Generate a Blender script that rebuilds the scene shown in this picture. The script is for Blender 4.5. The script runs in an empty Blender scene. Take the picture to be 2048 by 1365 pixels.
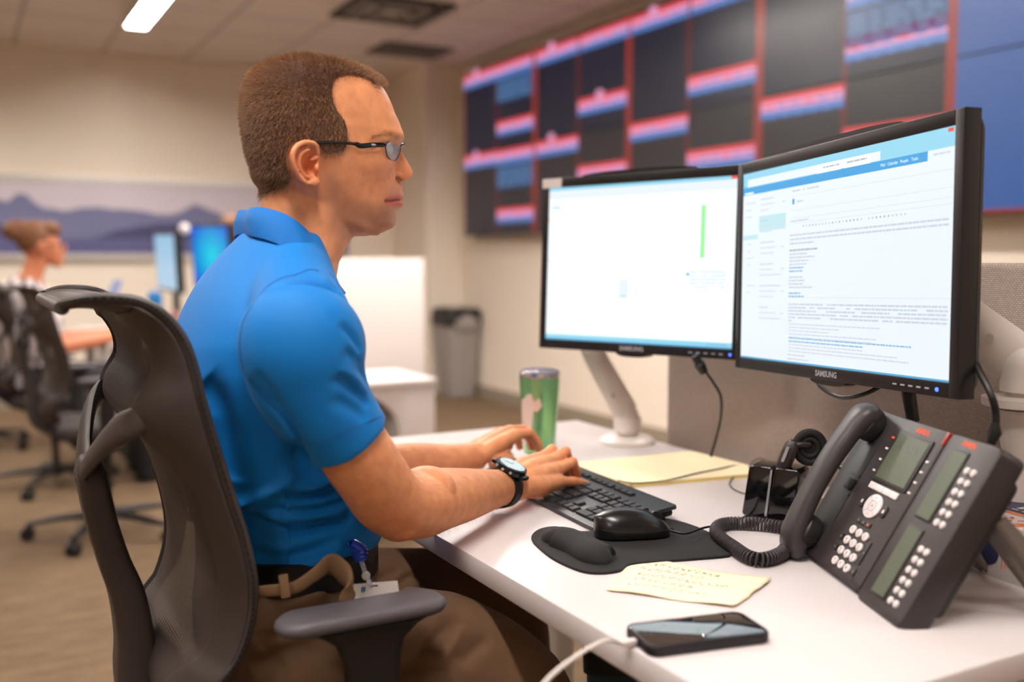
import bpy, bmesh, math, random
import numpy as np
from mathutils import Vector, Matrix, Euler, noise
from mathutils.bvhtree import BVHTree

random.seed(7); rng = np.random.default_rng(7)
SC = bpy.context.scene
COL = SC.collection
PI = math.pi

# ------------------------------------------------------------------ camera
F_PX = 1991.0; YAW = math.radians(29.0); PITCH = math.radians(4.8); CAM_H = 1.15
fw = np.array([math.sin(YAW)*math.cos(PITCH), math.cos(YAW)*math.cos(PITCH), -math.sin(PITCH)])
rt = np.array([math.cos(YAW), -math.sin(YAW), 0.0]); upv = np.cross(rt, fw)
CAM = np.array([0, 0, CAM_H])
cam_data = bpy.data.cameras.new('camera'); cam = bpy.data.objects.new('camera', cam_data); COL.objects.link(cam)
cam_data.sensor_width = 36; cam_data.lens = F_PX/2048*36
cam.matrix_world = Matrix(((rt[0], upv[0], -fw[0], 0), (rt[1], upv[1], -fw[1], 0), (rt[2], upv[2], -fw[2], CAM_H), (0, 0, 0, 1)))
cam_data.dof.use_dof = True; cam_data.dof.focus_distance = 1.42; cam_data.dof.aperture_fstop = 1.9
cam_data.clip_start = 0.05
SC.camera = cam
# ------------------------------------------------------------------ world, exposure (an interior: only its lamps, some of them added, and screens light it)
w = bpy.data.worlds.new('world'); SC.world = w; w.use_nodes = True
w.node_tree.nodes['Background'].inputs[0].default_value = (0.75, 0.7, 0.65, 1)
w.node_tree.nodes['Background'].inputs[1].default_value = 0.0
SC.view_settings.view_transform = 'Standard'; SC.view_settings.look = 'None'
SC.view_settings.gamma = 1; SC.view_settings.exposure = 0.0; SC.view_settings.use_curve_mapping = False
SC.cycles.use_denoising = True
SC.cycles.max_bounces = 8; SC.cycles.diffuse_bounces = 5; SC.cycles.glossy_bounces = 4; SC.cycles.transparent_max_bounces = 16
SC.cycles.sample_clamp_indirect = 6
LAMP_COLOR = (1.0, 0.92, 0.86); LAMP_STRENGTH = 103.0

# ------------------------------------------------------------------ measuring: pixel of the photograph -> ray -> known plane
def ray(x, y): return fw+rt*((x-1024)/F_PX)-upv*((y-682.5)/F_PX)
def onz(x, y, z): r = ray(x, y); return CAM+r*((z-CAM_H)/r[2])
def onx(x, y, X): r = ray(x, y); return CAM+r*(X/r[0])
def ony(x, y, Y): r = ray(x, y); return CAM+r*(Y/r[1])
def atd(x, y, Z): return CAM+ray(x, y)*Z
def project(P):
    P = np.atleast_2d(P)-CAM; z = P@fw
    return np.stack([1024+F_PX*(P@rt)/z, 682.5-F_PX*(P@upv)/z], 1)

# ------------------------------------------------------------------ materials
def lin(c):
    c = c/255.0
    return c/12.92 if c <= 0.04045 else ((c+0.055)/1.055)**2.4
def rgb(r, g, b): return (lin(r), lin(g), lin(b), 1)
def mat(name, col, rough=0.5, metal=0.0, emit=None, estr=0.0, spec=0.5, bump=0.0, bscale=50.0, var=0.0, vscale=8.0, coat=0.0, trans=0.0, ior=1.45, sheen=0.0, sss=0.0, alpha=1.0):
    m = bpy.data.materials.new(name); m.use_nodes = True
    nt = m.node_tree; p = nt.nodes['Principled BSDF']
    p.inputs['Base Color'].default_value = col if len(col) == 4 else (*col, 1)
    p.inputs['Roughness'].default_value = rough; p.inputs['Metallic'].default_value = metal
    p.inputs['Specular IOR Level'].default_value = spec; p.inputs['Coat Weight'].default_value = coat
    p.inputs['Transmission Weight'].default_value = trans; p.inputs['IOR'].default_value = ior
    p.inputs['Sheen Weight'].default_value = sheen; p.inputs['Alpha'].default_value = alpha
    if sss:
        p.inputs['Subsurface Weight'].default_value = sss; p.inputs['Subsurface Radius'].default_value = (1.0, 0.35, 0.2); p.inputs['Subsurface Scale'].default_value = 0.006
    if emit is not None:
        p.inputs['Emission Color'].default_value = emit if len(emit) == 4 else (*emit, 1); p.inputs['Emission Strength'].default_value = estr
    if bump or var:
        tc = nt.nodes.new('ShaderNodeTexCoord')
    if bump:
        n = nt.nodes.new('ShaderNodeTexNoise'); n.inputs['Scale'].default_value = bscale; n.inputs['Detail'].default_value = 4
        nt.links.new(tc.outputs['Object'], n.inputs['Vector'])
        b = nt.nodes.new('ShaderNodeBump'); b.inputs['Strength'].default_value = bump; b.inputs['Distance'].default_value = 0.002
        nt.links.new(n.outputs[0], b.inputs['Height']); nt.links.new(b.outputs[0], p.inputs['Normal'])
    if var:
        n2 = nt.nodes.new('ShaderNodeTexNoise'); n2.inputs['Scale'].default_value = vscale; n2.inputs['Detail'].default_value = 5
        nt.links.new(tc.outputs['Object'], n2.inputs['Vector'])
        mx = nt.nodes.new('ShaderNodeMix'); mx.data_type = 'RGBA'
        c = p.inputs['Base Color'].default_value
        mx.inputs[6].default_value = tuple(max(0, v*(1-var)) for v in c[:3])+(1,)
        mx.inputs[7].default_value = tuple(min(1, v*(1+var)) for v in c[:3])+(1,)
        nt.links.new(n2.outputs[0], mx.inputs[0]); nt.links.new(mx.outputs[2], p.inputs['Base Color'])
    return m
def emission(name, col, s=1.0):
    m = bpy.data.materials.new(name); m.use_nodes = True; nt = m.node_tree
    p = nt.nodes['Principled BSDF']; p.inputs['Base Color'].default_value = (0.01, 0.01, 0.01, 1); p.inputs['Roughness'].default_value = 0.35
    p.inputs['Emission Color'].default_value = col if len(col) == 4 else (*col, 1); p.inputs['Emission Strength'].default_value = s
    return m

# ------------------------------------------------------------------ mesh helpers
class MB:
    """collects pieces, with a material slot each, into one mesh"""
    def __init__(s): s.v = []; s.f = []; s.m = []
    def add(s, V, Fc, mi=0):
        o = len(s.v); s.v.extend([tuple(map(float, p)) for p in V]); s.f.extend([tuple(i+o for i in f) for f in Fc]); s.m.extend([mi]*len(Fc)); return s
    def box(s, c, d, rot=None, mi=0, bev=0.0, seg=2):
        bm = bmesh.new(); bmesh.ops.create_cube(bm, size=1.0)
        bmesh.ops.scale(bm, vec=d, verts=bm.verts)
        if bev: bmesh.ops.bevel(bm, geom=bm.edges[:], offset=bev, segments=seg, profile=0.5, affect='EDGES')
        M = Matrix.Translation(Vector(c)) @ (rot.to_4x4() if rot is not None else Matrix.Identity(4))
        return s.bm(bm, M, mi)
    def bm(s, bm, M=None, mi=0):
        bm.verts.ensure_lookup_table()
        V = [(M @ v.co if M is not None else v.co)[:] for v in bm.verts]; Fc = [[v.index for v in f.verts] for f in bm.faces]
        bm.free(); return s.add(V, Fc, mi)
    def tube(s, pts, r, n=10, mi=0, caps=True, closed=False, flat=None, upd=None):
        """swept tube; r number or list; flat=(a,b) scales of cross-section"""
        P = [Vector(p) for p in pts]; N = len(P)
        R = r if hasattr(r, '__len__') else [r]*N
        T = []
        for i in range(N):
            a = P[(i-1) % N] if (closed or i > 0) else P[i]; b = P[(i+1) % N] if (closed or i < N-1) else P[i]
            T.append((b-a).normalized() if (b-a).length > 1e-9 else Vector((0, 0, 1)))
        up = Vector(upd) if upd is not None else (Vector((0, 0, 1)) if abs(T[0].z) < 0.9 else Vector((0, 1, 0)))
        V = []; nrm = None
        for i in range(N):
            t = T[i]
            if nrm is None or upd is not None: nrm = (up-t*up.dot(t)).normalized()
            else: nrm = (nrm-t*nrm.dot(t)).normalized()
            b = t.cross(nrm)
            fa, fb = flat if flat else (1, 1)
            for k in range(n):
                a = 2*PI*k/n; V.append(P[i]+nrm*(math.cos(a)*R[i]*fa)+b*(math.sin(a)*R[i]*fb))
        Fc = []
        for i in range(N if closed else N-1):
            j = (i+1) % N
            for k in range(n): Fc.append((i*n+k, i*n+(k+1) % n, j*n+(k+1) % n, j*n+k))
        if caps and not closed:
            Fc.append(tuple(range(n-1, -1, -1))); Fc.append(tuple((N-1)*n+k for k in range(n)))
        return s.add(V, Fc, mi)
    def loft(s, rings, mi=0, caps=True, closed=False):
        n = len(rings[0]); V = [p for r_ in rings for p in r_]; Fc = []; N = len(rings)
        for i in range(N if closed else N-1):
            j = (i+1) % N
            for k in range(n): Fc.append((i*n+k, i*n+(k+1) % n, j*n+(k+1) % n, j*n+k))
        if caps and not closed: Fc.append(tuple(range(n-1, -1, -1))); Fc.append(tuple((N-1)*n+k for k in range(n)))
        return s.add(V, Fc, mi)
    def lathe(s, prof, c=(0, 0, 0), n=32, mi=0, M=None):
        V = []; N = len(prof)
        for (r, z) in prof:
            for k in range(n):
                a = 2*PI*k/n; p = Vector((r*math.cos(a), r*math.sin(a), z)); p = M @ p if M is not None else p
                V.append(Vector(c)+p)
        Fc = [(i*n+k, i*n+(k+1) % n, (i+1)*n+(k+1) % n, (i+1)*n+k) for i in range(N-1) for k in range(n)]
        if prof[0][0] > 1e-6: Fc.append(tuple(range(n-1, -1, -1)))
        if prof[-1][0] > 1e-6: Fc.append(tuple((N-1)*n+k for k in range(n)))
        return s.add(V, Fc, mi)
    def ell(s, c, r, rot=None, n=20, mi=0):
        bm = bmesh.new(); bmesh.ops.create_uvsphere(bm, u_segments=n, v_segments=max(8, n*2//3), radius=1.0)
        M = Matrix.Translation(Vector(c)) @ (rot.to_4x4() if rot is not None else Matrix.Identity(4)) @ Matrix.Diagonal((*r, 1))
        return s.bm(bm, M, mi)
    def prism(s, poly, z0, z1, mi=0, M=None, bev=0.0, seg=2):
        """poly: list of (x,y); extruded z0..z1, optional bevel, transformed by M"""
        bm = bmesh.new(); vs = [bm.verts.new((p[0], p[1], z0)) for p in poly]
        f = bm.faces.new(vs); r = bmesh.ops.extrude_face_region(bm, geom=[f])
        bmesh.ops.translate(bm, vec=(0, 0, z1-z0), verts=[g for g in r['geom'] if isinstance(g, bmesh.types.BMVert)])
        bmesh.ops.recalc_face_normals(bm, faces=bm.faces)
        if bev:
            ed = [e for e in bm.edges if abs(e.verts[0].co.z-e.verts[1].co.z) < 1e-9]
            bmesh.ops.bevel(bm, geom=ed, offset=bev, segments=seg, profile=0.5, affect='EDGES')
        return s.bm(bm, M, mi)
    def quad(s, a, b, c, d, mi=0): return s.add([a, b, c, d], [(0, 1, 2, 3)], mi)
    def text(s, txt, size, M, mi=0, ext=0.0, align='CENTER', bold=0.0):
        cu = bpy.data.curves.new('t', 'FONT'); cu.body = txt; cu.size = size; cu.align_x = align; cu.align_y = 'CENTER'; cu.extrude = ext; cu.resolution_u = 2; cu.offset = bold
        o = bpy.data.objects.new('t', cu); COL.objects.link(o); dg = bpy.context.evaluated_depsgraph_get()
        me = bpy.data.meshes.new_from_object(o.evaluated_get(dg))
        s.add([(M @ v.co)[:] for v in me.vertices], [tuple(p.vertices) for p in me.polygons], mi)
        bpy.data.objects.remove(o); bpy.data.curves.remove(cu); bpy.data.meshes.remove(me); return s
    def build(s, name, mats, parent=None, smooth=True, auto=None, fix=True):
        me = bpy.data.meshes.new(name); me.from_pydata(s.v, [], s.f)
        ms = mats if isinstance(mats, (list, tuple)) else [mats]
        for m in ms: me.materials.append(m)
        if s.m: me.polygons.foreach_set('material_index', s.m)
        if fix:
            bm = bmesh.new(); bm.from_mesh(me); bmesh.ops.recalc_face_normals(bm, faces=bm.faces); bm.to_mesh(me); bm.free()
        if smooth: me.shade_smooth() if auto is None else me.shade_smooth()
        me.update()
        if smooth and auto != False: me.set_sharp_from_angle(angle=math.radians(auto or 35))
        o = bpy.data.objects.new(name, me); COL.objects.link(o)
        if parent is not None: attach(o, parent)
        return o
def attach(o, parent):
    """world-space mesh hung under an Empty that stands at its base"""
    o.parent = parent; o.matrix_parent_inverse = wm(parent).inverted()
def wm(o):
    m = Matrix.LocRotScale(o.location, o.rotation_euler, o.scale)
    return wm(o.parent) @ o.matrix_parent_inverse @ m if o.parent else m
def local_child(o, parent): o.parent = parent; return o
def tag(o, label=None, cat=None, group=None, kind=None):
    if label: o['label'] = label
    if cat: o['category'] = cat
    if group: o['group'] = group
    if kind: o['kind'] = kind
    return o
def thing(name, label, cat, loc=(0, 0, 0), rz=0.0, group=None):
    o = bpy.data.objects.new(name, None); COL.objects.link(o); o.location = tuple(map(float, loc)); o.rotation_euler = (0, 0, rz); o.empty_display_size = 0.05
    return tag(o, label, cat, group)
def struct(o): o['kind'] = 'structure'; return o
def copy_tree(o, parent=None):
    c = o.copy(); COL.objects.link(c); c.parent = parent
    for ch in [x for x in bpy.data.objects if x.parent == o]: copy_tree(ch, c)
    return c
def spline(pts, n=40, closed=False):
    """Catmull-Rom through points (any dimension)"""
    P = np.array(pts, float); N = len(P); out = []
    segs = N if closed else N-1
    for i in range(segs):
        if closed: p0, p1, p2, p3 = P[(i-1) % N], P[i], P[(i+1) % N], P[(i+2) % N]
        else: p0, p1, p2, p3 = P[max(i-1, 0)], P[i], P[i+1], P[min(i+2, N-1)]
        m = max(2, n//segs)
        for k in range(m):
            t = k/m
            out.append(0.5*((2*p1)+(-p0+p2)*t+(2*p0-5*p1+4*p2-p3)*t*t+(-p0+3*p1-3*p2+p3)*t**3))
    if not closed: out.append(P[-1])
    return np.array(out)
def rrect(w_, h_, r, n=5, cx=0, cy=0):
    out = []
    for (sx, sy, a0) in ((1, 1, 0), (-1, 1, 90), (-1, -1, 180), (1, -1, 270)):
        for k in range(n+1):
            a = math.radians(a0+90*k/n); out.append((cx+sx*(w_/2-r)+r*math.cos(a), cy+sy*(h_/2-r)+r*math.sin(a)))
    return out
def frame_from(o, x, y):
    """matrix with origin o, x axis, y axis"""
    x = Vector(x).normalized(); y = Vector(y); y = (y-x*y.dot(x)).normalized(); z = x.cross(y)
    M = Matrix.Identity(4)
    for i in range(3): M[i][0] = x[i]; M[i][1] = y[i]; M[i][2] = z[i]; M[i][3] = o[i]
    return M
def remesh(o, voxel, smooth_iter=0, factor=0.5, name=None):
    """union of the overlapping pieces of a mesh into one continuous surface; returns numpy verts + faces"""
    md = o.modifiers.new('r', 'REMESH'); md.mode = 'VOXEL'; md.voxel_size = voxel; md.use_smooth_shade = True
    if smooth_iter:
        sm = o.modifiers.new('s', 'SMOOTH'); sm.iterations = smooth_iter; sm.factor = factor
    dg = bpy.context.evaluated_depsgraph_get(); dg.update()
    me = bpy.data.meshes.new_from_object(o.evaluated_get(dg))
    for m_ in list(o.modifiers): o.modifiers.remove(m_)
    old = o.data; o.data = me
    return o
def getv(me): a = np.empty(len(me.vertices)*3); me.vertices.foreach_get('co', a); return a.reshape(-1, 3)
def setv(me, a): me.vertices.foreach_set('co', a.ravel()); me.update()
def getn(me): a = np.empty(len(me.vertices)*3); me.vertex_normals.foreach_get('vector', a); return a.reshape(-1, 3)
def seg_dist(P, poly):
    """distance of points to a polyline, and parameter 0..1 along it"""
    best = np.full(len(P), 1e9); par = np.zeros(len(P)); poly = np.array(poly); n = len(poly)-1
    for i in range(n):
        a, b = poly[i], poly[i+1]; d = b-a; L = max(d@d, 1e-12)
        t = np.clip(((P-a)@d)/L, 0, 1); q = np.linalg.norm(P-(a+t[:, None]*d), axis=1)
        m = q < best; best[m] = q[m]; par[m] = (i+t[m])/n
    return best, par
def gauss(x, s): return np.exp(-(x/s)**2)
def in_poly(x, y, poly):
    inside = np.zeros(len(x), bool); n = len(poly); j = n-1
    for i in range(n):
        xi, yi = poly[i]; xj, yj = poly[j]
        c = ((yi > y) != (yj > y)) & (x < (xj-xi)*(y-yi)/((yj-yi) if yj != yi else 1e-9)+xi); inside ^= c; j = i
    return inside
# ================================================================== THE ROOM
HC = 2.73; XR = 3.74; YB = 8.42; XP = 3.43; YP = 7.66; XL = -4.2; YF = -3.2
M_wall = mat('beige_wall_paint', rgb(240, 228, 212), 0.85, bump=0.05, bscale=300)
M_wallb = mat('beige_wall_paint_back', rgb(236, 225, 208), 0.85, bump=0.05, bscale=300)
def slab(name, c, d, m): return struct(MB().box(c, d).build(name, m, smooth=False))
# carpet
M_carpet = mat('brown_loop_carpet', rgb(150, 128, 100), 0.95, bump=0.6, bscale=900, var=0.0)
nt = M_carpet.node_tree; tc = nt.nodes.new('ShaderNodeTexCoord'); p = nt.nodes['Principled BSDF']
n1 = nt.nodes.new('ShaderNodeTexNoise'); n1.inputs['Scale'].default_value = 14; n1.inputs['Detail'].default_value = 8; n1.inputs['Roughness'].default_value = 0.8
n2 = nt.nodes.new('ShaderNodeTexNoise'); n2.inputs['Scale'].default_value = 260; n2.inputs['Detail'].default_value = 2
mp = nt.nodes.new('ShaderNodeMapping'); mp.inputs['Scale'].default_value = (0.35, 1.6, 1)
nt.links.new(tc.outputs['Object'], mp.inputs[0]); nt.links.new(mp.outputs[0], n1.inputs['Vector']); nt.links.new(tc.outputs['Object'], n2.inputs['Vector'])
ad = nt.nodes.new('ShaderNodeMath'); ad.operation = 'ADD'; nt.links.new(n1.outputs[0], ad.inputs[0]); nt.links.new(n2.outputs[0], ad.inputs[1])
cr = nt.nodes.new('ShaderNodeValToRGB'); cr.color_ramp.elements[0].position = 0.62; cr.color_ramp.elements[0].color = rgb(84, 66, 48); cr.color_ramp.elements[1].position = 1.35; cr.color_ramp.elements[1].color = rgb(136, 112, 84)
cr.color_ramp.elements[1].position = 1.0
hf = nt.nodes.new('ShaderNodeMath'); hf.operation = 'MULTIPLY'; hf.inputs[1].default_value = 0.78; nt.links.new(ad.outputs[0], hf.inputs[0])
nt.links.new(hf.outputs[0], cr.inputs[0]); nt.links.new(cr.outputs[0], p.inputs['Base Color'])
slab('floor', ((XL+XR)/2, (YF+YB)/2, -0.05), (XR-XL+0.4, YB-YF+0.4, 0.1), M_carpet)
# ceiling: lay-in tiles on a 0.61 m grid
M_ceil = mat('ceiling_tile', rgb(206, 196, 184), 0.9)
nt = M_ceil.node_tree; p = nt.nodes['Principled BSDF']; tc = nt.nodes.new('ShaderNodeTexCoord'); sx = nt.nodes.new('ShaderNodeSeparateXYZ'); nt.links.new(tc.outputs['Object'], sx.inputs[0])
lines = []
for ax in (0, 1):
    a = nt.nodes.new('ShaderNodeMath'); a.operation = 'MULTIPLY_ADD'; a.inputs[1].default_value = 1/0.61; a.inputs[2].default_value = (0.33, 0.08)[ax]; nt.links.new(sx.outputs[ax], a.inputs[0])
    b = nt.nodes.new('ShaderNodeMath'); b.operation = 'FRACT'; nt.links.new(a.outputs[0], b.inputs[0])
    c = nt.nodes.new('ShaderNodeMath'); c.operation = 'LESS_THAN'; c.inputs[1].default_value = 0.045; nt.links.new(b.outputs[0], c.inputs[0]); lines.append(c)
mx = nt.nodes.new('ShaderNodeMath'); mx.operation = 'MAXIMUM'; nt.links.new(lines[0].outputs[0], mx.inputs[0]); nt.links.new(lines[1].outputs[0], mx.inputs[1])
mc = nt.nodes.new('ShaderNodeMix'); mc.data_type = 'RGBA'; mc.inputs[6].default_value = rgb(226, 214, 202); mc.inputs[7].default_value = rgb(186, 174, 162)
nt.links.new(mx.outputs[0], mc.inputs[0]); nt.links.new(mc.outputs[2], p.inputs['Base Color'])
slab('ceiling', ((XL+XR)/2, (YF+YB)/2, HC+0.05), (XR-XL+0.4, YB-YF+0.4, 0.1), M_ceil)
slab('wall_right', (XR+0.1, (YF+YB)/2, HC/2), (0.2, YB-YF+0.4, HC+0.2), M_wall)
slab('wall_back', ((XL+XR)/2, YB+0.1, HC/2), (XR-XL, 0.2, HC+0.2), M_wallb)
slab('wall_pier', ((XP+XR)/2, (YP+YB)/2, HC/2), (XR-XP, YB-YP, HC+0.1), M_wall)
slab('wall_left', (XL-0.1, (YF+YB)/2, HC/2), (0.2, YB-YF+0.4, HC+0.2), M_wall)
slab('wall_front', ((XL+XR)/2, YF-0.1, HC/2), (XR-XL, 0.2, HC+0.2), M_wall)
M_base = mat('rubber_baseboard', rgb(150, 138, 120), 0.7)
slab('baseboard_right', (XR-0.006, (YF+YP)/2, 0.05), (0.012, YP-YF, 0.1), M_base)
slab('baseboard_back', ((XL+XP)/2, YB-0.006, 0.05), (XP-XL, 0.012, 0.1), M_base)
slab('baseboard_pier', (XP-0.006, (YP+YB)/2, 0.05), (0.012, YB-YP, 0.1), M_base)

# ------------------------------------------------------------------ linear lamps: recessed troughs with a glowing diffuser
M_diff = emission('lamp_diffuser', (*LAMP_COLOR, 1), LAMP_STRENGTH)
M_trim = mat('white_lamp_trim', rgb(225, 222, 215), 0.5)
def make_lamp():
    t = thing('ceiling_light', 'x', 'ceiling light', (0, 0, 0))
    L, W = 1.22, 0.13
    b = MB()
    for sx_ in (-1, 1): b.box((sx_*(W/2+0.008), 0, -0.03), (0.016, L+0.032, 0.062))
    for sy_ in (-1, 1): b.box((0, sy_*(L/2+0.008), -0.03), (W, 0.016, 0.062))
    h = b.build('housing', M_trim, None, smooth=False); h.parent = t
    d = MB().box((0, 0, -0.012), (W, L, 0.012)).build('diffuser', M_diff, None, smooth=False); d.parent = t
    return t
lamp0 = make_lamp(); first = True
for (lx, ly, lab) in [(1.09, 6.50, 'long slim ceiling light glowing above the mural wall, its end inside the photo'),
                      (1.115, 3.9, 'slim linear ceiling light over the open floor behind the seated man'),
                      (0.15, 0.55, 'slim linear ceiling light above the near side of the man, left of the white desk'),
                      (-0.75, 2.2, 'slim linear ceiling light over the aisle behind the mesh office chair'),
                      (-1.3, 5.6, 'slim linear ceiling light at the side of the seated woman'),
                      (-1.7, -0.6, 'slim linear ceiling light at the back of the room behind the camera'),
                      (2.75, -1.3, 'slim linear ceiling light over the workstation beyond the fabric screen'),
                      (2.75, 4.6, 'slim linear ceiling light in front of the video wall'),
                      (1.95, 4.7, 'unseen ceiling light added to brighten the right wall, between the privacy panel and the video wall'),  # added out of view to lift the right wall
                      (2.75, 3.1, 'unseen ceiling light added to brighten wall and desk, before the blue end of the video wall'),  # added out of view, lifts the wall and the far side of the desk
                      (-0.75, 6.6, 'unseen ceiling light added to brighten the mural wall, over the far aisle')]:  # added out of view to lift the mural wall
    l_ = lamp0 if first else copy_tree(lamp0); first = False
    l_.location = (lx, ly, HC-0.001); l_['label'] = lab; l_['group'] = 'linear ceiling lights'

# ------------------------------------------------------------------ ceiling vents
M_vent = mat('vent_grey', rgb(128, 120, 112), 0.6); M_ventd = mat('vent_dark', rgb(70, 60, 55), 0.8)
t = thing('ceiling_vent', 'square louvred ceiling air vent with nested frames, nearer to the lamps', 'vent', (2.48, 6.05, HC))
for k, s_ in enumerate((0.58, 0.40, 0.22)):
    b = MB()
    for sx_ in (-1, 1):
        b.box((2.48+sx_*s_/2, 6.05, HC-0.012-0.006*k), (0.035, s_+0.035, 0.03)); b.box((2.48, 6.05+sx_*s_/2, HC-0.012-0.006*k), (s_+0.035, 0.035, 0.03))
    b.build('louver_frame', M_vent if k else M_ventd, t, smooth=False)
MB().box((2.48, 6.05, HC-0.004), (0.3, 0.3, 0.01)).build('center_plate', M_ceil, t, smooth=False)
t = thing('return_grille', 'dark rectangular ceiling return grille close to the video wall corner', 'vent', (3.08, 7.16, HC))
MB().box((3.08, 7.16, HC-0.006), (0.56, 0.42, 0.014)).build('grille_panel', M_ventd, t, smooth=False)
b = MB()
for k in range(9): b.box((3.08, 6.99+k*0.0425, HC-0.018), (0.54, 0.008, 0.014))
b.build('slats', M_vent, t, smooth=False)

# ------------------------------------------------------------------ mural of mountains on the back wall
M_sky = mat('mural_sky', rgb(205, 196, 205), 0.6, var=0.05, vscale=2); M_mt1 = mat('mural_far_range', rgb(110, 114, 150), 0.6, var=0.08, vscale=5)
M_mt2 = mat('mural_near_range', rgb(62, 64, 104), 0.6, var=0.1, vscale=6); M_lake = mat('mural_lake', rgb(84, 84, 128), 0.6, var=0.1, vscale=3)
M_alu = mat('brushed_aluminium', rgb(200, 196, 190), 0.35, 0.6)
m0, m1 = -2.5, 3.0; zt, zb = 1.735, 1.18; yy = YB-0.02
t = thing('wall_mural', 'long panoramic mural of layered blue mountains above a lake', 'mural', ((m0+m1)/2, YB, zb))
b = MB(); b.box(((m0+m1)/2, YB-0.011, (zt+zb)/2), (m1-m0, 0.02, zt-zb), mi=0)
def ridge(z_fn, x0, x1, z0, off, mi, n=90):
    xs = np.linspace(x0, x1, n); V = []; 
    for x_ in xs: V += [(x_, yy-off, z0), (x_, yy-off, z_fn(x_))]
    b.add(V, [(2*i, 2*i+2, 2*i+3, 2*i+1) for i in range(n-1)], mi)
far_px = [(-90, 440), (-60, 400), (0, 402), (15, 400), (38, 385), (60, 396), (85, 415), (110, 421), (160, 418), (190, 412), (220, 420), (245, 418), (290, 424), (340, 432), (365, 420), (398, 408), (430, 425), (470, 444), (520, 452), (600, 448), (690, 452)]
fx = [ony(p_[0], p_[1], YB-0.02) for p_ in far_px]; fxs = np.array([q[0] for q in fx]); fzs = np.array([q[2] for q in fx])
def far_z(x_): return float(np.interp(x_, fxs, fzs))+0.008*math.sin(x_*31)+0.006*math.sin(x_*67+1) if fxs[0] <= x_ <= fxs[-1] else 1.45+0.08*math.sin(x_*3.1)+0.02*math.sin(x_*11)
ridge(far_z, m0, m1, zb, 0.002, 1)
near_px = [(-90, 440), (0, 448), (40, 452), (60, 470), (100, 478), (190, 476), (230, 462), (300, 450), (345, 447), (400, 455), (470, 470), (560, 474), (690, 474)]
nx_ = [ony(p_[0], p_[1], YB-0.02) for p_ in near_px]; nxs = np.array([q[0] for q in nx_]); nzs = np.array([q[2] for q in nx_])
def near_z(x_): return float(np.interp(x_, nxs, nzs))+0.004*math.sin(x_*41)
ridge(near_z, m0, m1, zb, 0.004, 2)
b.box(((m0+m1)/2, yy-0.005, zb+0.055), (m1-m0, 0.002, 0.11), mi=3); b.box(((m0+m1)/2, yy-0.0065, zb+0.112), (m1-m0, 0.001, 0.006), mi=1); b.box(((m0+m1)/2, yy-0.0065, zb+0.062), (m1-m0, 0.001, 0.004), mi=1)
b.build('printed_panel', [M_sky, M_mt1, M_mt2, M_lake], t, smooth=False)
b = MB(); b.box(((m0+m1)/2, YB-0.02, zt+0.02), (m1-m0, 0.04, 0.04)); b.box(((m0+m1)/2, YB-0.025, zb-0.025), (m1-m0, 0.05, 0.05))
b.build('frame_rail', M_alu, t, smooth=False)
# small round wall clock-dark frame seen by the man's chin
M_dark = mat('dark_plastic', rgb(48, 44, 44), 0.5)

# ------------------------------------------------------------------ video wall on the right wall: 4 x 2 panels
t = thing('video_wall', 'large wall of eight joined displays with red and blue bars on black', 'video wall', (XR, 5.1, 1.32))
y0v, y1v, z0v, z1v = 1.66, 7.37, 1.322, 2.625
M_vframe = mat('video_wall_edge', rgb(25, 22, 24), 0.5)
E_blk = emission('screen_black', rgb(15, 22, 44), 1.0); E_blk2 = emission('screen_black_low', rgb(36, 34, 40), 0.9)
E_red = emission('screen_red', rgb(224, 66, 68), 1.05); E_dred = emission('screen_dark_red', rgb(156, 46, 38), 0.85); E_pink = emission('screen_pink', rgb(226, 150, 190), 1.0)
E_blu = emission('screen_blue', rgb(84, 128, 196), 1.0); E_mblu = emission('screen_mid_blue', rgb(42, 82, 128), 0.9); E_bg = emission('screen_blue_panel', rgb(44, 92, 160), 0.9)
E_lines = emission('screen_text_lines', rgb(110, 160, 210), 0.8)
pw = 1.142
for i in range(5):
    for j in range(2):
        ya = y1v-pw*i; yb_ = ya-pw; zz0 = z0v+j*(z1v-z0v)/2; zz1 = zz0+(z1v-z0v)/2
        MB().box((XR-0.05, (ya+yb_)/2, (zz0+zz1)/2), (0.1, pw-0.004, (z1v-z0v)/2-0.004)).build('display_panel', M_vframe, t, smooth=False)
b = MB(); xs_ = XR-0.102
def vq(ya, yb_, za, zb_, mi, off=0.0): # rectangle on the display plane
    b.quad((xs_-off, ya, za), (xs_-off, yb_, za), (xs_-off, yb_, zb_), (xs_-off, ya, zb_), mi)
def VY(px, py): return float(onx(px, py, xs_)[1])
def VZ(px, py): return float(onx(px, py, xs_)[2])
yb0 = y1v-4*pw+0.0
zm = (z0v+z1v)/2
for i in range(4):
    ya = y1v-pw*i; vq(ya-0.004, ya-pw+0.004, z0v+0.006, zm-0.004, 1); vq(ya-0.004, ya-pw+0.004, zm+0.004, z1v-0.006, 0)
ya = y1v-pw*4; vq(ya-0.004, ya-pw+0.004, z0v+0.006, zm-0.004, 6); vq(ya-0.004, ya-pw+0.004, zm+0.004, z1v-0.006, 6)
def vcol(ypos, wd, mi, z0_=z0v, z1_=z1v): vq(ypos+wd/2, ypos-wd/2, z0_+0.006, z1_-0.006, mi, 0.0006)
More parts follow.
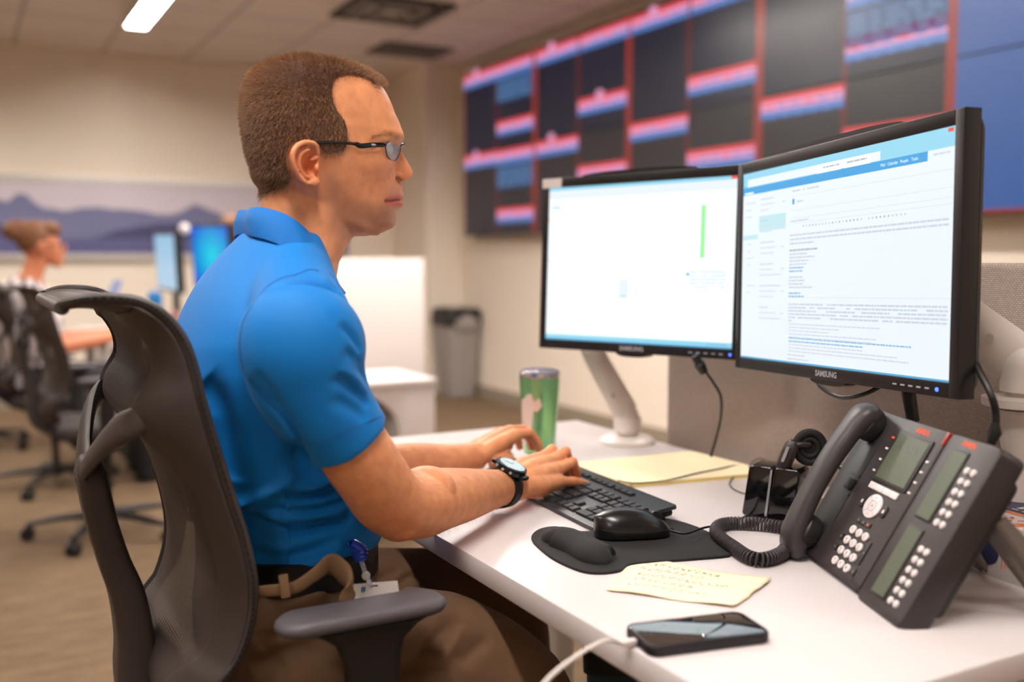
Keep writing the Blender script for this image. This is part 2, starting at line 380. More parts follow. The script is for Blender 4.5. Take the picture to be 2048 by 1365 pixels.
# column rules at panel joints and halves
for k in range(1, 5): vcol(y1v-pw*k, 0.06 if k != 4 else 0.05, 3)
for k in range(4): vcol(y1v-pw*(k+0.5), 0.035, 9)
vcol(y1v-0.02, 0.03, 9)
def bar(ya, yb_, ztop, full=False, blue=False):
    n = 10; h = 0.108
    vq(ya, yb_, ztop-0.026, ztop, 2, 0.0012); vq(ya, yb_, ztop-0.07, ztop-0.026, 4, 0.0012); vq(ya, yb_, ztop-h, ztop-0.07, 5, 0.0012)
    L = abs(ya-yb_); k = int(L/0.09)
    for i in range(k): vq(ya-0.03-i*0.09, ya-0.03-i*0.09-0.06, ztop-0.055, ztop-0.045, 5 if i % 3 else 2, 0.0018)
    for i in range(k): vq(ya-0.02-i*0.09, ya-0.02-i*0.09-0.045, ztop-0.11, ztop-0.1, 6, 0.0018)
    if blue:
        vq(ya, yb_, ztop-0.29, ztop-h, 7, 0.0012)
        for r_ in range(4):
            
            yy_ = ya-0.02
            while yy_ > yb_+0.06: w3 = random.uniform(0.03, 0.12); vq(yy_, max(yy_-w3, yb_+.01), ztop-0.165-r_*0.033, ztop-0.155-r_*0.033, 8, 0.0018); yy_ -= w3+0.03
hw = pw/2
bars = []
for (px0, py0, nhalf, full, blue) in []: pass
# measured on the photograph: (half-column index from the far end, top height, spans, blue text block)
bar(y1v-0.01, y1v-hw, z1v-0.02, blue=False); bar(y1v-hw, y1v-2*hw+0.03, z1v-0.02, blue=True)
for k in range(2, 6): bar(y1v-k*hw-0.02, y1v-(k+1)*hw+0.0, z1v-0.02)
bar(y1v-hw, y1v-2*hw+0.02, VZ(1030, 236)); bar(y1v-hw, y1v-2*hw+0.02, VZ(1030, 415))
bar(y1v-0.01, y1v-hw, VZ(958, 308)); bar(y1v-hw, y1v-2*hw+0.02, VZ(1020, 297), blue=True)
bar(y1v-2*hw-0.02, y1v-3*hw, VZ(1115, 277)); bar(y1v-3*hw, y1v-4*hw+0.02, VZ(1205, 188)); bar(y1v-3*hw, y1v-4*hw+0.02, VZ(1205, 326))
bar(y1v-4*hw-0.02, y1v-5*hw, VZ(1315, 238)); bar(y1v-5*hw, y1v-6*hw+0.02, VZ(1445, 138)); bar(y1v-5*hw, y1v-6*hw+0.02, VZ(1445, 293))
bar(y1v-6*hw-0.02, y1v-7*hw, VZ(1604, 183)); bar(y1v-7*hw, y1v-8*hw+0.02, VZ(1795, 53)); bar(y1v-7*hw, y1v-8*hw+0.02, VZ(1795, 242))
bar(y1v-7*hw, y1v-8*hw+0.02, VZ(1795, -60), blue=True); bar(y1v-6*hw-0.02, y1v-7*hw, z1v-0.02)
for (px, py) in [(952, 145), (1103, 92), (1307, 22), (952, 309), (1103, 275), (1200, 188)]:
    yc, zc = VY(px, py), VZ(px, py); V = [(xs_-0.0024, yc+0.045*math.cos(a), zc+0.03*math.sin(a)) for a in np.linspace(0, 2*PI, 20, endpoint=False)]; b.add(V, [tuple(range(20))], 4)
vq(y1v-0.4, y1v-4*pw, z0v+0.006, z0v+0.03, 3, 0.0015) if False else None
vq(y1v-4*pw-0.01, y1v-5*pw, z0v+0.006, z0v+0.022, 3, 0.0015); vq(y1v-4*pw-0.0, y1v-4*pw+0.02, z0v, z1v, 3, 0.0015)
b.build('screen', [E_blk, E_blk2, E_red, E_dred, E_pink, E_blu, E_bg, E_mblu, E_lines, emission('screen_thin_red', rgb(98, 30, 32), 0.8)], t, smooth=False, fix=False)

# ------------------------------------------------------------------ waste bin under the video wall
M_bin = mat('grey_bin_plastic', rgb(150, 142, 138), 0.5); M_black = mat('black_plastic', rgb(22, 22, 22), 0.45)
t = thing('waste_bin', 'tall grey waste bin with a black swing top under the video wall', 'bin', (3.56, 7.42, 0))
rings = []
for (z_, sx_, sy_) in [(0.0, 0.10, 0.13), (0.01, 0.11, 0.14), (0.3, 0.125, 0.155), (0.60, 0.14, 0.17)]:
    rings.append([(3.575+p_[0], 7.40+p_[1], z_) for p_ in rrect(2*sx_, 2*sy_, 0.03)])
MB().loft(rings).build('bin_body', M_bin, t, auto=40)
b = MB(); rings = []
for (z_, sx_, sy_) in [(0.595, 0.152, 0.182), (0.70, 0.152, 0.182), (0.735, 0.14, 0.17), (0.74, 0.09, 0.12)]:
    rings.append([(3.575+p_[0], 7.40+p_[1], z_) for p_ in rrect(2*sx_, 2*sy_, 0.035)])
b.loft(rings); b.build('lid', M_black, t, auto=40)
MB().prism([(-0.10, 0.57), (0.10, 0.57), (0.11, 0.63), (0.0, 0.70), (-0.11, 0.63)], 0, 0.012, M=frame_from(Vector((3.58, 7.205, 0)), (1, 0, 0), (0, 0, 1)), bev=0.004).build('flap', M_bin, t)

# ------------------------------------------------------------------ white furniture of the workstation behind
M_white = mat('white_laminate', rgb(220, 212, 208), 0.35, var=0.02, vscale=3)
M_shadowin = mat('recess_shade_colour', rgb(92, 78, 70), 0.8)
YW = 4.9
a = ony(850, 515, YW); a2 = ony(600, 515, YW); 
t = thing('privacy_panel', 'tall white privacy panel standing behind the man, before the pier', 'panel', (float((a[0]+a2[0])/2), YW, 0))
MB().box(((a[0]+a2[0])/2, YW+0.03, 1.145/2), (a[0]-a2[0], 0.05, 1.145), bev=0.008).build('panel', M_white, t, auto=30)
for xx in (a2[0]+0.1, a[0]-0.1): MB().box((xx, YW+0.03, 0.01), (0.08, 0.3, 0.02), bev=0.004).build('floor_foot', M_alu, t, auto=30)
YC = 3.72
c0 = ony(725, 742, YC); c1 = ony(872, 752, YC)
wd = c1[0]-c0[0]+0.35; cx = c1[0]-wd/2; hz = c1[2]-0.01
t = thing('side_cabinet', 'low white cabinet with a rounded dark kneehole in front of the tall panel', 'cabinet', (float(cx), YC, 0))
b = MB(); b.box((cx, YC+0.2, hz-0.015), (wd, 0.42, 0.03), bev=0.006); b.box((c1[0]-0.085, YC+0.2, hz/2), (0.165, 0.40, hz-0.03), bev=0.01); b.box((cx-wd/2+0.02, YC+0.2, hz/2), (0.04, 0.40, hz-0.03), bev=0.006); b.box((cx, YC+0.39, hz/2), (wd-0.05, 0.02, hz-0.04))
b.build('carcass', M_white, t, auto=30)
b = MB(); xa = cx-wd/2+0.04; xb = c1[0]-0.165; n = 14; R = 0.16
V = [(xa, 0), (xa, hz-0.03)]+[(xb-R+R*math.sin(q), hz-0.09+(0.06)*0-R+R*math.cos(q)) for q in np.linspace(0, PI/2, n)]+[(xb, 0)]
# arch-shaped face frame in front of the recess
poly_out = [(xa, hz-0.03)]+[(xb-R+R*math.sin(q), hz-0.06-R+R*math.cos(q)) for q in np.linspace(0, PI/2, n)]+[(xb, hz-0.03)]
b.prism([(q[0], q[1]) for q in poly_out], 0, 0.02, M=frame_from(Vector((0, YC+0.02, 0)), (1, 0, 0), (0, 0, 1)))
b.build('arched_fascia', M_white, t, auto=30)
MB().box((cx, YC+0.375, hz/2), (wd-0.06, 0.01, hz-0.05)).build('recess_shade', M_shadowin, t, smooth=False)  # dark sheet standing in for the shade inside the kneehole
# ================================================================== THE DESK
DZ = 0.74
M_desk = mat('white_desk_laminate', rgb(222, 214, 214), 0.32, coat=0.0)
M_leg = mat('desk_leg_paint', rgb(200, 195, 190), 0.4)
XD0, XD1, YD0, YD1 = 0.603, 1.352, 0.622, 2.10
t = thing('desk', 'white laminate desk with a thick pale edge, in front of the seated man', 'desk', (0.98, 1.36, 0))
MB().box(((XD0+XD1)/2, (YD0+YD1)/2, DZ-0.016), (XD1-XD0, YD1-YD0, 0.032), bev=0.003).build('desktop', M_desk, t, auto=30)
for (x_, y_) in ((0.75, YD0+0.12), (0.75, YD1-0.06), (1.27, YD1-0.06)):
    MB().box((x_, y_, (DZ-0.032)/2), (0.05, 0.05, DZ-0.032), bev=0.006).build('leg', M_leg, t, auto=30)
MB().box((1.0, YD1-0.06, DZ-0.06), (0.5, 0.04, 0.05)).build('crossbar', M_leg, t, smooth=False)
# fabric screen
M_fab = mat('woven_screen_fabric', rgb(176, 163, 152), 0.9)
nt = M_fab.node_tree; p = nt.nodes['Principled BSDF']; tc = nt.nodes.new('ShaderNodeTexCoord'); br = nt.nodes.new('ShaderNodeTexBrick')
br.inputs['Scale'].default_value = 1; br.inputs['Brick Width'].default_value = 0.0052; br.inputs['Row Height'].default_value = 0.0030; br.inputs['Mortar Size'].default_value = 0.0006; br.inputs['Mortar Smooth'].default_value = 0.6
mp = nt.nodes.new('ShaderNodeMapping'); mp.inputs['Rotation'].default_value = (0, PI/2, PI/2)
sx = nt.nodes.new('ShaderNodeSeparateXYZ'); cb = nt.nodes.new('ShaderNodeCombineXYZ'); nt.links.new(tc.outputs['Object'], sx.inputs[0]); nt.links.new(sx.outputs[1], cb.inputs[0]); nt.links.new(sx.outputs[2], cb.inputs[1]); nt.links.new(cb.outputs[0], br.inputs['Vector'])
br.inputs['Color1'].default_value = rgb(212, 198, 187); br.inputs['Color2'].default_value = rgb(196, 181, 170); br.inputs['Mortar'].default_value = rgb(146, 130, 120)
nt.links.new(br.outputs[0], p.inputs['Base Color']); bp = nt.nodes.new('ShaderNodeBump'); bp.inputs['Strength'].default_value = 0.5; bp.inputs['Distance'].default_value = 0.001; bp.invert = True
nt.links.new(br.outputs[1], bp.inputs['Height']); nt.links.new(bp.outputs[0], p.inputs['Normal'])
t = thing('desk_screen', 'grey woven fabric privacy screen standing along the back of the desk', 'screen', (1.40, 1.2, 0))
MB().box((1.40, 1.09, 0.861), (0.035, 1.38, 0.562), bev=0.012, seg=3).build('fabric_panel', M_fab, t, auto=30)
for y_ in (0.45, 1.74): MB().box((1.40, y_, 0.30), (0.03, 0.04, 0.60), bev=0.004).build('post', M_leg, t, auto=30)
# ------------------------------------------------------------------ monitors
M_bez = mat('black_monitor_plastic', rgb(28, 25, 26), 0.35); M_bezs = mat('monitor_side_plastic', rgb(16, 16, 16), 0.5)
E_w1 = emission('screen_white', (0.90, 0.985, 1.0), 1.12); E_w2 = emission('screen_page', (0.82, 0.90, 0.95), 1.03)
E_cy = emission('screen_sky', rgb(150, 218, 243), 1.0); E_tb = emission('screen_title_blue', rgb(60, 165, 228), 1.0)
E_g = emission('screen_grey_text', rgb(204, 214, 224), 1.0); E_g2 = emission('screen_light_text', rgb(212, 222, 232), 1.0); E_g3 = emission('screen_dark_text', rgb(178, 188, 198), 1.0)
E_link = emission('screen_link_text', rgb(150, 190, 225), 1.0); E_sel = emission('screen_selection', rgb(196, 232, 240), 1.0); E_grn = emission('screen_green', rgb(160, 250, 160), 1.0)
E_sb = emission('screen_status_blue', rgb(80, 170, 215), 1.0); E_rd = emission('screen_close_red', rgb(240, 90, 70), 1.0); E_led = emission('blue_led', rgb(70, 110, 255), 3.0)
M_btn = mat('silver_button_print', rgb(190, 190, 195), 0.3, 0.3)
UI = [E_w1, E_w2, E_cy, E_tb, E_g, E_g2, E_g3, E_link, E_sel, E_grn, E_sb, E_rd]
def monitor(name, label, TL, TR, BL, BR, ui, brand, bezel=0.017, thick=0.026):
    """TL.. are the corners of the lit area"""
    TL, TR, BL, BR = [np.array(q) for q in (TL, TR, BL, BR)]
    cx_ = (TL+TR+BL+BR)/4; X = (TR-TL+BR-BL)/2; W = np.linalg.norm(X); X /= W; Yv = (TL-BL+TR-BR)/2; H_ = np.linalg.norm(Yv); Yv /= H_
    M = frame_from(Vector(cx_), Vector(X), Vector(Yv))   # local z looks out of the screen
    root = thing(name, label, 'monitor', (cx_[0], cx_[1], cx_[2]-H_/2-bezel))
    ow, oh = W+2*bezel, H_+2*bezel+0.006
    b = MB()
    # front frame as four bars round the panel, then the housing
    z0_, z1_ = -thick, 0.0
    def bar_(x0, x1, y0, y1, m=0): b.prism([(x0, y0), (x1, y0), (x1, y1), (x0, y1)], z0_, z1_, m, M, bev=0.0015)
    bar_(-ow/2, -W/2, -oh/2, oh/2); bar_(W/2, ow/2, -oh/2, oh/2); bar_(-W/2, W/2, H_/2, oh/2); bar_(-W/2, W/2, -oh/2, -H_/2)
    # gentle swell at the middle of top and bottom edges
    n = 14
    for s in (1, -1):
        pl = [(-0.16*W/0.5, s*oh/2-s*0.002)]+[(q, s*(oh/2+0.0075*(1-(q/(0.17*W/0.5))**4))) for q in np.linspace(-0.15, 0.15, n)*W/0.5]+[(0.16*W/0.5, s*oh/2-s*0.002)]
        if s < 0: pl = [(x*0.28, y) for x, y in pl]
        b.prism(pl if s > 0 else pl[::-1], -0.022, -0.002, 0, M)
    b.build('bezel', M_bez, root, auto=30)
    b = MB(); rings = []
    for (z_, k) in [(-thick, 1.0), (-thick-0.012, 0.97), (-thick-0.02, 0.80), (-thick-0.034, 0.62), (-thick-0.036, 0.3)]:
        rings.append([M @ Vector((q[0], q[1], z_)) for q in rrect(ow*k, oh*k, 0.02)])
    b.loft(rings); b.build('rear_housing', M_bezs, root, auto=30)
    b = MB()
    def R(u0, v0, u1, v1, mi, lvl=1):  # u right 0..1, v down 0..1
        z_ = -0.002+0.00025*lvl
        b.quad(M @ Vector(((u0-.5)*W, (.5-v1)*H_, z_)), M @ Vector(((u1-.5)*W, (.5-v1)*H_, z_)), M @ Vector(((u1-.5)*W, (.5-v0)*H_, z_)), M @ Vector(((u0-.5)*W, (.5-v0)*H_, z_)), mi)
    ui(R, b, M, W, H_)
    b.build('screen', UI, root, smooth=False, fix=False)
    b = MB()
    if brand: b.text(brand, 0.0125, M @ Matrix.Translation((-0.09*0, -H_/2-bezel/2-0.002, 0.0006)), bold=0.0004)
    b.build('brand_lettering', M_btn, root, smooth=False)
    for k in range(5):
        o = MB().box((0, 0, 0), (0.008, 0.0022, 0.001)).build('button_mark', M_btn, None, smooth=False)
        o.parent = root; o.matrix_basis = wm(root).inverted() @ M @ Matrix.Translation((W*0.305+k*0.0165, -H_/2-bezel/2-0.002, 0.0006))
    MB().ell(M @ Vector((W*0.305+5.15*0.0165, -H_/2-bezel/2-0.002, 0.0004)), (0.0018, 0.0028, 0.0028), n=10).build('power_light', E_led, root)
    return root, M, W, H_
def words(R, u0, u1, v, h, mi, rr, dens=1.0, lvl=2):
    u = u0
    while u < u1:
        w_ = rr.uniform(0.007, 0.030)
        if rr.random() < dens: R(u, v, min(u+w_, u1), v+h, mi, lvl)
        u += w_+0.0025
def ui_right(R, b, M, W, H_):
    rr = random.Random(3)
    R(0, 0, 1, 1, 1, 0)
    R(0, 0, 1, 0.105, 2); R(0.03, 0.035, 0.72, 0.075, 1, 2); R(0, 0.078, 0.905, 0.118, 3, 2)
    R(0.43, 0.035, 0.55, 0.078, 0, 3); R(0.56, 0.035, 0.68, 0.078, 0, 3)
    words(R, 0.46, 0.54, 0.05, 0.008, 6, rr, lvl=4); words(R, 0.575, 0.665, 0.05, 0.008, 6, rr, lvl=4)
    for (s, u) in (('Mail', 0.735), ('Calendar', 0.775), ('People', 0.82), ('Tasks', 0.86)):
        b.text(s, 0.0062, M @ Matrix.Translation(((u-.5)*W, (.5-0.099)*H_, -0.0002)), 0)
    R(0.905, 0.078, 1, 0.118, 1, 3); words(R, 0.925, 0.985, 0.094, 0.007, 4, rr, lvl=4)
    R(0.0, 0.0, 1, 0.012, 2, 3); R(0.975, 0.005, 0.995, 0.02, 11, 4)
    R(0.01, 0.07, 0.02, 0.095, 10, 4); words(R, 0.015, 0.07, 0.125-0.02, 0.01, 0, rr, lvl=4)
    # folder list
    for k, v in enumerate(np.arange(0.16, 0.7, 0.037)):
        if rr.random() < 0.75: words(R, 0.02+0.015*(k > 5), rr.uniform(0.05, 0.085), v, 0.007, 5, rr)
    R(0.0, 0.335, 0.10, 0.36, 8)
    # message list
    R(0.105, 0.24, 0.265, 0.32, 8)
    for k, v in enumerate(np.arange(0.15, 0.80, 0.0285)):
        if k % 4 == 3: continue
        words(R, 0.115, rr.uniform(0.16, 0.25), v, 0.007, 5 if k % 4 else 4, rr)
        if k % 4 == 1: words(R, 0.243, 0.262, v, 0.007, 5, rr)
    # ribbon & header of the mail
    words(R, 0.30, 0.44, 0.135, 0.008, 4, rr, 0.7); R(0.30, 0.178, 0.312, 0.205, 10); words(R, 0.325, 0.36, 0.19, 0.008, 4, rr)
    for v in (0.165, 0.235, 0.275, 0.43+0.24, 0.30): R(0.29, v, 1, v+0.0016, 5)
    words(R, 0.29, 0.39, 0.285, 0.008, 4, rr); 
    for u in np.arange(0.36, 0.84, 0.0165):
        if rr.random() < 0.8: R(u, 0.315, u+0.006, 0.324, 6 if rr.random() < 0.5 else 4)
    # paragraphs
    for v in (0.355, 0.376, ): words(R, 0.29, 0.985, v, 0.0085, 4, rr)
    words(R, 0.29, 0.42, 0.397, 0.0085, 4, rr)
    words(R, 0.29, 0.44, 0.43, 0.009, 6, rr)
    for k, v in enumerate((0.45, 0.467, 0.484, 0.501)): words(R, 0.29, rr.uniform(0.36, 0.43), v, 0.008, 4, rr)
    for v in (0.518, 0.535): words(R, 0.29, rr.uniform(0.36, 0.43), v, 0.008, 7, rr)
    for v in (0.565, 0.582, 0.599, 0.616): words(R, 0.29, rr.uniform(0.36, 0.43), v, 0.008, 4, rr)
    for v in (0.635+0.01, 0.655+0.006): words(R, 0.29, rr.uniform(0.34, 0.42), v, 0.008, 7, rr)
    for v in (0.70, 0.7165, 0.733, 0.7495, 0.766): words(R, 0.29, 0.99, v, 0.0085, 4, rr, 0.9)
    words(R, 0.29, 0.31, 0.783, 0.008, 4, rr)
    for v in np.arange(0.80, 0.87, 0.0165): words(R, 0.295, rr.uniform(0.5, 0.75), v, 0.007, 5, rr)
    for v in np.arange(0.87, 0.94, 0.0165): words(R, 0.295, rr.uniform(0.6, 0.98), v, 0.007, 7 if rr.random() < .5 else 5, rr)
    for v in (0.955, 0.975): words(R, 0.29, rr.uniform(0.36, 0.42), v, 0.007, 4, rr)
    R(0, 0.992, 1, 1, 10, 2)
def ui_left(R, b, M, W, H_):
    rr = random.Random(5); R(0, 0, 1, 1, 0, 0); R(0, 0, 1, 0.05, 2); R(0.0, 0.02, 1, 0.075, 1, 2); R(0.972, 0.0, 1, 0.018, 11, 4)
    R(0, 0.965, 1, 1, 2, 2); R(0, 0.992, 1, 1, 10, 3); R(0.0, 0.0, 0.012, 1, 10, 3) if False else None
    words(R, 0.02, 0.07, 0.125, 0.01, 7, rr); R(0.0, 0.2, 0.006, 0.215, 11, 4); R(0.0, 0.47, 0.008, 0.48, 6, 4)
    for r_ in np.arange(0.14, 0.5, 0.022):
        for c_ in np.arange(0.10, 0.78, 0.055):
            if rr.random() < 0.55: R(c_, r_, c_+rr.uniform(0.015, 0.04), r_+0.006, 1)
    R(0.835, 0.16, 0.855, 0.47, 9, 3)
    R(0.42, 0.60, 0.47, 0.70, 1, 2); R(0.425, 0.70, 0.465, 0.715, 8, 3)
    for v in np.arange(0.55, 0.64, 0.022): words(R, 0.79, 0.96, v, 0.008, 5, rr, 0.8)
    R(0.77, 0.56, 0.785, 0.575, 10, 3)
    words(R, 0.88, 0.98, 0.975, 0.01, 7, rr, lvl=4)
monR, MR, WR, HR = monitor('computer_monitor', 'large black monitor with an open email, nearest the desk phone', (1.222, 1.364, 1.296), (1.100, 0.841, 1.315), (1.215, 1.337+0.012, 0.973), (1.088, 0.817+0.006, 0.992), ui_right, 'SAMSUNG')
monL, ML, WL, HL = monitor('computer_monitor', 'black monitor with a bright white spreadsheet, further from the phone', (1.115, 1.856, 1.298), (1.269, 1.436, 1.302), (1.105, 1.836, 0.975), (1.259, 1.416, 0.979), ui_left, 'SAMSUNG')
# light grey sticker on the far top corner of the left monitor
MB().prism(rrect(0.052, 0.02, 0.002), 0.0002, 0.0012, M=ML @ Matrix.Translation((-WL/2+0.008, HL/2+0.010, 0))).build('asset_sticker', M_white, monL, auto=30)

# ------------------------------------------------------------------ monitor arms
M_arm = mat('white_arm_enamel', rgb(240, 230, 222), 0.35)
M_arm2 = mat('white_arm_shade', rgb(214, 206, 198), 0.4)
def arm(label, base, elbow, knuckle, mon_pt, flange_z, r=0.021):
    t = thing('monitor_arm', label, 'monitor arm', base)
    bx, by, bz = base
    MB().lathe([(0.0, 0), (0.062, 0), (0.062, 0.006), (0.055, 0.012), (0.026, 0.016), (0.0, 0.016)], base).build('base_disc', M_arm, t)
    MB().lathe([(0.022, 0.01), (0.022, elbow[2]-bz-0.03)], base, n=20).build('post', M_arm, t)
    b = MB(); b.lathe([(0.0, -0.035), (0.03, -0.035), (0.031, 0.0), (0.0, 0.0)], (elbow[0], elbow[1], elbow[2]), n=24); 
    if flange_z: b.lathe([(0.024, -0.006), (0.052, -0.005), (0.053, 0.006), (0.024, 0.008)], (bx, by, flange_z), n=28); b.lathe([(0.020, -0.09), (0.036, -0.01)], (bx, by, flange_z), n=24)
    b.build('post_collar', M_arm, t)
    b = MB(); P0 = Vector((elbow[0], elbow[1], elbow[2]+0.0)); P1 = Vector(knuckle)
    b.tube([P0, P0.lerp(P1, .06), P0.lerp(P1, .94), P1], [r*0.8, r*1.15, r*0.95, r*0.7], n=14, flat=(1.25, 0.8)); b.ell(P0, (r*1.2, r*1.2, r*1.3)); b.ell(P1, (r, r, r*1.3))
    b.build('spring_arm', M_arm, t)
    MB().tube([P0.lerp(P1, .3)+Vector((-.026, -.026, 0))*0.8, P0.lerp(P1, .3)+Vector((-.02, -.02, 0))], 0.006).build('hinge_cap', M_alu, t)
    b = MB(); P2 = Vector(mon_pt); b.tube([P1, P1.lerp(P2, 0.5), P2], [0.014, 0.012, 0.02], n=12); b.build('tilt_joint', M_arm2, t)
    return t
armL = arm('white monitor arm on a round base behind the yellow pad', (1.285, 1.79, DZ), (1.285, 1.79, 0.80), (1.235, 1.735, 1.11) if False else (float(atd(1175, 712, 2.17)[0]), float(atd(1175, 712, 2.17)[1]), 0.965), (1.205, 1.66, 1.12), 0)
armR = arm('white monitor arm on a tall post behind the desk phone', (1.285, 0.855, DZ), (1.285, 0.855, 1.0), (1.215, 1.01, 1.13), (1.215, 1.08, 1.14), 0.95, 0.026)

# ------------------------------------------------------------------ cables of the monitors
M_cable = mat('black_cable', rgb(20, 19, 20), 0.45); M_cabw = mat('white_cable', rgb(232, 224, 220), 0.4)
def cable(name, label, pts, r, m, n=60, **k):
    t = tag(MB().tube(spline(pts, n), r, n=8).build(name, m), label, 'cable'); return t
def PX(l, Z): return [tuple(atd(q[0], q[1], Z if len(q) < 3 else q[2])) for q in l]
t = thing('video_cable', 'black cable plugged under the left monitor, dropping to the yellow pad', 'cable', tuple(atd(1422, 912, 1.98)))
pts = PX([(1410, 742, 1.88), (1424, 762, 1.88), (1441, 792, 1.90), (1442, 830, 1.93), (1434, 870, 1.96), (1422, 913, 1.985)], 1.9)
MB().tube(spline(pts, 50), 0.0028, n=8).build('cord', M_cable, t)
P0, P1 = [Vector(q) for q in PX([(1389, 712, 1.87), (1408, 745, 1.88)], 1)]
MB().tube([P0, P0.lerp(P1, .45), P0.lerp(P1, .5), P1], [0.0075, 0.0085, 0.011, 0.0085], n=10).build('plug', M_black, t)
t = thing('power_cable', 'black cable hanging in a loop below the right monitor', 'cable', tuple(atd(1692, 795, 1.52)))
pts = PX([(1625, 745, 1.66), (1640, 772, 1.6), (1665, 790, 1.56), (1692, 796, 1.52), (1725, 790, 1.48), (1752, 778, 1.46), (1772, 765, 1.45)], 1.5)
MB().tube(spline(pts, 40), 0.0033, n=8).build('cord', M_cable, t)
t = thing('dvi_cable', 'black cable plugged under the right end of the right monitor', 'cable', tuple(atd(1830, 850, 1.38)))
P0, P1 = [Vector(q) for q in PX([(1816, 782, 1.36), (1826, 842, 1.37)], 1)]
MB().tube([P0, P0.lerp(P1, .1), P1], [0.008, 0.0095, 0.0085], n=10).build('plug', M_black, t)
MB().tube(spline(PX([(1826, 840, 1.37), (1836, 880, 1.42), (1850, 930, 1.46), (1880, 985, 1.50)], 1), 20), 0.0033, n=8).build('cord', M_cable, t)
t = thing('arm_cable', 'black cable hanging beside the post of the right monitor arm', 'cable', tuple(atd(1992, 872, 1.25)))
MB().tube(spline(PX([(1945, 715, 1.27), (1962, 750, 1.24), (1982, 790, 1.22), (1992, 830, 1.22), (1990, 866, 1.22)], 1), 40), 0.0045, n=8).build('cord', M_cable, t)
P0 = Vector(PX([(1990, 866, 1.22)], 1)[0]); MB().tube([P0+Vector((0, 0, .012)), P0, P0-Vector((0.003, -.003, .014))], [0.005, 0.008, 0.005], n=8).build('plug', M_black, t)

# ------------------------------------------------------------------ keyboard
A = Vector(onz(1349, 1013, .766)); B0 = Vector(onz(1136, 928, .766)); ydir = (B0-A).normalized(); ydir.z = 0; ydir.normalize(); xdir = Vector((ydir.y, -ydir.x, 0)); xdir = xdir if xdir.x < 0 else -xdir  # towards the man
KL, KD = 0.442, 0.128
ko = Vector((A.x, A.y, DZ)); 
# keyboard frame: u along its length (from right end to left end), v from back edge towards the man; rises to the back on its feet
tilt = math.radians(7.5)
vdir = Vector((xdir.x*math.cos(tilt), xdir.y*math.cos(tilt), -math.sin(tilt)))
MK = frame_from(Vector((A.x, A.y, 0.7665)), ydir, -vdir)   # x: right->left, y: away from man, z up
if MK[2][2] < 0: MK = frame_from(Vector((A.x, A.y, 0.7665)), ydir, vdir)
sgn = -1 if (MK.to_3x3() @ Vector((0, 1, 0))).dot(vdir) < 0 else 1
def K(u, v, z=0.0): return (u, sgn*v, z)
kb = thing('keyboard', 'black full-size keyboard under the hands of the seated man', 'keyboard', (A.x-0.05, A.y+KL/2, DZ))
M_kb = mat('keyboard_shell', rgb(46, 48, 52), 0.42); M_kbs = mat('keyboard_side', rgb(34, 26, 26), 0.5); M_key = mat('keycap', rgb(34, 35, 39), 0.42); M_leg2 = mat('key_print', rgb(150, 150, 155), 0.6)
b = MB(); sh = [(q[0], q[1]) for q in rrect(KL, KD+0.022, 0.006)]
b.prism([(KL/2+q[0], sgn*(KD/2+0.005)+q[1]) for q in sh], -0.0065, 0.0, M=MK, bev=0.0015)
b.build('top_shell', M_kb, kb, auto=30)
b = MB(); b.prism([(KL/2+q[0]*0.985, sgn*(KD/2+0.006)+q[1]*0.93) for q in sh], -0.0165, -0.006, M=MK, bev=0.004); b.build('bottom_shell', M_kbs, kb, auto=30)
for u in (0.03, KL-0.03):
    q = MK @ Vector(K(u, 0.012, -0.016)); MB().box((q.x, q.y, (DZ+q.z)/2), (0.012, 0.02, max(q.z-DZ, 0.004)), bev=0.001).build('fold_foot', M_black, kb, auto=30)
keys = MB(); legends = MB(); pit = 0.0187
def key(u, v, wu=1.0, wv=1.0, txt=None):
    cx_, cy_ = u+wu*pit/2, v+wv*pit/2; w2, h2 = wu*pit-0.0022, wv*pit-0.0022
    bm = bmesh.new(); bmesh.ops.create_cube(bm, size=1)
    for vv in bm.verts:
        k = 1.0 if vv.co.z < 0 else 0.86
        vv.co = Vector((vv.co.x*(w2 if vv.co.z < 0 else w2-0.0022), vv.co.y*(h2 if vv.co.z < 0 else h2-0.0022), 0.0 if vv.co.z < 0 else 0.0042))
    bmesh.ops.bevel(bm, geom=bm.edges[:], offset=0.0005, segments=1, affect='EDGES')
    keys.bm(bm, MK @ Matrix.Translation(K(cx_, cy_, 0.0)))
    if txt:
        R2 = Matrix.Rotation(PI, 4, 'Z')
        legends.text(txt, 0.0048, MK @ Matrix.Translation(K(cx_+wu*pit/2-0.006-0.001, cy_-0.003, 0.00435)) @ R2, bold=0.00012)
v0 = 0.016; u0 = 0.009
# numpad (nearest end), navigation, main block; rows counted from the back edge
rowv = [v0+0.0225+i*pit for i in range(5)]
for k in range(4): pass
for r_, row in enumerate([['-', '*', '/', 'Num'], ['+', '9', '8', '7'], [None, '6', '5', '4'], ['Enter', '3', '2', '1'], [None, '.', '0', None]]):
    for c_, s in enumerate(row):
        if s is None: continue
        if s in ('+', 'Enter'): key(u0+c_*pit, rowv[r_], 1, 2, s[0:1] if s == '+' else None)
        elif s == '0': key(u0+c_*pit, rowv[r_], 2, 1, s)
        else: key(u0+c_*pit, rowv[r_], 1, 1, s if len(s) == 1 else None)
un = u0+4*pit+0.006
for r_ in range(2):
    for c_ in range(3): key(un+c_*pit, rowv[r_], 1, 1, ['PU', 'Hm', 'Ins', 'PD', 'End', 'Del'][r_*3+c_])
key(un+pit, rowv[3], 1, 1, '^'); [key(un+c_*pit, rowv[4], 1, 1, '>v<'[c_]) for c_ in range(3)]
um = un+3*pit+0.006
for i in range(3): key(un+i*pit, v0-0.004, 1, 0.72)
for i in range(12): key(um+0.0+i*pit*1.0+(i//4)*pit*0.5, v0-0.004, 0.95, 0.72)
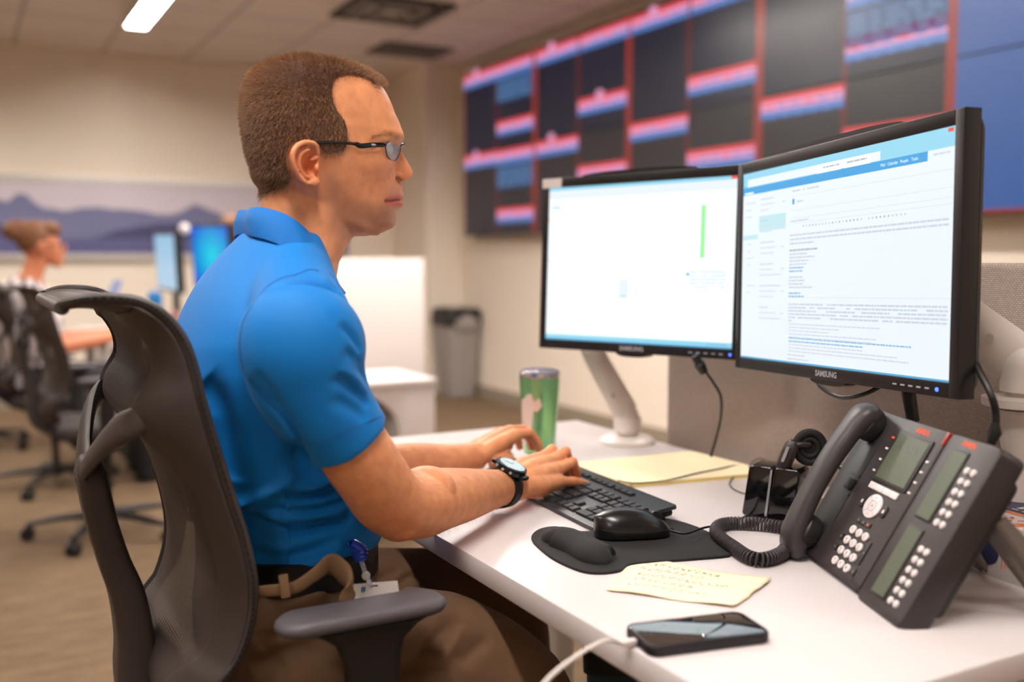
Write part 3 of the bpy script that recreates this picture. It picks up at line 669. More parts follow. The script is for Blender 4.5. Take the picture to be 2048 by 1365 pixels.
key(um+14*pit, v0-0.004, 1, 0.72)
for (r_, ws) in enumerate([[2]+[1]*13, [1.5]+[1]*12+[1.5], [2.25]+[1]*11+[1.75], [2.75]+[1]*10+[2.25], [1.25, 1.25, 1.25, 1.25, 6.25, 1.25, 1.25, 1.25]]):
    u = um
    L_ = ['', '=-0987654321`', '][POIUYTREWQ', ''][0]
    rows_ = ["<=-0987654321`", "\\][POIUYTREWQ ", " ';LKJHGFDSA ", " /.,MNBVCXZ ", "        "]
    for i, wu in enumerate(ws):
        s = rows_[r_][i] if i < len(rows_[r_]) else ' '
        key(u, rowv[r_], wu, 1, s if s.strip() else None); u += wu*pit
keys.build('keycaps', M_key, kb, auto=30); kbk = [o for o in bpy.data.objects if o.name.startswith('keycaps')][-1]
legends.build('key_lettering', M_leg2, kb, smooth=False)
# ================================================================== THINGS ON THE DESK
def outline(px, z): return [(float(q[0]), float(q[1])) for q in (onz(x, y, z) for x, y in px)]
# mouse pad with wrist rest
M_pad = mat('black_foam_pad', rgb(22, 20, 20), 0.8, bump=0.25, bscale=2500, sheen=0.05)
t = thing('mouse_pad', 'black mouse pad with a padded wrist rest under the mouse', 'mouse pad', tuple(onz(1270, 1090, DZ)))
pp = outline([(1063, 1082), (1068, 1070), (1085, 1061), (1115, 1058), (1150, 1066), (1185, 1066), (1240, 1045), (1300, 1040), (1345, 1044), (1395, 1059), (1440, 1082), (1464, 1102), (1462, 1113), (1445, 1118), (1330, 1127), (1262, 1133), (1240, 1146), (1200, 1151), (1160, 1146), (1110, 1124), (1078, 1100)], DZ)
pp = [tuple(q) for q in spline(pp, 100, closed=True)]
MB().prism(pp, DZ, DZ+0.004, bev=0.001).build('pad', M_pad, t, auto=40)
# wrist rest: kidney swelling along the man's side
ctr = spline([onz(*q, DZ) for q in [(1092, 1092), (1120, 1088), (1160, 1103), (1200, 1124), (1225, 1128)]], 24)
b = MB(); rr_ = [0.004, 0.019, 0.027, 0.031, 0.032, 0.031, 0.030, 0.030, 0.031, 0.030, 0.025, 0.017, 0.004]
m = len(ctr); rads = np.interp(np.linspace(0, 1, m), np.linspace(0, 1, len(rr_)), rr_)
ctr[:, 2] = DZ+0.004
b.tube([tuple(q) for q in ctr], list(rads), n=24, flat=(0.64, 0.95), upd=(0, 0, 1)); o = b.build('wrist_rest', M_pad, t)
V = getv(o.data); V[:, 2] = np.maximum(V[:, 2], DZ+0.001); setv(o.data, V)
q = Vector(onz(1405, 1063, DZ+0.0045)); Mq = frame_from(q, (0.46, -0.89, 0), (0.89, 0.46, 0))
MB().text('[ MERIT ]', 0.0075, Mq).build('pad_lettering', mat('pad_print', rgb(92, 90, 92), 0.6), t, smooth=False)
# mouse
M_mouse = mat('black_mouse_plastic', rgb(22, 21, 22), 0.28, spec=0.6); M_mouse2 = mat('mouse_side', rgb(18, 17, 18), 0.35)
mc_ = np.array(onz(1268, 1092, DZ)); Pm0 = np.array(onz(1200, 1086, DZ)); Pm1 = np.array(onz(1338, 1080, DZ)); mx_ = (Pm1-Pm0); mx_ /= np.linalg.norm(mx_)
my_ = np.array([-mx_[1], mx_[0], 0]); Lm = 0.112
mc_ = (Pm0+Pm1)/2+my_*0.016; mc_[2] = DZ+0.004
t = thing('computer_mouse', 'black wired computer mouse resting on the mouse pad', 'mouse', tuple(mc_))
def mouse_ring(u, k=1.0, zk=1.0, n=28):  # u along length
    hw_ = 0.031*(1-abs(u*1.0)**3.4)**0.42*(1+0.06*u*u-0.05*u); h = 0.038*(max(1-((u+0.22)/1.24)**2, 0))**0.6 if u < 0.97 else 0.006
    out = []
    for i in range(n):
        a = 2*PI*i/n; c, s = math.cos(a), math.sin(a)
        y_ = hw_*k*math.copysign(abs(c)**0.75, c); z_ = (h*max(s, 0)**0.8 if s > 0 else 0.0)
        if s > 0: y_ = y_*(1-0.06*s)
        z_ = 0.0035+z_*zk+(0.006 if s >= -0.05 else 0)*0
        if s < 0: z_ = 0.0035+0.003*s
        out.append(Vector(mc_+mx_*(u*Lm/2)+my_*y_+np.array([0, 0, z_])))
    return out
us = np.sin(np.linspace(-PI/2*0.985, PI/2*0.985, 26))
MB().loft([mouse_ring(u) for u in us]).build('shell', M_mouse, t, auto=60)
Mm = frame_from(Vector(mc_+mx_*0.036+np.array([0, 0, 0.0255])), mx_, my_)
MB().tube([Mm @ Vector((0, -0.004, 0)), Mm @ Vector((0, 0.004, 0))], 0.010, n=20).build('scroll_wheel', M_black, t)
# seam between the buttons and round the body
b = MB(); sp = [Vector(mc_+mx_*(u*Lm/2)-my_*(0.0315*(1-abs(u)**3.4)**0.42*(1+0.06*u*u-0.05*u))+np.array([0, 0, 0.016-0.004*(u+1)/2])) for u in np.linspace(-.93, .9, 30)]
b.tube(sp, 0.0004, n=5); b.build('seam', M_bezs, t)
b = MB(); b.tube([Vector(mc_+mx_*(u*Lm/2)+np.array([0, 0, 0.0035+0.038*(1-((u+.22)/1.24)**2)**0.6+0.0001])) for u in np.linspace(0.1, .9, 12)], 0.0004, n=5); b.build('button_seam', M_bezs, t)
e1 = Vector(mc_+mx_*(Lm/2-0.001))+Vector((0, 0, 0.006))
t2 = thing('mouse_cable', 'thin black mouse cable curving from the mouse to the headset dock', 'cable', tuple(e1))
pts = [tuple(e1), tuple(onz(1370, 1068, DZ+0.014)), tuple(onz(1405, 1057, DZ+0.012)), tuple(onz(1440, 1050, DZ+0.006)), tuple(onz(1475, 1040, DZ+0.004)), tuple(onz(1505, 1028, DZ+0.003)), tuple(onz(1560, 1005, DZ+0.003))]
MB().tube(spline(pts, 40), 0.0017, n=8).build('cord', M_cable, t2)
MB().tube([tuple(e1-Vector(mx_)*0.004), tuple(e1+Vector(mx_)*0.008)], [0.0035, 0.0022], n=8).build('strain_relief', M_cable, t2)

# torn note
M_note = mat('pale_yellow_paper', rgb(250, 238, 205), 0.8); M_ink = mat('pencil_writing', rgb(205, 196, 172), 0.8); M_noteedge = mat('yellow_paper_edge', rgb(246, 222, 150), 0.8)
c4 = [np.array(onz(x, y, DZ)) for x, y in [(1268.7, 1115.6), (1543.7, 1162.5), (1468.7, 1218.7), (1212.5, 1184)]]
t = thing('paper_note', 'torn pale yellow note with pencil writing lying beside the mouse pad', 'paper', tuple(sum(c4)/4))
b = MB(); n1_, n2_ = 26, 12; V = []
def note_pt(u, v, dz=0.0):
    p_ = (c4[0]*(1-u)*(1-v)+c4[1]*u*(1-v)+c4[2]*u*v+c4[3]*(1-u)*v).copy()
    p_[2] = DZ+0.0006+0.004*max(0, u-0.75)**1.5*4*(1-v)+0.0015*math.sin(u*5)**2+0.003*max(0, v-.8)*5*0.3*(1+math.sin(u*9))+dz
    return p_
for j in range(n2_+1):
    for i in range(n1_+1):
        u, v = i/n1_, j/n2_; q = note_pt(u, v)
        if i == n1_: q[0:2] += rng.normal(0, 0.0012, 2)
        if j == 0: q[0:2] += rng.normal(0, 0.0006, 2)
        V.append(q)
b.add(V, [(j*(n1_+1)+i, j*(n1_+1)+i+1, (j+1)*(n1_+1)+i+1, (j+1)*(n1_+1)+i) for j in range(n2_) for i in range(n1_)])
o = b.build('sheet', [M_note, M_noteedge], t); sd = o.modifiers.new('s', 'SOLIDIFY'); sd.thickness = 0.0005; sd.offset = 1; sd.material_offset_rim = 1
b = MB(); rr = random.Random(11)
for ln in range(5):
    v = 0.16+ln*0.15; u = 0.10+0.04*rr.random(); ue = rr.uniform(0.5, 0.8)
    while u < ue:
        L_ = rr.uniform(0.02, 0.055); pts = [note_pt(u+L_*k/6, v+rr.uniform(-.045, .045), 0.0008) for k in range(7)]; b.tube(pts, 0.00045, n=4); u += L_+0.02
b.build('handwriting', M_ink, t)
# yellow pad behind the keyboard
t = thing('notepad', 'yellow writing pad lying behind the keyboard below the monitors', 'notepad', tuple(onz(1330, 935, DZ)))
M_yel = mat('yellow_pad_paper', rgb(252, 236, 196), 0.75); M_yel2 = mat('yellow_pad_edge', rgb(240, 214, 130), 0.8)
po = outline([(1126, 927), (1385, 903), (1497, 931), (1499, 949), (1262, 969)], DZ+0.006)
o = MB().prism(po, DZ+0.0055, DZ+0.0065).build('top_sheet', M_yel, t, auto=30)
MB().prism([(x*0.999+0.001, y) for x, y in po], DZ, DZ+0.0055).build('page_block', M_yel2, t, auto=30)

# smartphone with its cable
M_case = mat('black_phone_case', rgb(24, 20, 26), 0.5); M_glass = mat('phone_glass', rgb(14, 22, 28), 0.03, spec=0.9, coat=1.0, ior=2.3)
E_phone = None
A_, B_, C_, D_ = [np.array(onz(x, y, DZ+.0125)) for x, y in [(1262, 1248), (1478, 1225), (1530, 1262), (1303, 1294)]]
cc = (A_+B_+C_+D_)/4; xd = (B_-A_+C_-D_); xd /= np.linalg.norm(xd); LP = 0.143; WP = 0.071
Mph = frame_from(Vector((cc[0], cc[1], DZ)), xd, np.array([-xd[1], xd[0], 0]))
t = thing('smartphone', 'smartphone in a black case charging near the front edge of the desk', 'phone', (cc[0], cc[1], DZ))
MB().prism(rrect(LP, WP, 0.013, 8), 0, 0.0125, M=Mph, bev=0.003, seg=3).build('phone_case', M_case, t, auto=40)
MB().prism(rrect(LP-0.006, WP-0.006, 0.0105, 8), 0.0118, 0.0128, M=Mph, bev=0.0003).build('glass_front', M_glass, t, auto=40)
MB().lathe([(0.0, 0.0129), (0.0052, 0.0129), (0.0056, 0.0131), (0.0, 0.0131)], M=Mph @ Matrix.Translation((-LP/2+0.0125, 0, 0)), n=24).build('home_button', M_bezs, t)
e0 = Mph @ Vector((-LP/2-0.001, 0, 0.006))
MB().prism(rrect(0.012, 0.010, 0.002), 0.002, 0.0095, M=Mph @ Matrix.Translation((-LP/2-0.004, 0, 0))).build('port_notch', M_bezs, t, auto=30) if False else None
t = thing('charging_cable', 'white charging cable running from the smartphone over the desk edge', 'cable', tuple(e0))
MB().prism(rrect(0.018, 0.0085, 0.002), 0.003, 0.009, M=Mph @ Matrix.Translation((-LP/2-0.0095, 0, 0)), bev=0.001).build('connector', M_cabw, t, auto=30)
e1 = Mph @ Vector((-LP/2-0.018, 0, 0.006))
pts = [tuple(e1)]+[tuple(atd(x, y, z_)) for x, y, z_ in [(1215, 1282, 1.0), (1180, 1296, .985), (1140, 1322, .965), (1105, 1350, .95), (1075, 1385, .94), (1050, 1430, .94)]]
MB().tube(spline(pts, 50), 0.0021, n=8).build('cord', M_cabw, t)

# ------------------------------------------------------------------ desk telephone with key module
P1 = np.array(onz(1590, 1088, .75)); P2 = np.array(onz(1800, 1243, .75)); P1[2] = P2[2] = 0.748
e_ = (P2-P1)/np.linalg.norm(P2-P1); n_ = np.array([-e_[1], e_[0], 0]); n_ = n_ if n_[0] > 0 else -n_
th = math.atan2(0.192, 0.112); upf = n_*math.cos(th)+np.array([0, 0, 1])*math.sin(th)
MP = frame_from(Vector(P1), e_, upf)      # x: along the foot towards the camera, y: up the face, z: out of the face
FL = 0.222; WM = 0.196; WT = 0.302
M_tel = mat('charcoal_phone_plastic', rgb(52, 46, 46), 0.42); M_tel2 = mat('phone_side_plastic', rgb(42, 40, 40), 0.45); M_lcd = mat('grey_green_lcd', rgb(84, 92, 74), 0.38, spec=0.4); M_lcdd = mat('lcd_segments', rgb(66, 72, 62), 0.3)
M_kw = mat('white_phone_key', rgb(236, 226, 226), 0.4, emit=rgb(236, 226, 226), estr=0.0); M_orange = mat('orange_print', rgb(228, 92, 60), 0.5); M_keyprint = mat('key_letter_print', rgb(120, 110, 110), 0.6)
M_redl = emission('red_lamp', rgb(240, 90, 60), 1.0); M_silver = mat('silver_ring', rgb(200, 200, 205), 0.25, 0.6)
tel = thing('desk_phone', 'charcoal office desk phone with grey display and white number keys', 'telephone', tuple((MP @ Vector((0.1, 0.0, -0.02)))))
mod = thing('phone_key_module', 'charcoal expansion module with two displays, joined to the desk phone', 'telephone', tuple((MP @ Vector((0.25, 0.0, -0.02)))))
b = MB(); b.prism([(q[0]+WM/2, q[1]+FL/2) for q in rrect(WM-0.001, FL, 0.010)], -0.030, 0.0, M=MP, bev=0.002); b.build('body', M_tel, tel, auto=30)
b = MB(); b.prism([(q[0]+(WM+WT)/2, q[1]+FL/2-0.003) for q in rrect(WT-WM-0.001, FL+0.008, 0.010)], -0.034, 0.0, M=MP, bev=0.003); b.build('body', M_tel, mod, auto=30)
MB().prism([(q[0]+(WM+WT)/2, q[1]+FL/2) for q in rrect(WT-WM-0.02, FL*0.8, 0.012)], -0.048, -0.033, M=MP, bev=0.004).build('rear_housing', M_tel2, mod, auto=30)
MB().prism([(q[0]+WM/2, q[1]+FL/2) for q in rrect(WM-0.03, FL*0.8, 0.012)], -0.044, -0.029, M=MP, bev=0.004).build('rear_housing', M_tel2, tel, auto=30)
def fplate(cx, cy, w_, h_, r_, z0_, z1_, bev=0.0): return dict(poly=[(cx+q[0], cy+q[1]) for q in rrect(w_, h_, r_, 6)], z0=z0_, z1=z1_, M=MP, bev=bev)
# main display
MB().prism(**fplate(0.134, 0.168, 0.086, 0.074, 0.003, 0.0, 0.0022, 0.0008)).build('display_frame', M_tel2, tel, auto=30)
MB().prism(**fplate(0.134, 0.168, 0.074, 0.064, 0.001, 0.0015, 0.0026)).build('display', M_lcd, tel, auto=30)
MB().text('AVAYA', 0.0165, MP @ Matrix.Translation((0.134, 0.184, 0.0028)), bold=0.0004).build('display_text', M_lcdd, tel, smooth=False)
MB().text('AVAYA', 0.0095, MP @ Matrix.Translation((0.140, 0.2115, 0.0004)), bold=0.0007).build('brand_lettering', M_orange, tel, smooth=False)
MB().prism(**fplate(0.193, 0.2125, 0.006, 0.018, 0.002, -0.010, 0.0015, 0.001)).build('message_lamp', mat('dark_red_lamp', rgb(150, 40, 30), 0.3), tel, auto=30)
for k in range(4):
    MB().prism(**fplate(0.084, 0.192-k*0.0165, 0.006, 0.0028, 0.0012, 0.0, 0.0012)).build('line_lamp', M_redl if k == 0 else M_kw, tel, auto=30)
    MB().prism(**fplate(0.184, 0.178-k*0.0145, 0.006, 0.0028, 0.0012, 0.0, 0.0012)).build('line_lamp', M_kw, tel, auto=30)
for k in range(4): MB().prism(**fplate(0.103+k*0.0185, 0.1235, 0.0178, 0.009, 0.0015, 0.0, 0.0022, 0.0006)).build('soft_key', M_kw, tel, auto=30)
b = MB(); b.prism(**{**fplate(0, 0, 1, 1, 0.1, 0.0, 0.0026), 'poly': [(0.129+0.0195*math.cos(a), 0.0995+0.0165*math.sin(a)) for a in np.linspace(0, 2*PI, 40, endpoint=False)], 'bev': 0.0006}); b.build('navigation_pad', M_kw, tel, auto=30)
b = MB()
b.tube([MP @ Vector((0.129+0.008*math.cos(a), 0.0995+0.007*math.sin(a), 0.0027)) for a in np.linspace(0, 2*PI, 24, endpoint=False)], 0.0003, n=4, closed=True)
for a in (PI/4, 3*PI/4, 5*PI/4, 7*PI/4): b.tube([MP @ Vector((0.129+0.008*math.cos(a), 0.0995+0.007*math.sin(a), 0.0027)), MP @ Vector((0.129+0.0185*math.cos(a), 0.0995+0.0155*math.sin(a), 0.0027))], 0.0002, n=4)
b.text('OK', 0.0055, MP @ Matrix.Translation((0.129, 0.0995, 0.0029))); b.text('^', 0.007, MP @ Matrix.Translation((0.129, 0.110, 0.0029))); b.text('v', 0.005, MP @ Matrix.Translation((0.129, 0.0885, 0.0029)))
b.build('pad_symbols', M_keyprint, tel, smooth=False)
for (x_, s) in ((0.1005, 0), (0.1575, 1)):
    b = MB(); b.prism(**fplate(x_, 0.0995, 0.0115, 0.017, 0.0055, 0.0, 0.0022, 0.0007)); b.build('side_key', M_tel2, tel, auto=30)
    b = MB(); b.prism(**fplate(x_, 0.0995, 0.004, 0.005, 0.0015, 0.0022, 0.0025)); b.build('key_icon', M_kw, tel, auto=30)
for k in range(3):
    MB().prism(**fplate(0.1165+k*0.0125, 0.0755, 0.0118, 0.0068, 0.001, 0.0, 0.0016, 0.0004)).build('small_key', M_tel2, tel, auto=30)
    MB().prism(**fplate(0.1165+k*0.0125, 0.0755, 0.004, 0.003, 0.001, 0.0016, 0.0019)).build('key_icon', M_redl if k == 2 else M_keyprint, tel, auto=30)
KP = ['123', '456', '789', '*0#']; KL_ = [['', 'ABC', 'DEF'], ['GHI', 'JKL', 'MNO'], ['PQRS', 'TUV', 'WXYZ'], ['', '', '']]
for r_ in range(4):
    for c_ in range(3):
        x_, y_ = 0.1165+c_*0.0172, 0.0612-r_*0.0152
        k_ = MB().prism(**{**fplate(0, 0, 1, 1, .1, 0.0, 0.0028), 'poly': [(x_+0.0070*math.cos(a), y_+0.0058*math.sin(a)) for a in np.linspace(0, 2*PI, 24, endpoint=False)], 'bev': 0.0008}).build('number_key', M_kw, tel, auto=30)
        b = MB().text(KP[r_][c_], 0.0058, MP @ Matrix.Translation((x_, y_+0.0008, 0.0031)), bold=0.0001)
        if KL_[r_][c_]: b.text(KL_[r_][c_], 0.0026, MP @ Matrix.Translation((x_, y_-0.0034, 0.0031)))
        b.build('digit', M_keyprint, k_, smooth=False)
b = MB()
for (x_, y_, w_, h_) in ((0.0985, 0.046, 0.009, 0.0095), (0.0985, 0.0305, 0.009, 0.0095), (0.1665, 0.043, 0.0075, 0.032), (0.1665, 0.0165, 0.0095, 0.0105)):
    MB().prism(**fplate(x_, y_, w_, h_, 0.0015, 0.0, 0.0016, 0.0005)).build('function_key', M_tel2, tel, auto=30)
    MB().prism(**fplate(x_, y_, 0.003, 0.003, 0.001, 0.0016, 0.0019)).build('key_icon', M_keyprint, tel, auto=30)
b = MB()
for i in range(2):
    for j in range(3): b.prism(**fplate(0.171+i*0.0035, 0.0005+0.006+j*0.0028-0.002, 0.002, 0.0012, 0.0004, 0.0, 0.0004))
b.build('microphone_slots', M_black, tel, smooth=False)
# cradle on the left: sunken dark channel, hook
MB().prism(**fplate(0.036, FL/2, 0.052, FL-0.026, 0.012, -0.001, 0.0009, 0.0006)).build('cradle', M_tel2, tel, auto=30)
MB().prism(**fplate(0.052, 0.112, 0.020, 0.016, 0.003, 0.0, 0.006, 0.002)).build('cradle_hook', M_black, tel, auto=30)
b = MB()
for k in (-1, 1): b.prism(**fplate(0.05, 0.112+k*0.014, 0.022, 0.0045, 0.002, 0.0, 0.002))
b.build('cradle_slots', M_black, tel, auto=30)
# key module: two displays, two columns of round keys
for (cy_, tag_) in ((0.159, 0), (0.056, 1)):
    MB().prism(**fplate(0.236, cy_, 0.034, 0.094, 0.003, 0.0, 0.0015, 0.0006)).build('display_frame', M_tel2, mod, auto=30)
    MB().prism(**fplate(0.236, cy_, 0.029, 0.088, 0.001, 0.001, 0.0021)).build('display', M_lcd, mod, auto=30)
    b = MB()
    for k in range(1, 12): b.prism(**fplate(0.236, cy_-0.044+k*0.0073, 0.028, 0.0004, 0.0001, 0.0021, 0.0023))
    b.build('display_rules', M_lcdd, mod, smooth=False)
    for c_ in range(2):
        for r_ in range(6): MB().lathe([(0.0045, 0.0), (0.0043, 0.0018), (0.003, 0.0026), (0.0, 0.0028)], M=MP @ Matrix.Translation((0.2645+c_*0.0125, cy_+0.026-r_*0.0135, 0)), n=16).build('line_key', M_kw, mod)
MB().text('AVAYA', 0.0085, MP @ Matrix.Translation((0.242, 0.2145, 0.0004)), bold=0.0007).build('brand_lettering', M_orange, mod, smooth=False)
# stands
M_stand = mat('grey_stand_plastic', rgb(120, 112, 106), 0.5)
def stand_leg(x_, parent, w_=0.030):
    top = MP @ Vector((x_, 0.150, -0.045)); foot = Vector(np.array(P1+e_*x_+n_*0.205)); foot.z = DZ+0.003
    d = (foot-top).normalized(); side = Vector(e_); nrm = d.cross(side)
    b = MB(); prof = [(0.0, 1.0), (1.0, 1.0)]
    L_ = (foot-top).length; Mx = frame_from(top, d, side)
    b.prism([(0, -w_), (L_*0.9, -w_*1.05), (L_, -w_*0.8), (L_, -w_*0.45), (L_*0.45, -w_*0.35), (L_*0.42, w_*0.35), (L_, w_*0.45), (L_, w_*0.8), (L_*0.9, w_*1.05), (0, w_)], -0.003, 0.003, M=Mx, bev=0.001)
    for s in (-1, 1): b.prism([(0, 0), (L_, 0), (L_, -0.006), (L_*0.4, -0.016), (0, -0.012)], -0.0015, 0.0015, M=frame_from(top+side*(s*w_), d, nrm))
    b.build('stand', M_stand, parent, auto=30)
stand_leg(0.09, tel, 0.04); stand_leg(0.262, mod, 0.030)
for (x_, pr) in ((0.02, tel), (0.175, tel), (0.22, mod), (0.285, mod)):
    q = MP @ Vector((x_, 0.004, -0.016)); MB().box((q.x, q.y, (DZ+q.z)/2), (0.012, 0.012, max(0.004, q.z-DZ)), bev=0.001).build('rubber_foot', M_black, pr, auto=30)
# handset: arched grip with two cups, on the cradle
hs = thing('telephone_handset', 'dark curved handset lying on the cradle of the desk phone', 'telephone handset', tuple(MP @ Vector((0.03, 0.11, 0.02))))
xh = 0.032
pth = spline([(xh, -0.004, 0.006), (xh, 0.001, 0.018), (xh, 0.018, 0.028), (xh, 0.06, 0.034), (xh, 0.115, 0.036), (xh, 0.165, 0.033), (xh, 0.200, 0.026), (xh, 0.217, 0.013)], 56)
b = MB(); N = len(pth); 
wv = np.interp(np.linspace(0, 1, N), [0, .06, .14, .25, .5, .75, .88, .95, 1], [.014, .024, .0265, .024, .0205, .022, .0255, .0235, .012])
hv = np.interp(np.linspace(0, 1, N), [0, .06, .14, .25, .5, .75, .88, .95, 1], [.008, .013, .0155, .0135, .011, .0125, .0155, .013, .007])
rings = []
for i in range(N):
    a = pth[max(i-1, 0)]; c = pth[min(i+1, N-1)]; T = Vector(c-a).normalized(); S = Vector((1, 0, 0)); U = S.cross(T)*(1); ring = []
    for k in range(24):
        q = 2*PI*k/24; cx_, sy_ = math.cos(q), math.sin(q); ring.append(MP @ (Vector(pth[i])+S*(wv[i]*math.copysign(abs(cx_)**0.7, cx_))+U*(hv[i]*math.copysign(abs(sy_)**0.75, sy_))))
    rings.append(ring)
b.loft(rings); b.build('grip', mat('handset_plastic', rgb(58, 54, 55), 0.38), hs, auto=50)
for y_ in (0.027, 0.196):
    MB().lathe([(0.0, 0.0015), (0.021, 0.0015), (0.0235, 0.006), (0.0245, 0.022 if y_ < .1 else 0.020), (0.018, 0.030), (0.0, 0.031)], M=MP @ Matrix.Translation((xh, y_, 0)), n=28).build('earpiece' if y_ > 0.1 else 'mouthpiece', M_tel2, hs)
# coiled cord: from the foot of the handset out over the desk and back under the phone
foot = MP @ Vector((xh-0.004, -0.008, 0.010))
path = [foot, onz(1578, 1092, DZ+.0105), onz(1562, 1108, DZ+.0105), onz(1530, 1119, DZ+.0105), onz(1500, 1116, DZ+.0105), onz(1468, 1096, DZ+.0105), onz(1436, 1072, DZ+.0105), onz(1436, 1054, DZ+.0105), onz(1462, 1047, DZ+.0105), onz(1510, 1048, DZ+.0105), onz(1560, 1054, DZ+.0105), onz(1605, 1062, DZ+.0105), onz(1660, 1070, DZ+.0105)]
pc = spline([np.array(q) for q in path], 600)
seg = np.r_[0, np.cumsum(np.linalg.norm(np.diff(pc, axis=0), axis=1))]; Lc = seg[-1]
turns = int(Lc/0.0052); ns = turns*14; ss = np.linspace(0, Lc, ns); cl = np.stack([np.interp(ss, seg, pc[:, k]) for k in range(3)], 1)
T = np.gradient(cl, axis=0); T /= np.linalg.norm(T, axis=1)[:, None]; S_ = np.cross(T, [0, 0, 1.0]); S_ /= np.linalg.norm(S_, axis=1)[:, None]; U_ = np.cross(S_, T)
an = ss/0.0052*2*PI; Rc = 0.0080*np.clip(ss/0.02, 0.15, 1)
hel = cl+S_*(np.cos(an)*Rc)[:, None]+U_*(np.sin(an)*Rc)[:, None]
cord = thing('coiled_cord', 'dark coiled handset cord looping over the desk in front of the phone', 'cord', tuple(onz(1500, 1116, DZ)))
MB().tube(hel, 0.0021, n=6).build('coil', mat('coil_plastic', rgb(48, 42, 44), 0.5), cord)
b = MB().tube([tuple(foot+Vector((0, 0, .006))), tuple(foot), tuple(Vector(pc[14]))], [0.004, 0.0035, 0.0025], n=8); b.build('plug', M_black, cord)

# ------------------------------------------------------------------ headset in its charging dock
M_gloss = mat('glossy_black_plastic', rgb(14, 12, 14), 0.08, spec=0.6, coat=0.4)
Z0 = np.array(onz(1490, 1036, DZ)); Dd = np.array(onz(1565, 1047, DZ)); xd_ = (Dd-Z0); xd_[2] = 0; xd_ /= np.linalg.norm(xd_)
dock = thing('headset_dock', 'glossy black headset charging dock between the mouse cable and the desk phone', 'charging dock', tuple(Z0+xd_*0.03))
MD = frame_from(Vector(Z0+xd_*0.034+np.array([-xd_[1], xd_[0], 0])*0.03), xd_, (0, 0, 1))  # x along front, y up, z towards the camera side
if MD[0][2]*(-MD[0][3])+MD[1][2]*(-MD[1][3]) < 0: MD = frame_from(Vector(Z0+xd_*0.034+np.array([-xd_[1], xd_[0], 0])*0.03), -xd_, (0, 0, 1)); DS = -1
else: DS = 1
lean = Matrix.Rotation(math.radians(-8), 4, 'X')
for (x_, w_, h_) in ((-0.022, 0.040, 0.084), (0.019, 0.041, 0.084)):
    b = MB(); x_ = x_*DS; sk = 0.010*DS
    b.prism([(x_-w_/2+0.003, 0.002), (x_+w_/2-0.003, 0.002), (x_+w_/2, 0.006), (x_+w_/2+sk, h_-0.006), (x_+w_/2-0.005+sk, h_), (x_-w_/2+0.005+sk, h_), (x_-w_/2+sk, h_-0.005), (x_-w_/2, 0.006)], -0.028, 0.024, M=MD, bev=0.003, seg=3)
    b.build('dock_tower', M_gloss, dock, auto=40)
b = MB(); b.prism([(-0.0052, 0.003), (-0.0015, 0.003), (0.008*DS-0.0015, 0.08), (0.008*DS-0.0045, 0.08)], 0.020, 0.0245, M=MD @ Matrix.Translation((0, 0, 0))); b.build('chrome_strip', M_silver, dock, auto=30)
MB().prism(rrect(0.085, 0.085, 0.02), 0.0, 0.006, M=Matrix.Translation(MD.to_translation()+Vector((0.01, 0.0, 0))), bev=0.002).build('foot_plate', M_gloss, dock, auto=30)
hd = thing('headset', 'black wireless headset with a padded ear ring standing in the dock', 'headset', tuple(MD @ Vector((0.004*DS, 0.08, 0))))
M_hd = mat('headset_plastic', rgb(48, 40, 40), 0.3); M_foam = mat('ear_cushion', rgb(20, 18, 18), 0.7)
b = MB(); c_ = [MD @ Vector((DS*(0.012+k*0.020), 0.072+k*0.053, 0.002)) for k in np.linspace(0, 1, 9)]
b.tube(c_, [0.010, 0.0125, 0.013, 0.013, 0.013, 0.013, 0.0128, 0.0115, 0.006], n=18, flat=(1.0, 0.75)); b.build('body', M_hd, hd)
b = MB(); b.prism(rrect(0.005, 0.026, 0.002), 0.0, 0.0135, M=frame_from(MD @ Vector((DS*0.023, 0.105, 0.002)), MD.to_3x3() @ Vector((1, -0.35*DS, 0)), MD.to_3x3() @ Vector((0.37*DS, 1, 0)))); b.build('silver_inlay', M_silver, hd, auto=30)
ec = MD @ Vector((DS*0.052, 0.114, -0.016)); Me = frame_from(ec, (MD.to_3x3() @ Vector((0.9*DS, 0.1, -0.45))).normalized(), (MD.to_3x3() @ Vector((0, 1, 0))))
b = MB()
for (R_, r_) in ((0.0215, 0.0062), (0.0125, 0.0045)): b.tube([Me @ Vector((R_*math.cos(q), R_*1.1*math.sin(q), 0.0)) for q in np.linspace(0, 2*PI, 36, endpoint=False)], r_, n=10, closed=True)
b.lathe([(0.0, -0.004), (0.022, -0.004), (0.022, 0.0), (0.0, 0.001)], M=Me, n=28); b.build('ear_cushion', M_foam, hd)
MB().tube(spline([tuple(MD @ Vector((DS*0.03, 0.118, 0.0))), tuple(ec+Vector((0, 0, 0.004))), tuple(atd(1610, 905, 1.60)), tuple(atd(1650, 917, 1.58)), tuple(atd(1690, 940, 1.56))], 30), 0.0045, n=10).build('headband', M_hd, hd)
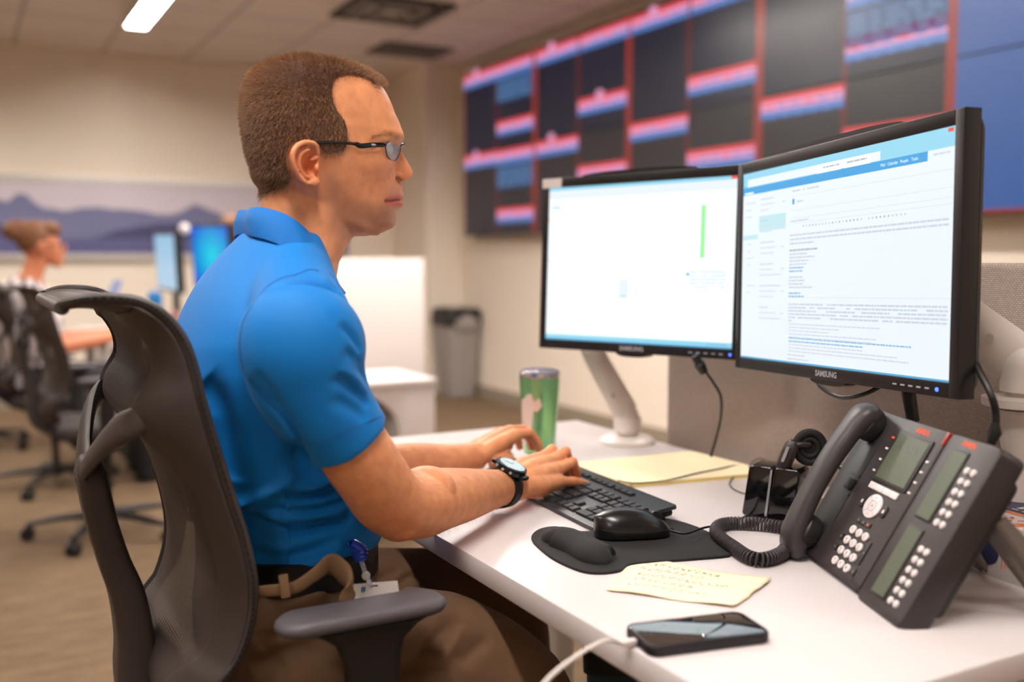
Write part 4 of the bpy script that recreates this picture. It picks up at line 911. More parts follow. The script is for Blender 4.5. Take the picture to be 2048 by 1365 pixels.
# cables behind the dock
t = thing('dock_cable', 'tangle of thin black cable coming out behind the headset dock', 'cable', tuple(onz(1560, 985, DZ)))
def DP(l): return [tuple(onz(q[0], q[1], DZ+(q[2] if len(q) > 2 else 0.003))) for q in l]
b = MB(); b.tube(spline(DP([(1236, 962, .0075), (1270, 967, .009), (1330, 962, .009), (1390, 948, .009), (1440, 938, .009), (1470, 932, .006), (1500, 935, .004), (1515, 940)]), 50), 0.0014, n=6)
b.build('keyboard_cord', M_cable, t)
MB().tube(spline(DP([(1500, 938), (1480, 945), (1461, 962), (1463, 975), (1480, 985), (1500, 990), (1515, 992)]), 40), 0.0012, n=6).build('loop_cord', M_cable, t)
MB().tube(spline(DP([(1500, 938, .003), (1505, 925, .02), (1520, 918, .028), (1535, 925, .02), (1532, 940, .006)]), 40), 0.0012, n=6).build('loop_cord', M_cable, t)
MB().tube(spline(DP([(1540, 935, .02), (1570, 950, .02), (1590, 975, .012), (1604, 990, .004), (1640, 1000, .004)]), 40), 0.0022, n=6).build('power_cord', M_cable, t)
MB().tube(spline(DP([(1560, 945, .02), (1600, 965, .01), (1620, 985, .004)]), 30), 0.0012, n=6).build('loop_cord', M_cable, t)
MB().tube(spline(DP([(1565, 985, .02), (1580, 1000, .012), (1600, 1008, .006), (1592, 995, .01), (1572, 990, .015)]), 30), 0.0014, n=6).build('loop_cord', M_cable, t)
t = thing('base_station', 'small grey box lying between the headset dock and the desk phone', 'box', tuple(onz(1600, 1035, DZ)))
qb = Vector(onz(1592, 1030, DZ)); MB().box((qb.x+.015, qb.y-.005, DZ+0.011), (0.07, 0.07, 0.022), rot=Matrix.Rotation(0.5, 3, 'Z'), bev=0.003).build('casing', mat('taupe_plastic', rgb(150, 130, 120), 0.5), t, auto=30)

# ------------------------------------------------------------------ tumbler and coaster
tc_ = Vector(onz(1079, 905, DZ)); tb = thing('tumbler', 'shiny green steel tumbler with a clear lid beyond the hands', 'tumbler', tuple(tc_))
M_green = mat('green_enamel_steel', rgb(128, 186, 128), 0.2, 0.6, coat=0.6); M_green.node_tree.nodes['Principled BSDF'].inputs['Coat Roughness'].default_value = 0.08
prof = [(0.0, 0), (0.031, 0), (0.033, 0.003), (0.035, 0.04), (0.0395, 0.10), (0.0425, 0.150), (0.0432, 0.163)]
MB().lathe(prof, tc_, n=48).build('body', M_green, tb)
MB().lathe([(0.0433, 0.161), (0.0438, 0.165), (0.0430, 0.171), (0.0405, 0.172), (0.040, 0.164)], tc_, n=48).build('steel_rim', mat('polished_steel', rgb(225, 222, 225), 0.12, 0.9), tb)
M_clear = mat('clear_plastic', rgb(225, 225, 240), 0.1, trans=0.7, ior=1.4)
MB().lathe([(0.0, 0.166), (0.040, 0.166), (0.041, 0.174), (0.036, 0.176), (0.0, 0.170)], tc_, n=40).build('lid', M_clear, tb)
M_patch = mat('silver_logo', rgb(236, 208, 196), 0.35, 0.3)
b = MB(); ph0 = math.atan2(-tc_.y, -tc_.x)-0.42   # emblem faces the camera, left of centre
def cyl_pt(phi, z_, off=0.0004):
    r_ = np.interp(z_, [q[1] for q in prof[2:]], [q[0] for q in prof[2:]])+off; return tc_+Vector((r_*math.cos(phi), r_*math.sin(phi), z_))
def patch(poly):  # (angle, height) polygon on the wall of the tumbler
    a0, a1 = min(p[0] for p in poly), max(p[0] for p in poly); cols = np.linspace(a0, a1, 22); top, bot = [], []
    ks = list(zip(poly, poly[1:]+poly[:1]))
    for a in cols:
        zs = [p[1]+(q[1]-p[1])*((a-p[0])/(q[0]-p[0])) for p, q in ks if (p[0]-a)*(q[0]-a) <= 0 and abs(p[0]-q[0]) > 1e-9]
        top.append(max(zs)); bot.append(min(zs))
    V = []; [V.extend([cyl_pt(ph0+a, z0_), cyl_pt(ph0+a, z1_)]) for a, z0_, z1_ in zip(cols, bot, top)]
    b.add(V, [(2*i, 2*i+2, 2*i+3, 2*i+1) for i in range(21)])
patch([(-1.05, 0.06), (-0.75, 0.115), (-0.5, 0.118), (-0.2, 0.128), (0.0, 0.130), (0.12, 0.112), (0.42, 0.122), (0.55, 0.104), (0.32, 0.092), (0.05, 0.094), (-0.02, 0.05), (-0.3, 0.03), (-0.6, 0.02), (-1.0, 0.045)])
b.build('emblem', M_patch, tb)
cc_ = onz(902, 903, DZ); t = thing('coaster', 'small round coaster with blue and green print at the far desk edge', 'coaster', tuple(cc_))
b = MB(); b.lathe([(0.0, 0.0), (0.045, 0.0), (0.045, 0.004), (0.0, 0.004)], cc_, n=36, mi=0); b.lathe([(0.0, 0.0042), (0.030, 0.0042), (0.030, 0.0043), (0.0, 0.0043)], cc_+np.array([0.008, 0.006, 0]), n=30, mi=1)
b.build('disc', [mat('lime_print', rgb(214, 222, 150), 0.5), mat('sky_blue_print', rgb(130, 180, 215), 0.5)], t, auto=30)
# white item under the left palm: crumpled tissue ball
q = onz(1012, 922, DZ); t = tag(MB().ell((q[0], q[1], DZ+0.010), (0.017, 0.014, 0.010)).build('computer_mouse_white' if False else 'eraser', M_white), 'small white rounded eraser peeking out between the two hands', 'eraser')

# ------------------------------------------------------------------ carton behind the phone
Ba, Bb = np.array(onz(1880, 1118, DZ)), np.array(onz(2048, 1178, DZ)); bxd = (Bb-Ba); bxd /= np.linalg.norm(bxd); byd = np.array([-bxd[1], bxd[0], 0]); byd = byd if byd[0] > 0 else -byd
MBX = frame_from(Vector(Ba), bxd, byd)
if MBX[2][2] < 0: MBX = frame_from(Vector(Ba), bxd, byd)
up_ = Matrix.Identity(4)
t = thing('carton', 'white and navy product box with orange marks behind the phone stand', 'box', tuple(Ba+bxd*0.07+byd*0.05))
M_ctn = mat('carton_white', rgb(216, 208, 204), 0.5); M_navy = mat('carton_navy', rgb(48, 50, 84), 0.45); M_or = mat('carton_orange', rgb(228, 132, 84), 0.5)
def bx(u0, u1, v0, v1, z0_, z1_, m, nm): 
    V = []; 
    for z_ in (z0_, z1_):
        for (u, v) in ((u0, v0), (u1, v0), (u1, v1), (u0, v1)): V.append(Ba+bxd*u+byd*v+np.array([0, 0, z_]))
    return MB().add(V, [(0, 1, 2, 3), (4, 5, 6, 7), (0, 1, 5, 4), (1, 2, 6, 5), (2, 3, 7, 6), (3, 0, 4, 7)]).build(nm, m, t, smooth=False)
BH = 0.072
bx(-0.06, 0.16, 0, 0.13, 0, BH, M_ctn, 'carton_body')
bx(-0.0605, 0.1605, 0.065, 0.1305, BH-0.001, BH+0.0006, M_navy, 'printed_band'); bx(-0.0605, 0.1605, 0.055, 0.065, BH-0.001, BH+0.0007, M_or, 'printed_band')
b = MB()
for k in range(4): 
    u = 0.05+k*0.012; b.add([Ba+bxd*(u+s*0.004)+byd*v+np.array([0, 0, BH+0.001]) for (s, v) in ((-1, 0.085), (1, 0.085), (1, 0.115-0.004*k), (-1, 0.115-0.004*k))], [(0, 1, 2, 3)])
for k in range(6): b.add([Ba+bxd*u+byd*0.0+np.array([0, 0, 0])+byd*v+np.array([0, 0, BH+0.001]) for (u, v) in ((0.03+k*.016, .075), (0.04+k*.016, .075), (0.04+k*.016, .079), (0.03+k*.016, .079))], [(0, 1, 2, 3)])
b.build('white_print', M_ctn, t, smooth=False, fix=False)
b = MB(); rr = random.Random(4)
for k in range(16):
    u = 0.0+rr.random()*0.13; v = 0.008+rr.random()*0.035
    b.tube([Ba+bxd*(u+q*0.012)+byd*(v+0.008*math.sin(q*5+k))+np.array([0, 0, BH+0.0008]) for q in np.linspace(0, 1, 6)], 0.0007, n=4)
for k in range(5): b.tube([Ba+bxd*(0.10+k*0.005)-byd*0.0006+np.array([0, 0, 0.015+0.002*k]), Ba+bxd*(0.10+k*0.005)-byd*0.0006+np.array([0, 0, 0.036+0.002*k])], 0.0008, n=4)
b.build('orange_marks', M_or, t)
MB().lathe([(0.0, 0), (0.0165, 0), (0.0165, 0.0012), (0.0, 0.0012)], M=frame_from(Vector(Ba+bxd*0.078-byd*0.0003+np.array([0, 0, 0.032])), bxd, (0, 0, 1)) if True else None, n=28).build('round_logo', M_navy, t, auto=30)
MB().box(Ba+bxd*0.078-byd*0.0012+np.array([0, 0, 0.032]), (0.012, 0.012, 0.012), rot=frame_from(Vector((0, 0, 0)), bxd, (0, 0, 1)).to_3x3()).build('logo_square', M_ctn, t, smooth=False) if False else None

# ------------------------------------------------------------------ below the desk edge
t = thing('floor_bin', 'dark teal rectangular bin with a black rim standing under the desk edge', 'bin', (0.80, 1.10, 0))
q0 = Vector(onz(1176, 1304, .52)); ang = 0.22
Mb = Matrix.Translation((q0.x+0.13, q0.y-0.10, 0)) @ Matrix.Rotation(0.55, 4, 'Z')
q0 = Vector(onz(1176, 1304, .52))
M_teal = mat('dark_teal_plastic', rgb(24, 52, 62), 0.45, var=0.3, vscale=6)
Mb = Matrix.Translation((q0.x+0.148, q0.y-0.012, 0)) @ Matrix.Rotation(-0.62, 4, 'Z')
b = MB(); b.loft([[Mb @ Vector((x_, y_, z_)) for x_, y_ in rrect(0.26*k, 0.16*k, 0.012)] for z_, k in ((0, 0.86), (0.49, 1.0))]); b.build('bin_body', M_teal, t, auto=30)
b = MB(); b.loft([[Mb @ Vector((x_, y_, z_)) for x_, y_ in rrect(0.27*k, 0.17*k2, 0.014)] for z_, k, k2 in ((0.485, 1, 1), (0.52, 1.01, 1.01), (0.521, 0.96, 0.93), (0.50, 0.94, 0.91))]); b.build('rim', M_black, t, auto=30)
q1 = onz(2016, 1320, .70)
t = thing('pedestal', 'pale pedestal cabinet supporting the near right corner of the desk', 'cabinet', (q1[0]+.16, q1[1]+.22, 0))
MB().prism([(q1[0]+.155+x_, q1[1]+.20+y_) for x_, y_ in rrect(0.31, 0.40, 0.03, 8)], 0.0, 0.706, bev=0.008, seg=4).build('cabinet_body', M_white, t, auto=35)
for k in range(3): MB().box((q1[0]+.155, q1[1]-.004, .13+.225*k), (.27, .014, .21), bev=.004).build('drawer_front', M_white, t, auto=30)
# ================================================================== TASK CHAIRS (local: faces +X, origin on the floor under the seat)
CX, CY = 0.47, 1.40
M_ch = mat('grey_brown_chair_plastic', rgb(58, 50, 47), 0.5, bump=0.08, bscale=1500); M_chd = mat('dark_chair_plastic', rgb(26, 24, 24), 0.5)
M_armp = mat('soft_grey_arm_pad', rgb(84, 80, 84), 0.5, bump=0.05, bscale=1500); M_seat = mat('seat_fabric', rgb(58, 52, 50), 0.9, bump=0.3, bscale=800)
M_mesh = bpy.data.materials.new('open_mesh_fabric'); M_mesh.use_nodes = True
nt = M_mesh.node_tree; p = nt.nodes['Principled BSDF']; p.inputs['Base Color'].default_value = rgb(62, 52, 48); p.inputs['Roughness'].default_value = 0.7
uv = nt.nodes.new('ShaderNodeUVMap'); sx = nt.nodes.new('ShaderNodeSeparateXYZ'); nt.links.new(uv.outputs[0], sx.inputs[0])
fs = []
for ax, sc_ in ((0, 115), (1, 150)):
    a = nt.nodes.new('ShaderNodeMath'); a.operation = 'MULTIPLY'; a.inputs[1].default_value = sc_; nt.links.new(sx.outputs[ax], a.inputs[0])
    f = nt.nodes.new('ShaderNodeMath'); f.operation = 'FRACT'; nt.links.new(a.outputs[0], f.inputs[0])
    g = nt.nodes.new('ShaderNodeMath'); g.operation = 'LESS_THAN'; g.inputs[1].default_value = 0.66 if ax else 0.74; nt.links.new(f.outputs[0], g.inputs[0]); fs.append(g)
mxx = nt.nodes.new('ShaderNodeMath'); mxx.operation = 'MAXIMUM'; nt.links.new(fs[0].outputs[0], mxx.inputs[0]); nt.links.new(fs[1].outputs[0], mxx.inputs[1]); nt.links.new(mxx.outputs[0], p.inputs['Alpha'])

prof_pts = [(0.100, 1.094), (0.125, 1.101), (0.166, 1.099), (0.190, 1.089), (0.210, 1.070), (0.224, 1.045), (0.232, 1.015), (0.237, 0.985), (0.247, 0.943), (0.260, 0.894), (0.272, 0.850), (0.282, 0.813), (0.291, 0.765), (0.292, 0.730), (0.286, 0.695), (0.272, 0.660), (0.252, 0.636), (0.236, 0.610), (0.238, 0.580), (0.258, 0.556), (0.275, 0.548)]
PE = spline(prof_pts, 100); NP = len(PE); SPz = PE[:, 1]
def hw(s):  # half width against s = 0 (lip) .. 1 (bottom)
    return float(np.interp(s, [0, .06, .15, .35, .6, .8, .9, 1], [.155, .180, .195, .213, .22, .212, .185, .11]))
def back_pt(u, s, push=0.0):
    i = s*(NP-1); k = min(int(i), NP-2); f = i-k; x, z = PE[k]*(1-f)+PE[k+1]*f
    t_ = PE[min(k+1, NP-1)]-PE[max(k, 0)]; t_ = t_/np.linalg.norm(t_); nx, nz = -t_[1], t_[0]   # rearward normal approx
    if nx > 0 and s > .1: nx, nz = -nx, -nz
    d = (0.036+0.036*math.exp(-((s-0.375)/0.055)**2))*(1-abs(u)**7)*min(1, s*6)
    if s < 0.12: nx, nz = 0.3, -0.95
    return Vector((x+nx*(d+push)-CX, u*hw(s), z+nz*(d+push)*0.6))
def u_in(s):
    return float(np.interp(s, [0, .115, .13, .15, .18, .28, .375, .46, .6, .78, .86, .905, .93, 1], [0, 0, .45, .68, .80, .80, .70, .84, .84, .82, .66, .30, 0, 0]))
def make_chair():
    root = thing('office_chair', 'x', 'chair')
    def L(o): o.parent = root; return o
    # frame band
    b = MB(); S = np.linspace(0, 1, 110); nu = 9
    for sd in (1, -1):
        V = [back_pt(sd*(u_in(s)+(1-u_in(s))*j/(nu-1)), s) for s in S for j in range(nu)]
        b.add(V, [(i*nu+j, i*nu+j+1, (i+1)*nu+j+1, (i+1)*nu+j) for i in range(len(S)-1) for j in range(nu-1)])
    o = L(b.build('back_frame', M_ch)); L(MB().tube([back_pt(u, 0.004)+Vector((0, 0, -.002)) for u in np.linspace(-1, 1, 30)], 0.0085, n=12).build('top_roll', M_ch)); bm = bmesh.new(); bm.from_mesh(o.data); bmesh.ops.remove_doubles(bm, verts=bm.verts, dist=1e-5); bmesh.ops.recalc_face_normals(bm, faces=bm.faces); bm.to_mesh(o.data); bm.free()
    sd = o.modifiers.new('thick', 'SOLIDIFY'); sd.thickness = 0.011; sd.offset = 0; bv = o.modifiers.new('bev', 'BEVEL'); bv.width = 0.003; bv.segments = 2; bv.limit_method = 'ANGLE'; bv.angle_limit = 1.0
    # beads along the rim
    for sd_ in (1, -1):
        pts = [back_pt(sd_, s)+Vector((0.004, 0, 0.003)) for s in np.linspace(0, 0.97, 90)]
        b = MB(); b.tube(pts, 0.0065, n=10, flat=(1, 1)); L(b.build('rim_bead', M_ch))
        b = MB()
        for s in np.linspace(0.005, 0.96, 96):
            p0 = back_pt(sd_, s)+Vector((0.003, sd_*0.0055, 0.004)); p1 = back_pt(sd_, s+0.0062)+Vector((0.003, sd_*0.0055, 0.004)); b.tube([p0, p1], 0.0022, n=5)
        L(b.build('rim_notches', M_chd))
    # suspension mesh
    me_s = np.linspace(0.128, 0.925, 80); us_ = np.linspace(-1, 1, 61); V = []; UV = []
    for s in me_s:
        for u in us_: V.append(back_pt(u*(u_in(s)+0.02), s, -0.001)); UV.append((u*u_in(s)*0.22+0.5, s*0.62))
    n_ = len(us_); Fc = [(i*n_+j, i*n_+j+1, (i+1)*n_+j+1, (i+1)*n_+j) for i in range(len(me_s)-1) for j in range(n_-1)]
    b = MB().add(V, Fc); o = L(b.build('back_mesh', M_mesh)); uvl = o.data.uv_layers.new(name='UVMap')
    uvs = np.array([UV[l.vertex_index] for l in o.data.loops]).ravel(); uvl.data.foreach_set('uv', uvs*np.tile([2.6, 2.6], len(uvs)//2))
    # Y spine: two arms and the stem
    for sd_ in (1, -1):
        pts = spline([(0.134, 0.0, 0.868), (0.137, sd_*0.035, 0.888), (0.146, sd_*0.085, 0.916), (0.157, sd_*0.125, 0.938), (0.171, sd_*0.155, 0.952), (0.198, sd_*0.176, 0.968)], 26)
        pts[:, 0] -= CX
        b = MB(); n = len(pts); rr_ = np.interp(np.linspace(0, 1, n), [0, .3, .7, 1], [.022, .021, .023, .014])
        b.tube([tuple(q) for q in pts], list(rr_), n=14, flat=(1.0, 0.40), upd=(0.35, 0, 1)); L(b.build('spine_arm', M_ch))
    st = spline([(0.138, 0, 0.892), (0.143, 0, 0.85), (0.152, 0, 0.80), (0.166, 0, 0.745), (0.180, 0, 0.70), (0.188, 0, 0.64), (0.188, 0, 0.585), (0.200, 0, 0.53), (0.25, 0, 0.49), (0.33, 0, 0.465)], 50)
    rings = []; n = len(st)
    for i in range(n):
        T = Vector(st[min(i+1, n-1)]-st[max(i-1, 0)]).normalized(); N_ = Vector((T.z, 0, -T.x)) if abs(T.z) > 0 else Vector((1, 0, 0))
        wy = np.interp(i/(n-1), [0, .06, .3, .7, 1], [.010, .034, .030, .036, .045]); wx = np.interp(i/(n-1), [0, .06, .3, .7, 1], [.008, .018, .019, .026, .02]); c = Vector(st[i])-Vector((CX, 0, 0))
        rings.append([c+Vector((0, q[0], 0))+N_*q[1] for q in rrect(2*wy, 2*wx, min(wx, wy)*0.55, 4)])
    L(MB().loft(rings).build('spine', M_ch, auto=50))
    # seat, mechanism, arms
    b = MB(); rings = []
    for z_, k in ((0.462, 0.90), (0.468, 0.97), (0.49, 1.0), (0.508, 0.985), (0.520, 0.93), (0.523, 0.80)): rings.append([Vector((q[0]+0.02, q[1], z_-0.018*max(0, (q[0]-0.15)/0.1)**2*0.5)) for q in rrect(0.49*k, 0.50*k, 0.10*k, 7)])
    L(b.loft(rings).build('seat', M_seat, auto=60))
    L(MB().box((-0.02, 0, 0.435), (0.26, 0.16, 0.06), bev=0.02, seg=3).build('tilt_mechanism', M_chd, auto=40))
    for sd_ in (1, -1):
        yb = sd_*0.292; pad = MB(); rings = []
        for z_, kx, ky in ((0.712, .80, .62), (0.717, .95, .88), (0.723, 1, 1), (0.729, .99, .97), (0.733, .94, .88), (0.7342, .82, .66)):
            rr2 = rrect(0.214*kx, 0.064*ky, 0.030*ky, 8); rings.append([Vector((q[0]-0.061, yb+q[1], z_-0.004*(q[0]/0.13)**2+q[0]*0.0)) for q in rr2])
        L(pad.loft(rings).build('arm_pad', M_armp, auto=60))
        b = MB(); rings = []
        for z_, cx2, wx, wy in ((0.714, -0.057, .155, .062), (0.708, -0.057, .13, .055), (0.69, -0.054, .085, .045), (0.66, -0.05, .066, .04), (0.56, -0.05, .064, .038), (0.47, -0.04, .064, .038), (0.43, -0.03, .06, .03)): rings.append([Vector((cx2+q[0], yb+q[1]-sd_*max(0, 0.60-z_)*0.15, z_)) for q in rrect(wx, wy, min(wx, wy)*.35, 4)])
        b.loft(rings); b.box((-0.02, sd_*0.17, 0.435), (0.06, 0.26, 0.025), bev=0.006); L(b.build('arm_post', M_chd, auto=45))
    b = MB(); b.lathe([(0.0, 0.42), (0.028, 0.42), (0.028, 0.26), (0.019, 0.26), (0.019, 0.10), (0.0, 0.10)], n=20); L(b.build('gas_column', M_chd, auto=30))
    b = MB(); b.lathe([(0.0, 0.12), (0.04, 0.12), (0.045, 0.07), (0.0, 0.07)], n=20)
    L(b.build('base_hub', M_chd, auto=30))
    for k in range(5):
        a = 2*PI*k/5+0.3; d = Vector((math.cos(a), math.sin(a), 0)); b = MB(); b.tube([d*0.03+Vector((0, 0, .098)), d*0.2+Vector((0, 0, .088)), d*0.325+Vector((0, 0, .070))], [0.026, 0.021, 0.014], n=10, flat=(0.75, 1.1)); lg = L(b.build('base_leg', M_chd))
        b = MB(); p = Vector((-d.y, d.x, 0)); c = d*0.325+Vector((0, 0, 0.029))
        for s in (-1, 1): b.tube([c+p*(s*0.007), c+p*(s*0.024)], [0.029, 0.027], n=18)
        b.tube([c+Vector((0, 0, .01)), c+Vector((0, 0, .042))], 0.009, n=8); L(b.build('caster', M_chd, auto=40))
    return root
chair0 = make_chair(); chair0.location = (CX, CY, 0); chair0['label'] = 'grey-brown mesh office chair holding the man in the blue polo'; chair0['group'] = 'mesh office chairs'
for (x_, y_, rz_, lab) in [(0.50, 4.37, math.radians(6), 'empty dark mesh office chair behind the chair of the man, its base on bare carpet'),
                            (0.39, 5.43, math.radians(8), 'mesh office chair in which the woman with the hair bun sits'),
                            (0.06, 6.75, math.radians(15), 'dark mesh office chair cut by the frame edge beside the woman')]:
    c = copy_tree(chair0); c.location = (x_, y_, 0); c.scale = (.94, .94, .94); c.rotation_euler = (0, 0, rz_); c['label'] = lab
# ================================================================== FAR WORKSTATION AND THE WOMAN
YBD = 6.05
t = thing('far_desk', 'white desk of the seated woman with screens on it', 'desk', (1.35, YBD, 0))
MB().box((1.45, YBD, DZ-0.015), (1.7, 0.75, 0.03), bev=0.003).build('desktop', M_desk, t, auto=30)
for (x_, y_) in ((0.66, YBD-0.3), (2.24, YBD-0.3), (0.66, YBD+0.3), (2.24, YBD+0.3)): MB().box((x_, y_, (DZ-0.03)/2), (0.05, 0.05, DZ-0.03)).build('leg', M_leg, t, smooth=False)
M_dkp = mat('dark_storage', rgb(40, 34, 34), 0.6)
t = thing('under_desk_drawers', 'dark drawer unit under the desk of the woman', 'drawers', (0.98, YBD, 0))
MB().box((0.98, YBD, 0.32), (0.42, 0.55, 0.60), bev=0.006).build('drawer_body', M_dkp, t, auto=30)
for k in range(3): MB().box((0.98, YBD-0.283, 0.13+k*0.19), (0.40, 0.012, 0.175), bev=0.003).build('drawer_front', M_dkp, t, auto=30)
E_far1 = emission('far_screen_pale', rgb(150, 195, 225), 0.95); 
E_far2 = bpy.data.materials.new('far_screen_blue'); E_far2.use_nodes = True; nt = E_far2.node_tree; p = nt.nodes['Principled BSDF']; p.inputs['Base Color'].default_value = (0.01, 0.01, 0.02, 1)
tc = nt.nodes.new('ShaderNodeTexCoord'); mpn = nt.nodes.new('ShaderNodeMapping'); gr = nt.nodes.new('ShaderNodeTexGradient'); gr.gradient_type = 'SPHERICAL'; cr = nt.nodes.new('ShaderNodeValToRGB')
mpn.inputs['Location'].default_value = (-0.55, -0.5, 0); mpn.vector_type = 'POINT'
uvn = nt.nodes.new('ShaderNodeUVMap'); nt.links.new(uvn.outputs[0], mpn.inputs[0]); nt.links.new(mpn.outputs[0], gr.inputs[0]); nt.links.new(gr.outputs[0], cr.inputs[0])
cr.color_ramp.elements[0].position = 0.35; cr.color_ramp.elements[0].color = rgb(20, 90, 215); cr.color_ramp.elements[1].position = 1.0; cr.color_ramp.elements[1].color = rgb(30, 215, 235)
nt.links.new(cr.outputs[0], p.inputs['Emission Color']); p.inputs['Emission Strength'].default_value = 1.0
def far_monitor(label, TL, TR, BR, BL, E_, base_xy):
    TL, TR, BR, BL = [Vector(q) for q in (TL, TR, BR, BL)]; c = (TL+TR+BR+BL)/4
    r = thing('computer_monitor', label, 'monitor', (base_xy[0], base_xy[1], DZ))
    X = (TR-TL).normalized(); Yv = (TL-BL).normalized(); W = (TR-TL).length; H_ = (TL-BL).length; M = frame_from(c, X, Yv)
    b = MB(); b.prism(rrect(W+0.03, H_+0.035, 0.005), -0.04, -0.001, M=M, bev=0.003); b.build('casing', M_bez, r, auto=30)
    me = MB().quad(M @ Vector((-W/2, -H_/2, 0.0005)), M @ Vector((W/2, -H_/2, 0.0005)), M @ Vector((W/2, H_/2, 0.0005)), M @ Vector((-W/2, H_/2, 0.0005))); o = me.build('screen', E_, r, smooth=False, fix=False)
    u = o.data.uv_layers.new(name='UVMap'); u.data.foreach_set('uv', [0, 0, 1, 0, 1, 1, 0, 1])
    q = M @ Vector((0, -H_/2+0.03, -0.05)); MB().tube([q, (q.x, q.y, DZ+0.01)], 0.02).build('stem', M_bez, r); MB().lathe([(0.0, 0), (0.11, 0), (0.11, 0.008), (0.0, 0.012)], (q.x, q.y, DZ), n=28).build('foot', M_bez, r)
    return r
Zf = 5.55
def fq(l): return [tuple(atd(x, y, z_)) for x, y, z_ in l]
far_monitor('narrow pale-blue screen seen almost edge-on on the desk of the woman', *fq([(308, 474, 5.95), (346, 474, 5.45), (354, 572, 5.45), (318, 576, 5.95)]), E_far1, (1.2, 5.8))
far_monitor('bright blue screen beside the shoulder of the man', *fq([(377, 458, 5.65), (448, 457, 5.25), (470, 565, 5.25), (392, 570, 5.65)]), E_far2, (1.35, 5.5))
q = atd(369, 458, 5.45); MB_ = MB().ell(tuple(q), (0.03, 0.02, 0.03), n=14)
t = thing('webcam', 'pale round webcam on the corner of the bright blue screen', 'webcam', tuple(q)); MB_.build('lens_body', M_white, t)
# another colleague, only the brown hair shows beside the blue screen
# water bottle with a blue cap
q = atd(311, 640, 5.5); q[2] = DZ
t = thing('water_bottle', 'clear water bottle with a blue cap on the desk of the woman', 'bottle', tuple(q))
M_bot = mat('clear_bottle', rgb(190, 205, 225), 0.15, trans=0.6); M_bcap = mat('blue_cap', rgb(20, 120, 190), 0.4)
MB().lathe([(0.0, 0), (0.040, 0), (0.042, 0.02), (0.042, 0.12), (0.036, 0.15)], q, n=24).build('bottle_body', M_bot, t); MB().lathe([(0.036, 0.15), (0.038, 0.155), (0.036, 0.21), (0.02, 0.225), (0.0, 0.225)], q, n=24).build('cap', M_bcap, t)
# mug, papers, cloth at the right end
q = atd(366, 600, 5.35); q[2] = DZ
t = thing('desk_phone', 'pale telephone with a curled cord near the blue screen, on the far desk', 'telephone', tuple(q))
MB().box((q[0], q[1], DZ+0.03), (0.16, 0.18, 0.06), bev=0.012).build('body', mat('cream_plastic', rgb(190, 170, 158), 0.5), t, auto=40); MB().tube([(q[0]-0.05, q[1]-0.08, DZ+0.09), (q[0]-0.05, q[1], DZ+0.11), (q[0]-0.05, q[1]+0.08, DZ+0.09)], 0.02).build('receiver', mat('rose_plastic', rgb(160, 110, 105), 0.5), t)
q = atd(352, 622, 5.3); q[2] = DZ
t = thing('paper_stack', 'loose white papers by the bottle on the far desk', 'papers', tuple(q))
for k in range(4): MB().box((q[0]+0.03*k, q[1]-0.02*k, DZ+0.004+0.008*k), (0.30, 0.22, 0.006), rot=Matrix.Rotation(0.2*k, 3, 'Z'), bev=0.001).build('sheet', M_white, t, auto=30)
q = atd(190, 655, 5.5); q[2] = DZ
t = thing('paper_stack', 'white sheets beside the forearm of the woman', 'papers', tuple(q))
for k in range(2): MB().box((q[0]+0.02*k, q[1]-0.02*k, DZ+0.004+0.006*k), (0.30, 0.22, 0.005), rot=Matrix.Rotation(0.15*k, 3, 'Z')).build('sheet', M_white, t, smooth=False)
# propped blue sheet / tablet
c4_ = [Vector(q_) for q_ in fq([(228, 560, 5.35), (246, 560, 5.30), (228, 612, 5.25), (204, 610, 5.3)])]; cm = sum(c4_, Vector())/4
t = thing('tablet', 'pale lilac tablet propped up before the woman', 'tablet', (cm.x, cm.y, DZ))
X = (c4_[1]-c4_[0]).normalized(); b = MB(); off = Vector((0.0, 0.012, -0.003)); V = c4_+[v+off for v in c4_]
b.add(V, [(0, 1, 2, 3), (4, 5, 6, 7), (0, 1, 5, 4), (1, 2, 6, 5), (2, 3, 7, 6), (3, 0, 4, 7)]); b.build('slab', emission('tablet_glow', rgb(150, 160, 205), 0.9), t, smooth=False)
b = MB(); b.tube([V[6], (V[6].x+.05, V[6].y+.05, DZ)], 0.006); b.tube([(V[2]), (V[2].x, V[2].y, DZ)], 0.006); b.build('kickstand', M_bez, t)

# ------------------------------------------------------------------ the woman
M_skin2 = mat('woman_skin', rgb(205, 130, 95), 0.5, sss=0.1); M_hair2 = mat('brown_hair', rgb(120, 78, 48), 0.6, bump=0.6, bscale=120, var=0.35, vscale=40)
HB = np.array(atd(80, 487, 4.92)); g = lambda dx, dy, dz: Vector((HB[0]+dx*1.12, HB[1]+dy*1.1, HB[2]+dz*1.12))
wm_ = thing('person', 'woman with a brown hair bun in a white and black top, typing in the background', 'person', (HB[0], HB[1], 0))
b = MB(); b.ell(g(0, 0, 0), (0.088, 0.072, 0.098)); b.ell(g(0.045, 0, -0.045), (0.05, 0.052, 0.06)); b.ell(g(0.068, 0, -0.083), (0.03, 0.035, 0.026)); b.ell(g(0.095, 0, -0.02), (0.016, 0.012, 0.024)); b.ell(g(0.086, 0, -0.055), (0.014, 0.02, 0.014)); b.ell(g(0.0, -0.073, -0.02), (0.02, 0.010, 0.03))
b.tube([g(-0.01, 0, -0.06), g(-0.035, 0, -0.13), g(-0.06, 0, -0.19)], [0.052, 0.05, 0.065], n=16); b.tube([g(-.06, 0, -.17), g(-.07, 0, -.35), g(-0.05, 0, -0.6)], [.08, .12, .14], n=16)
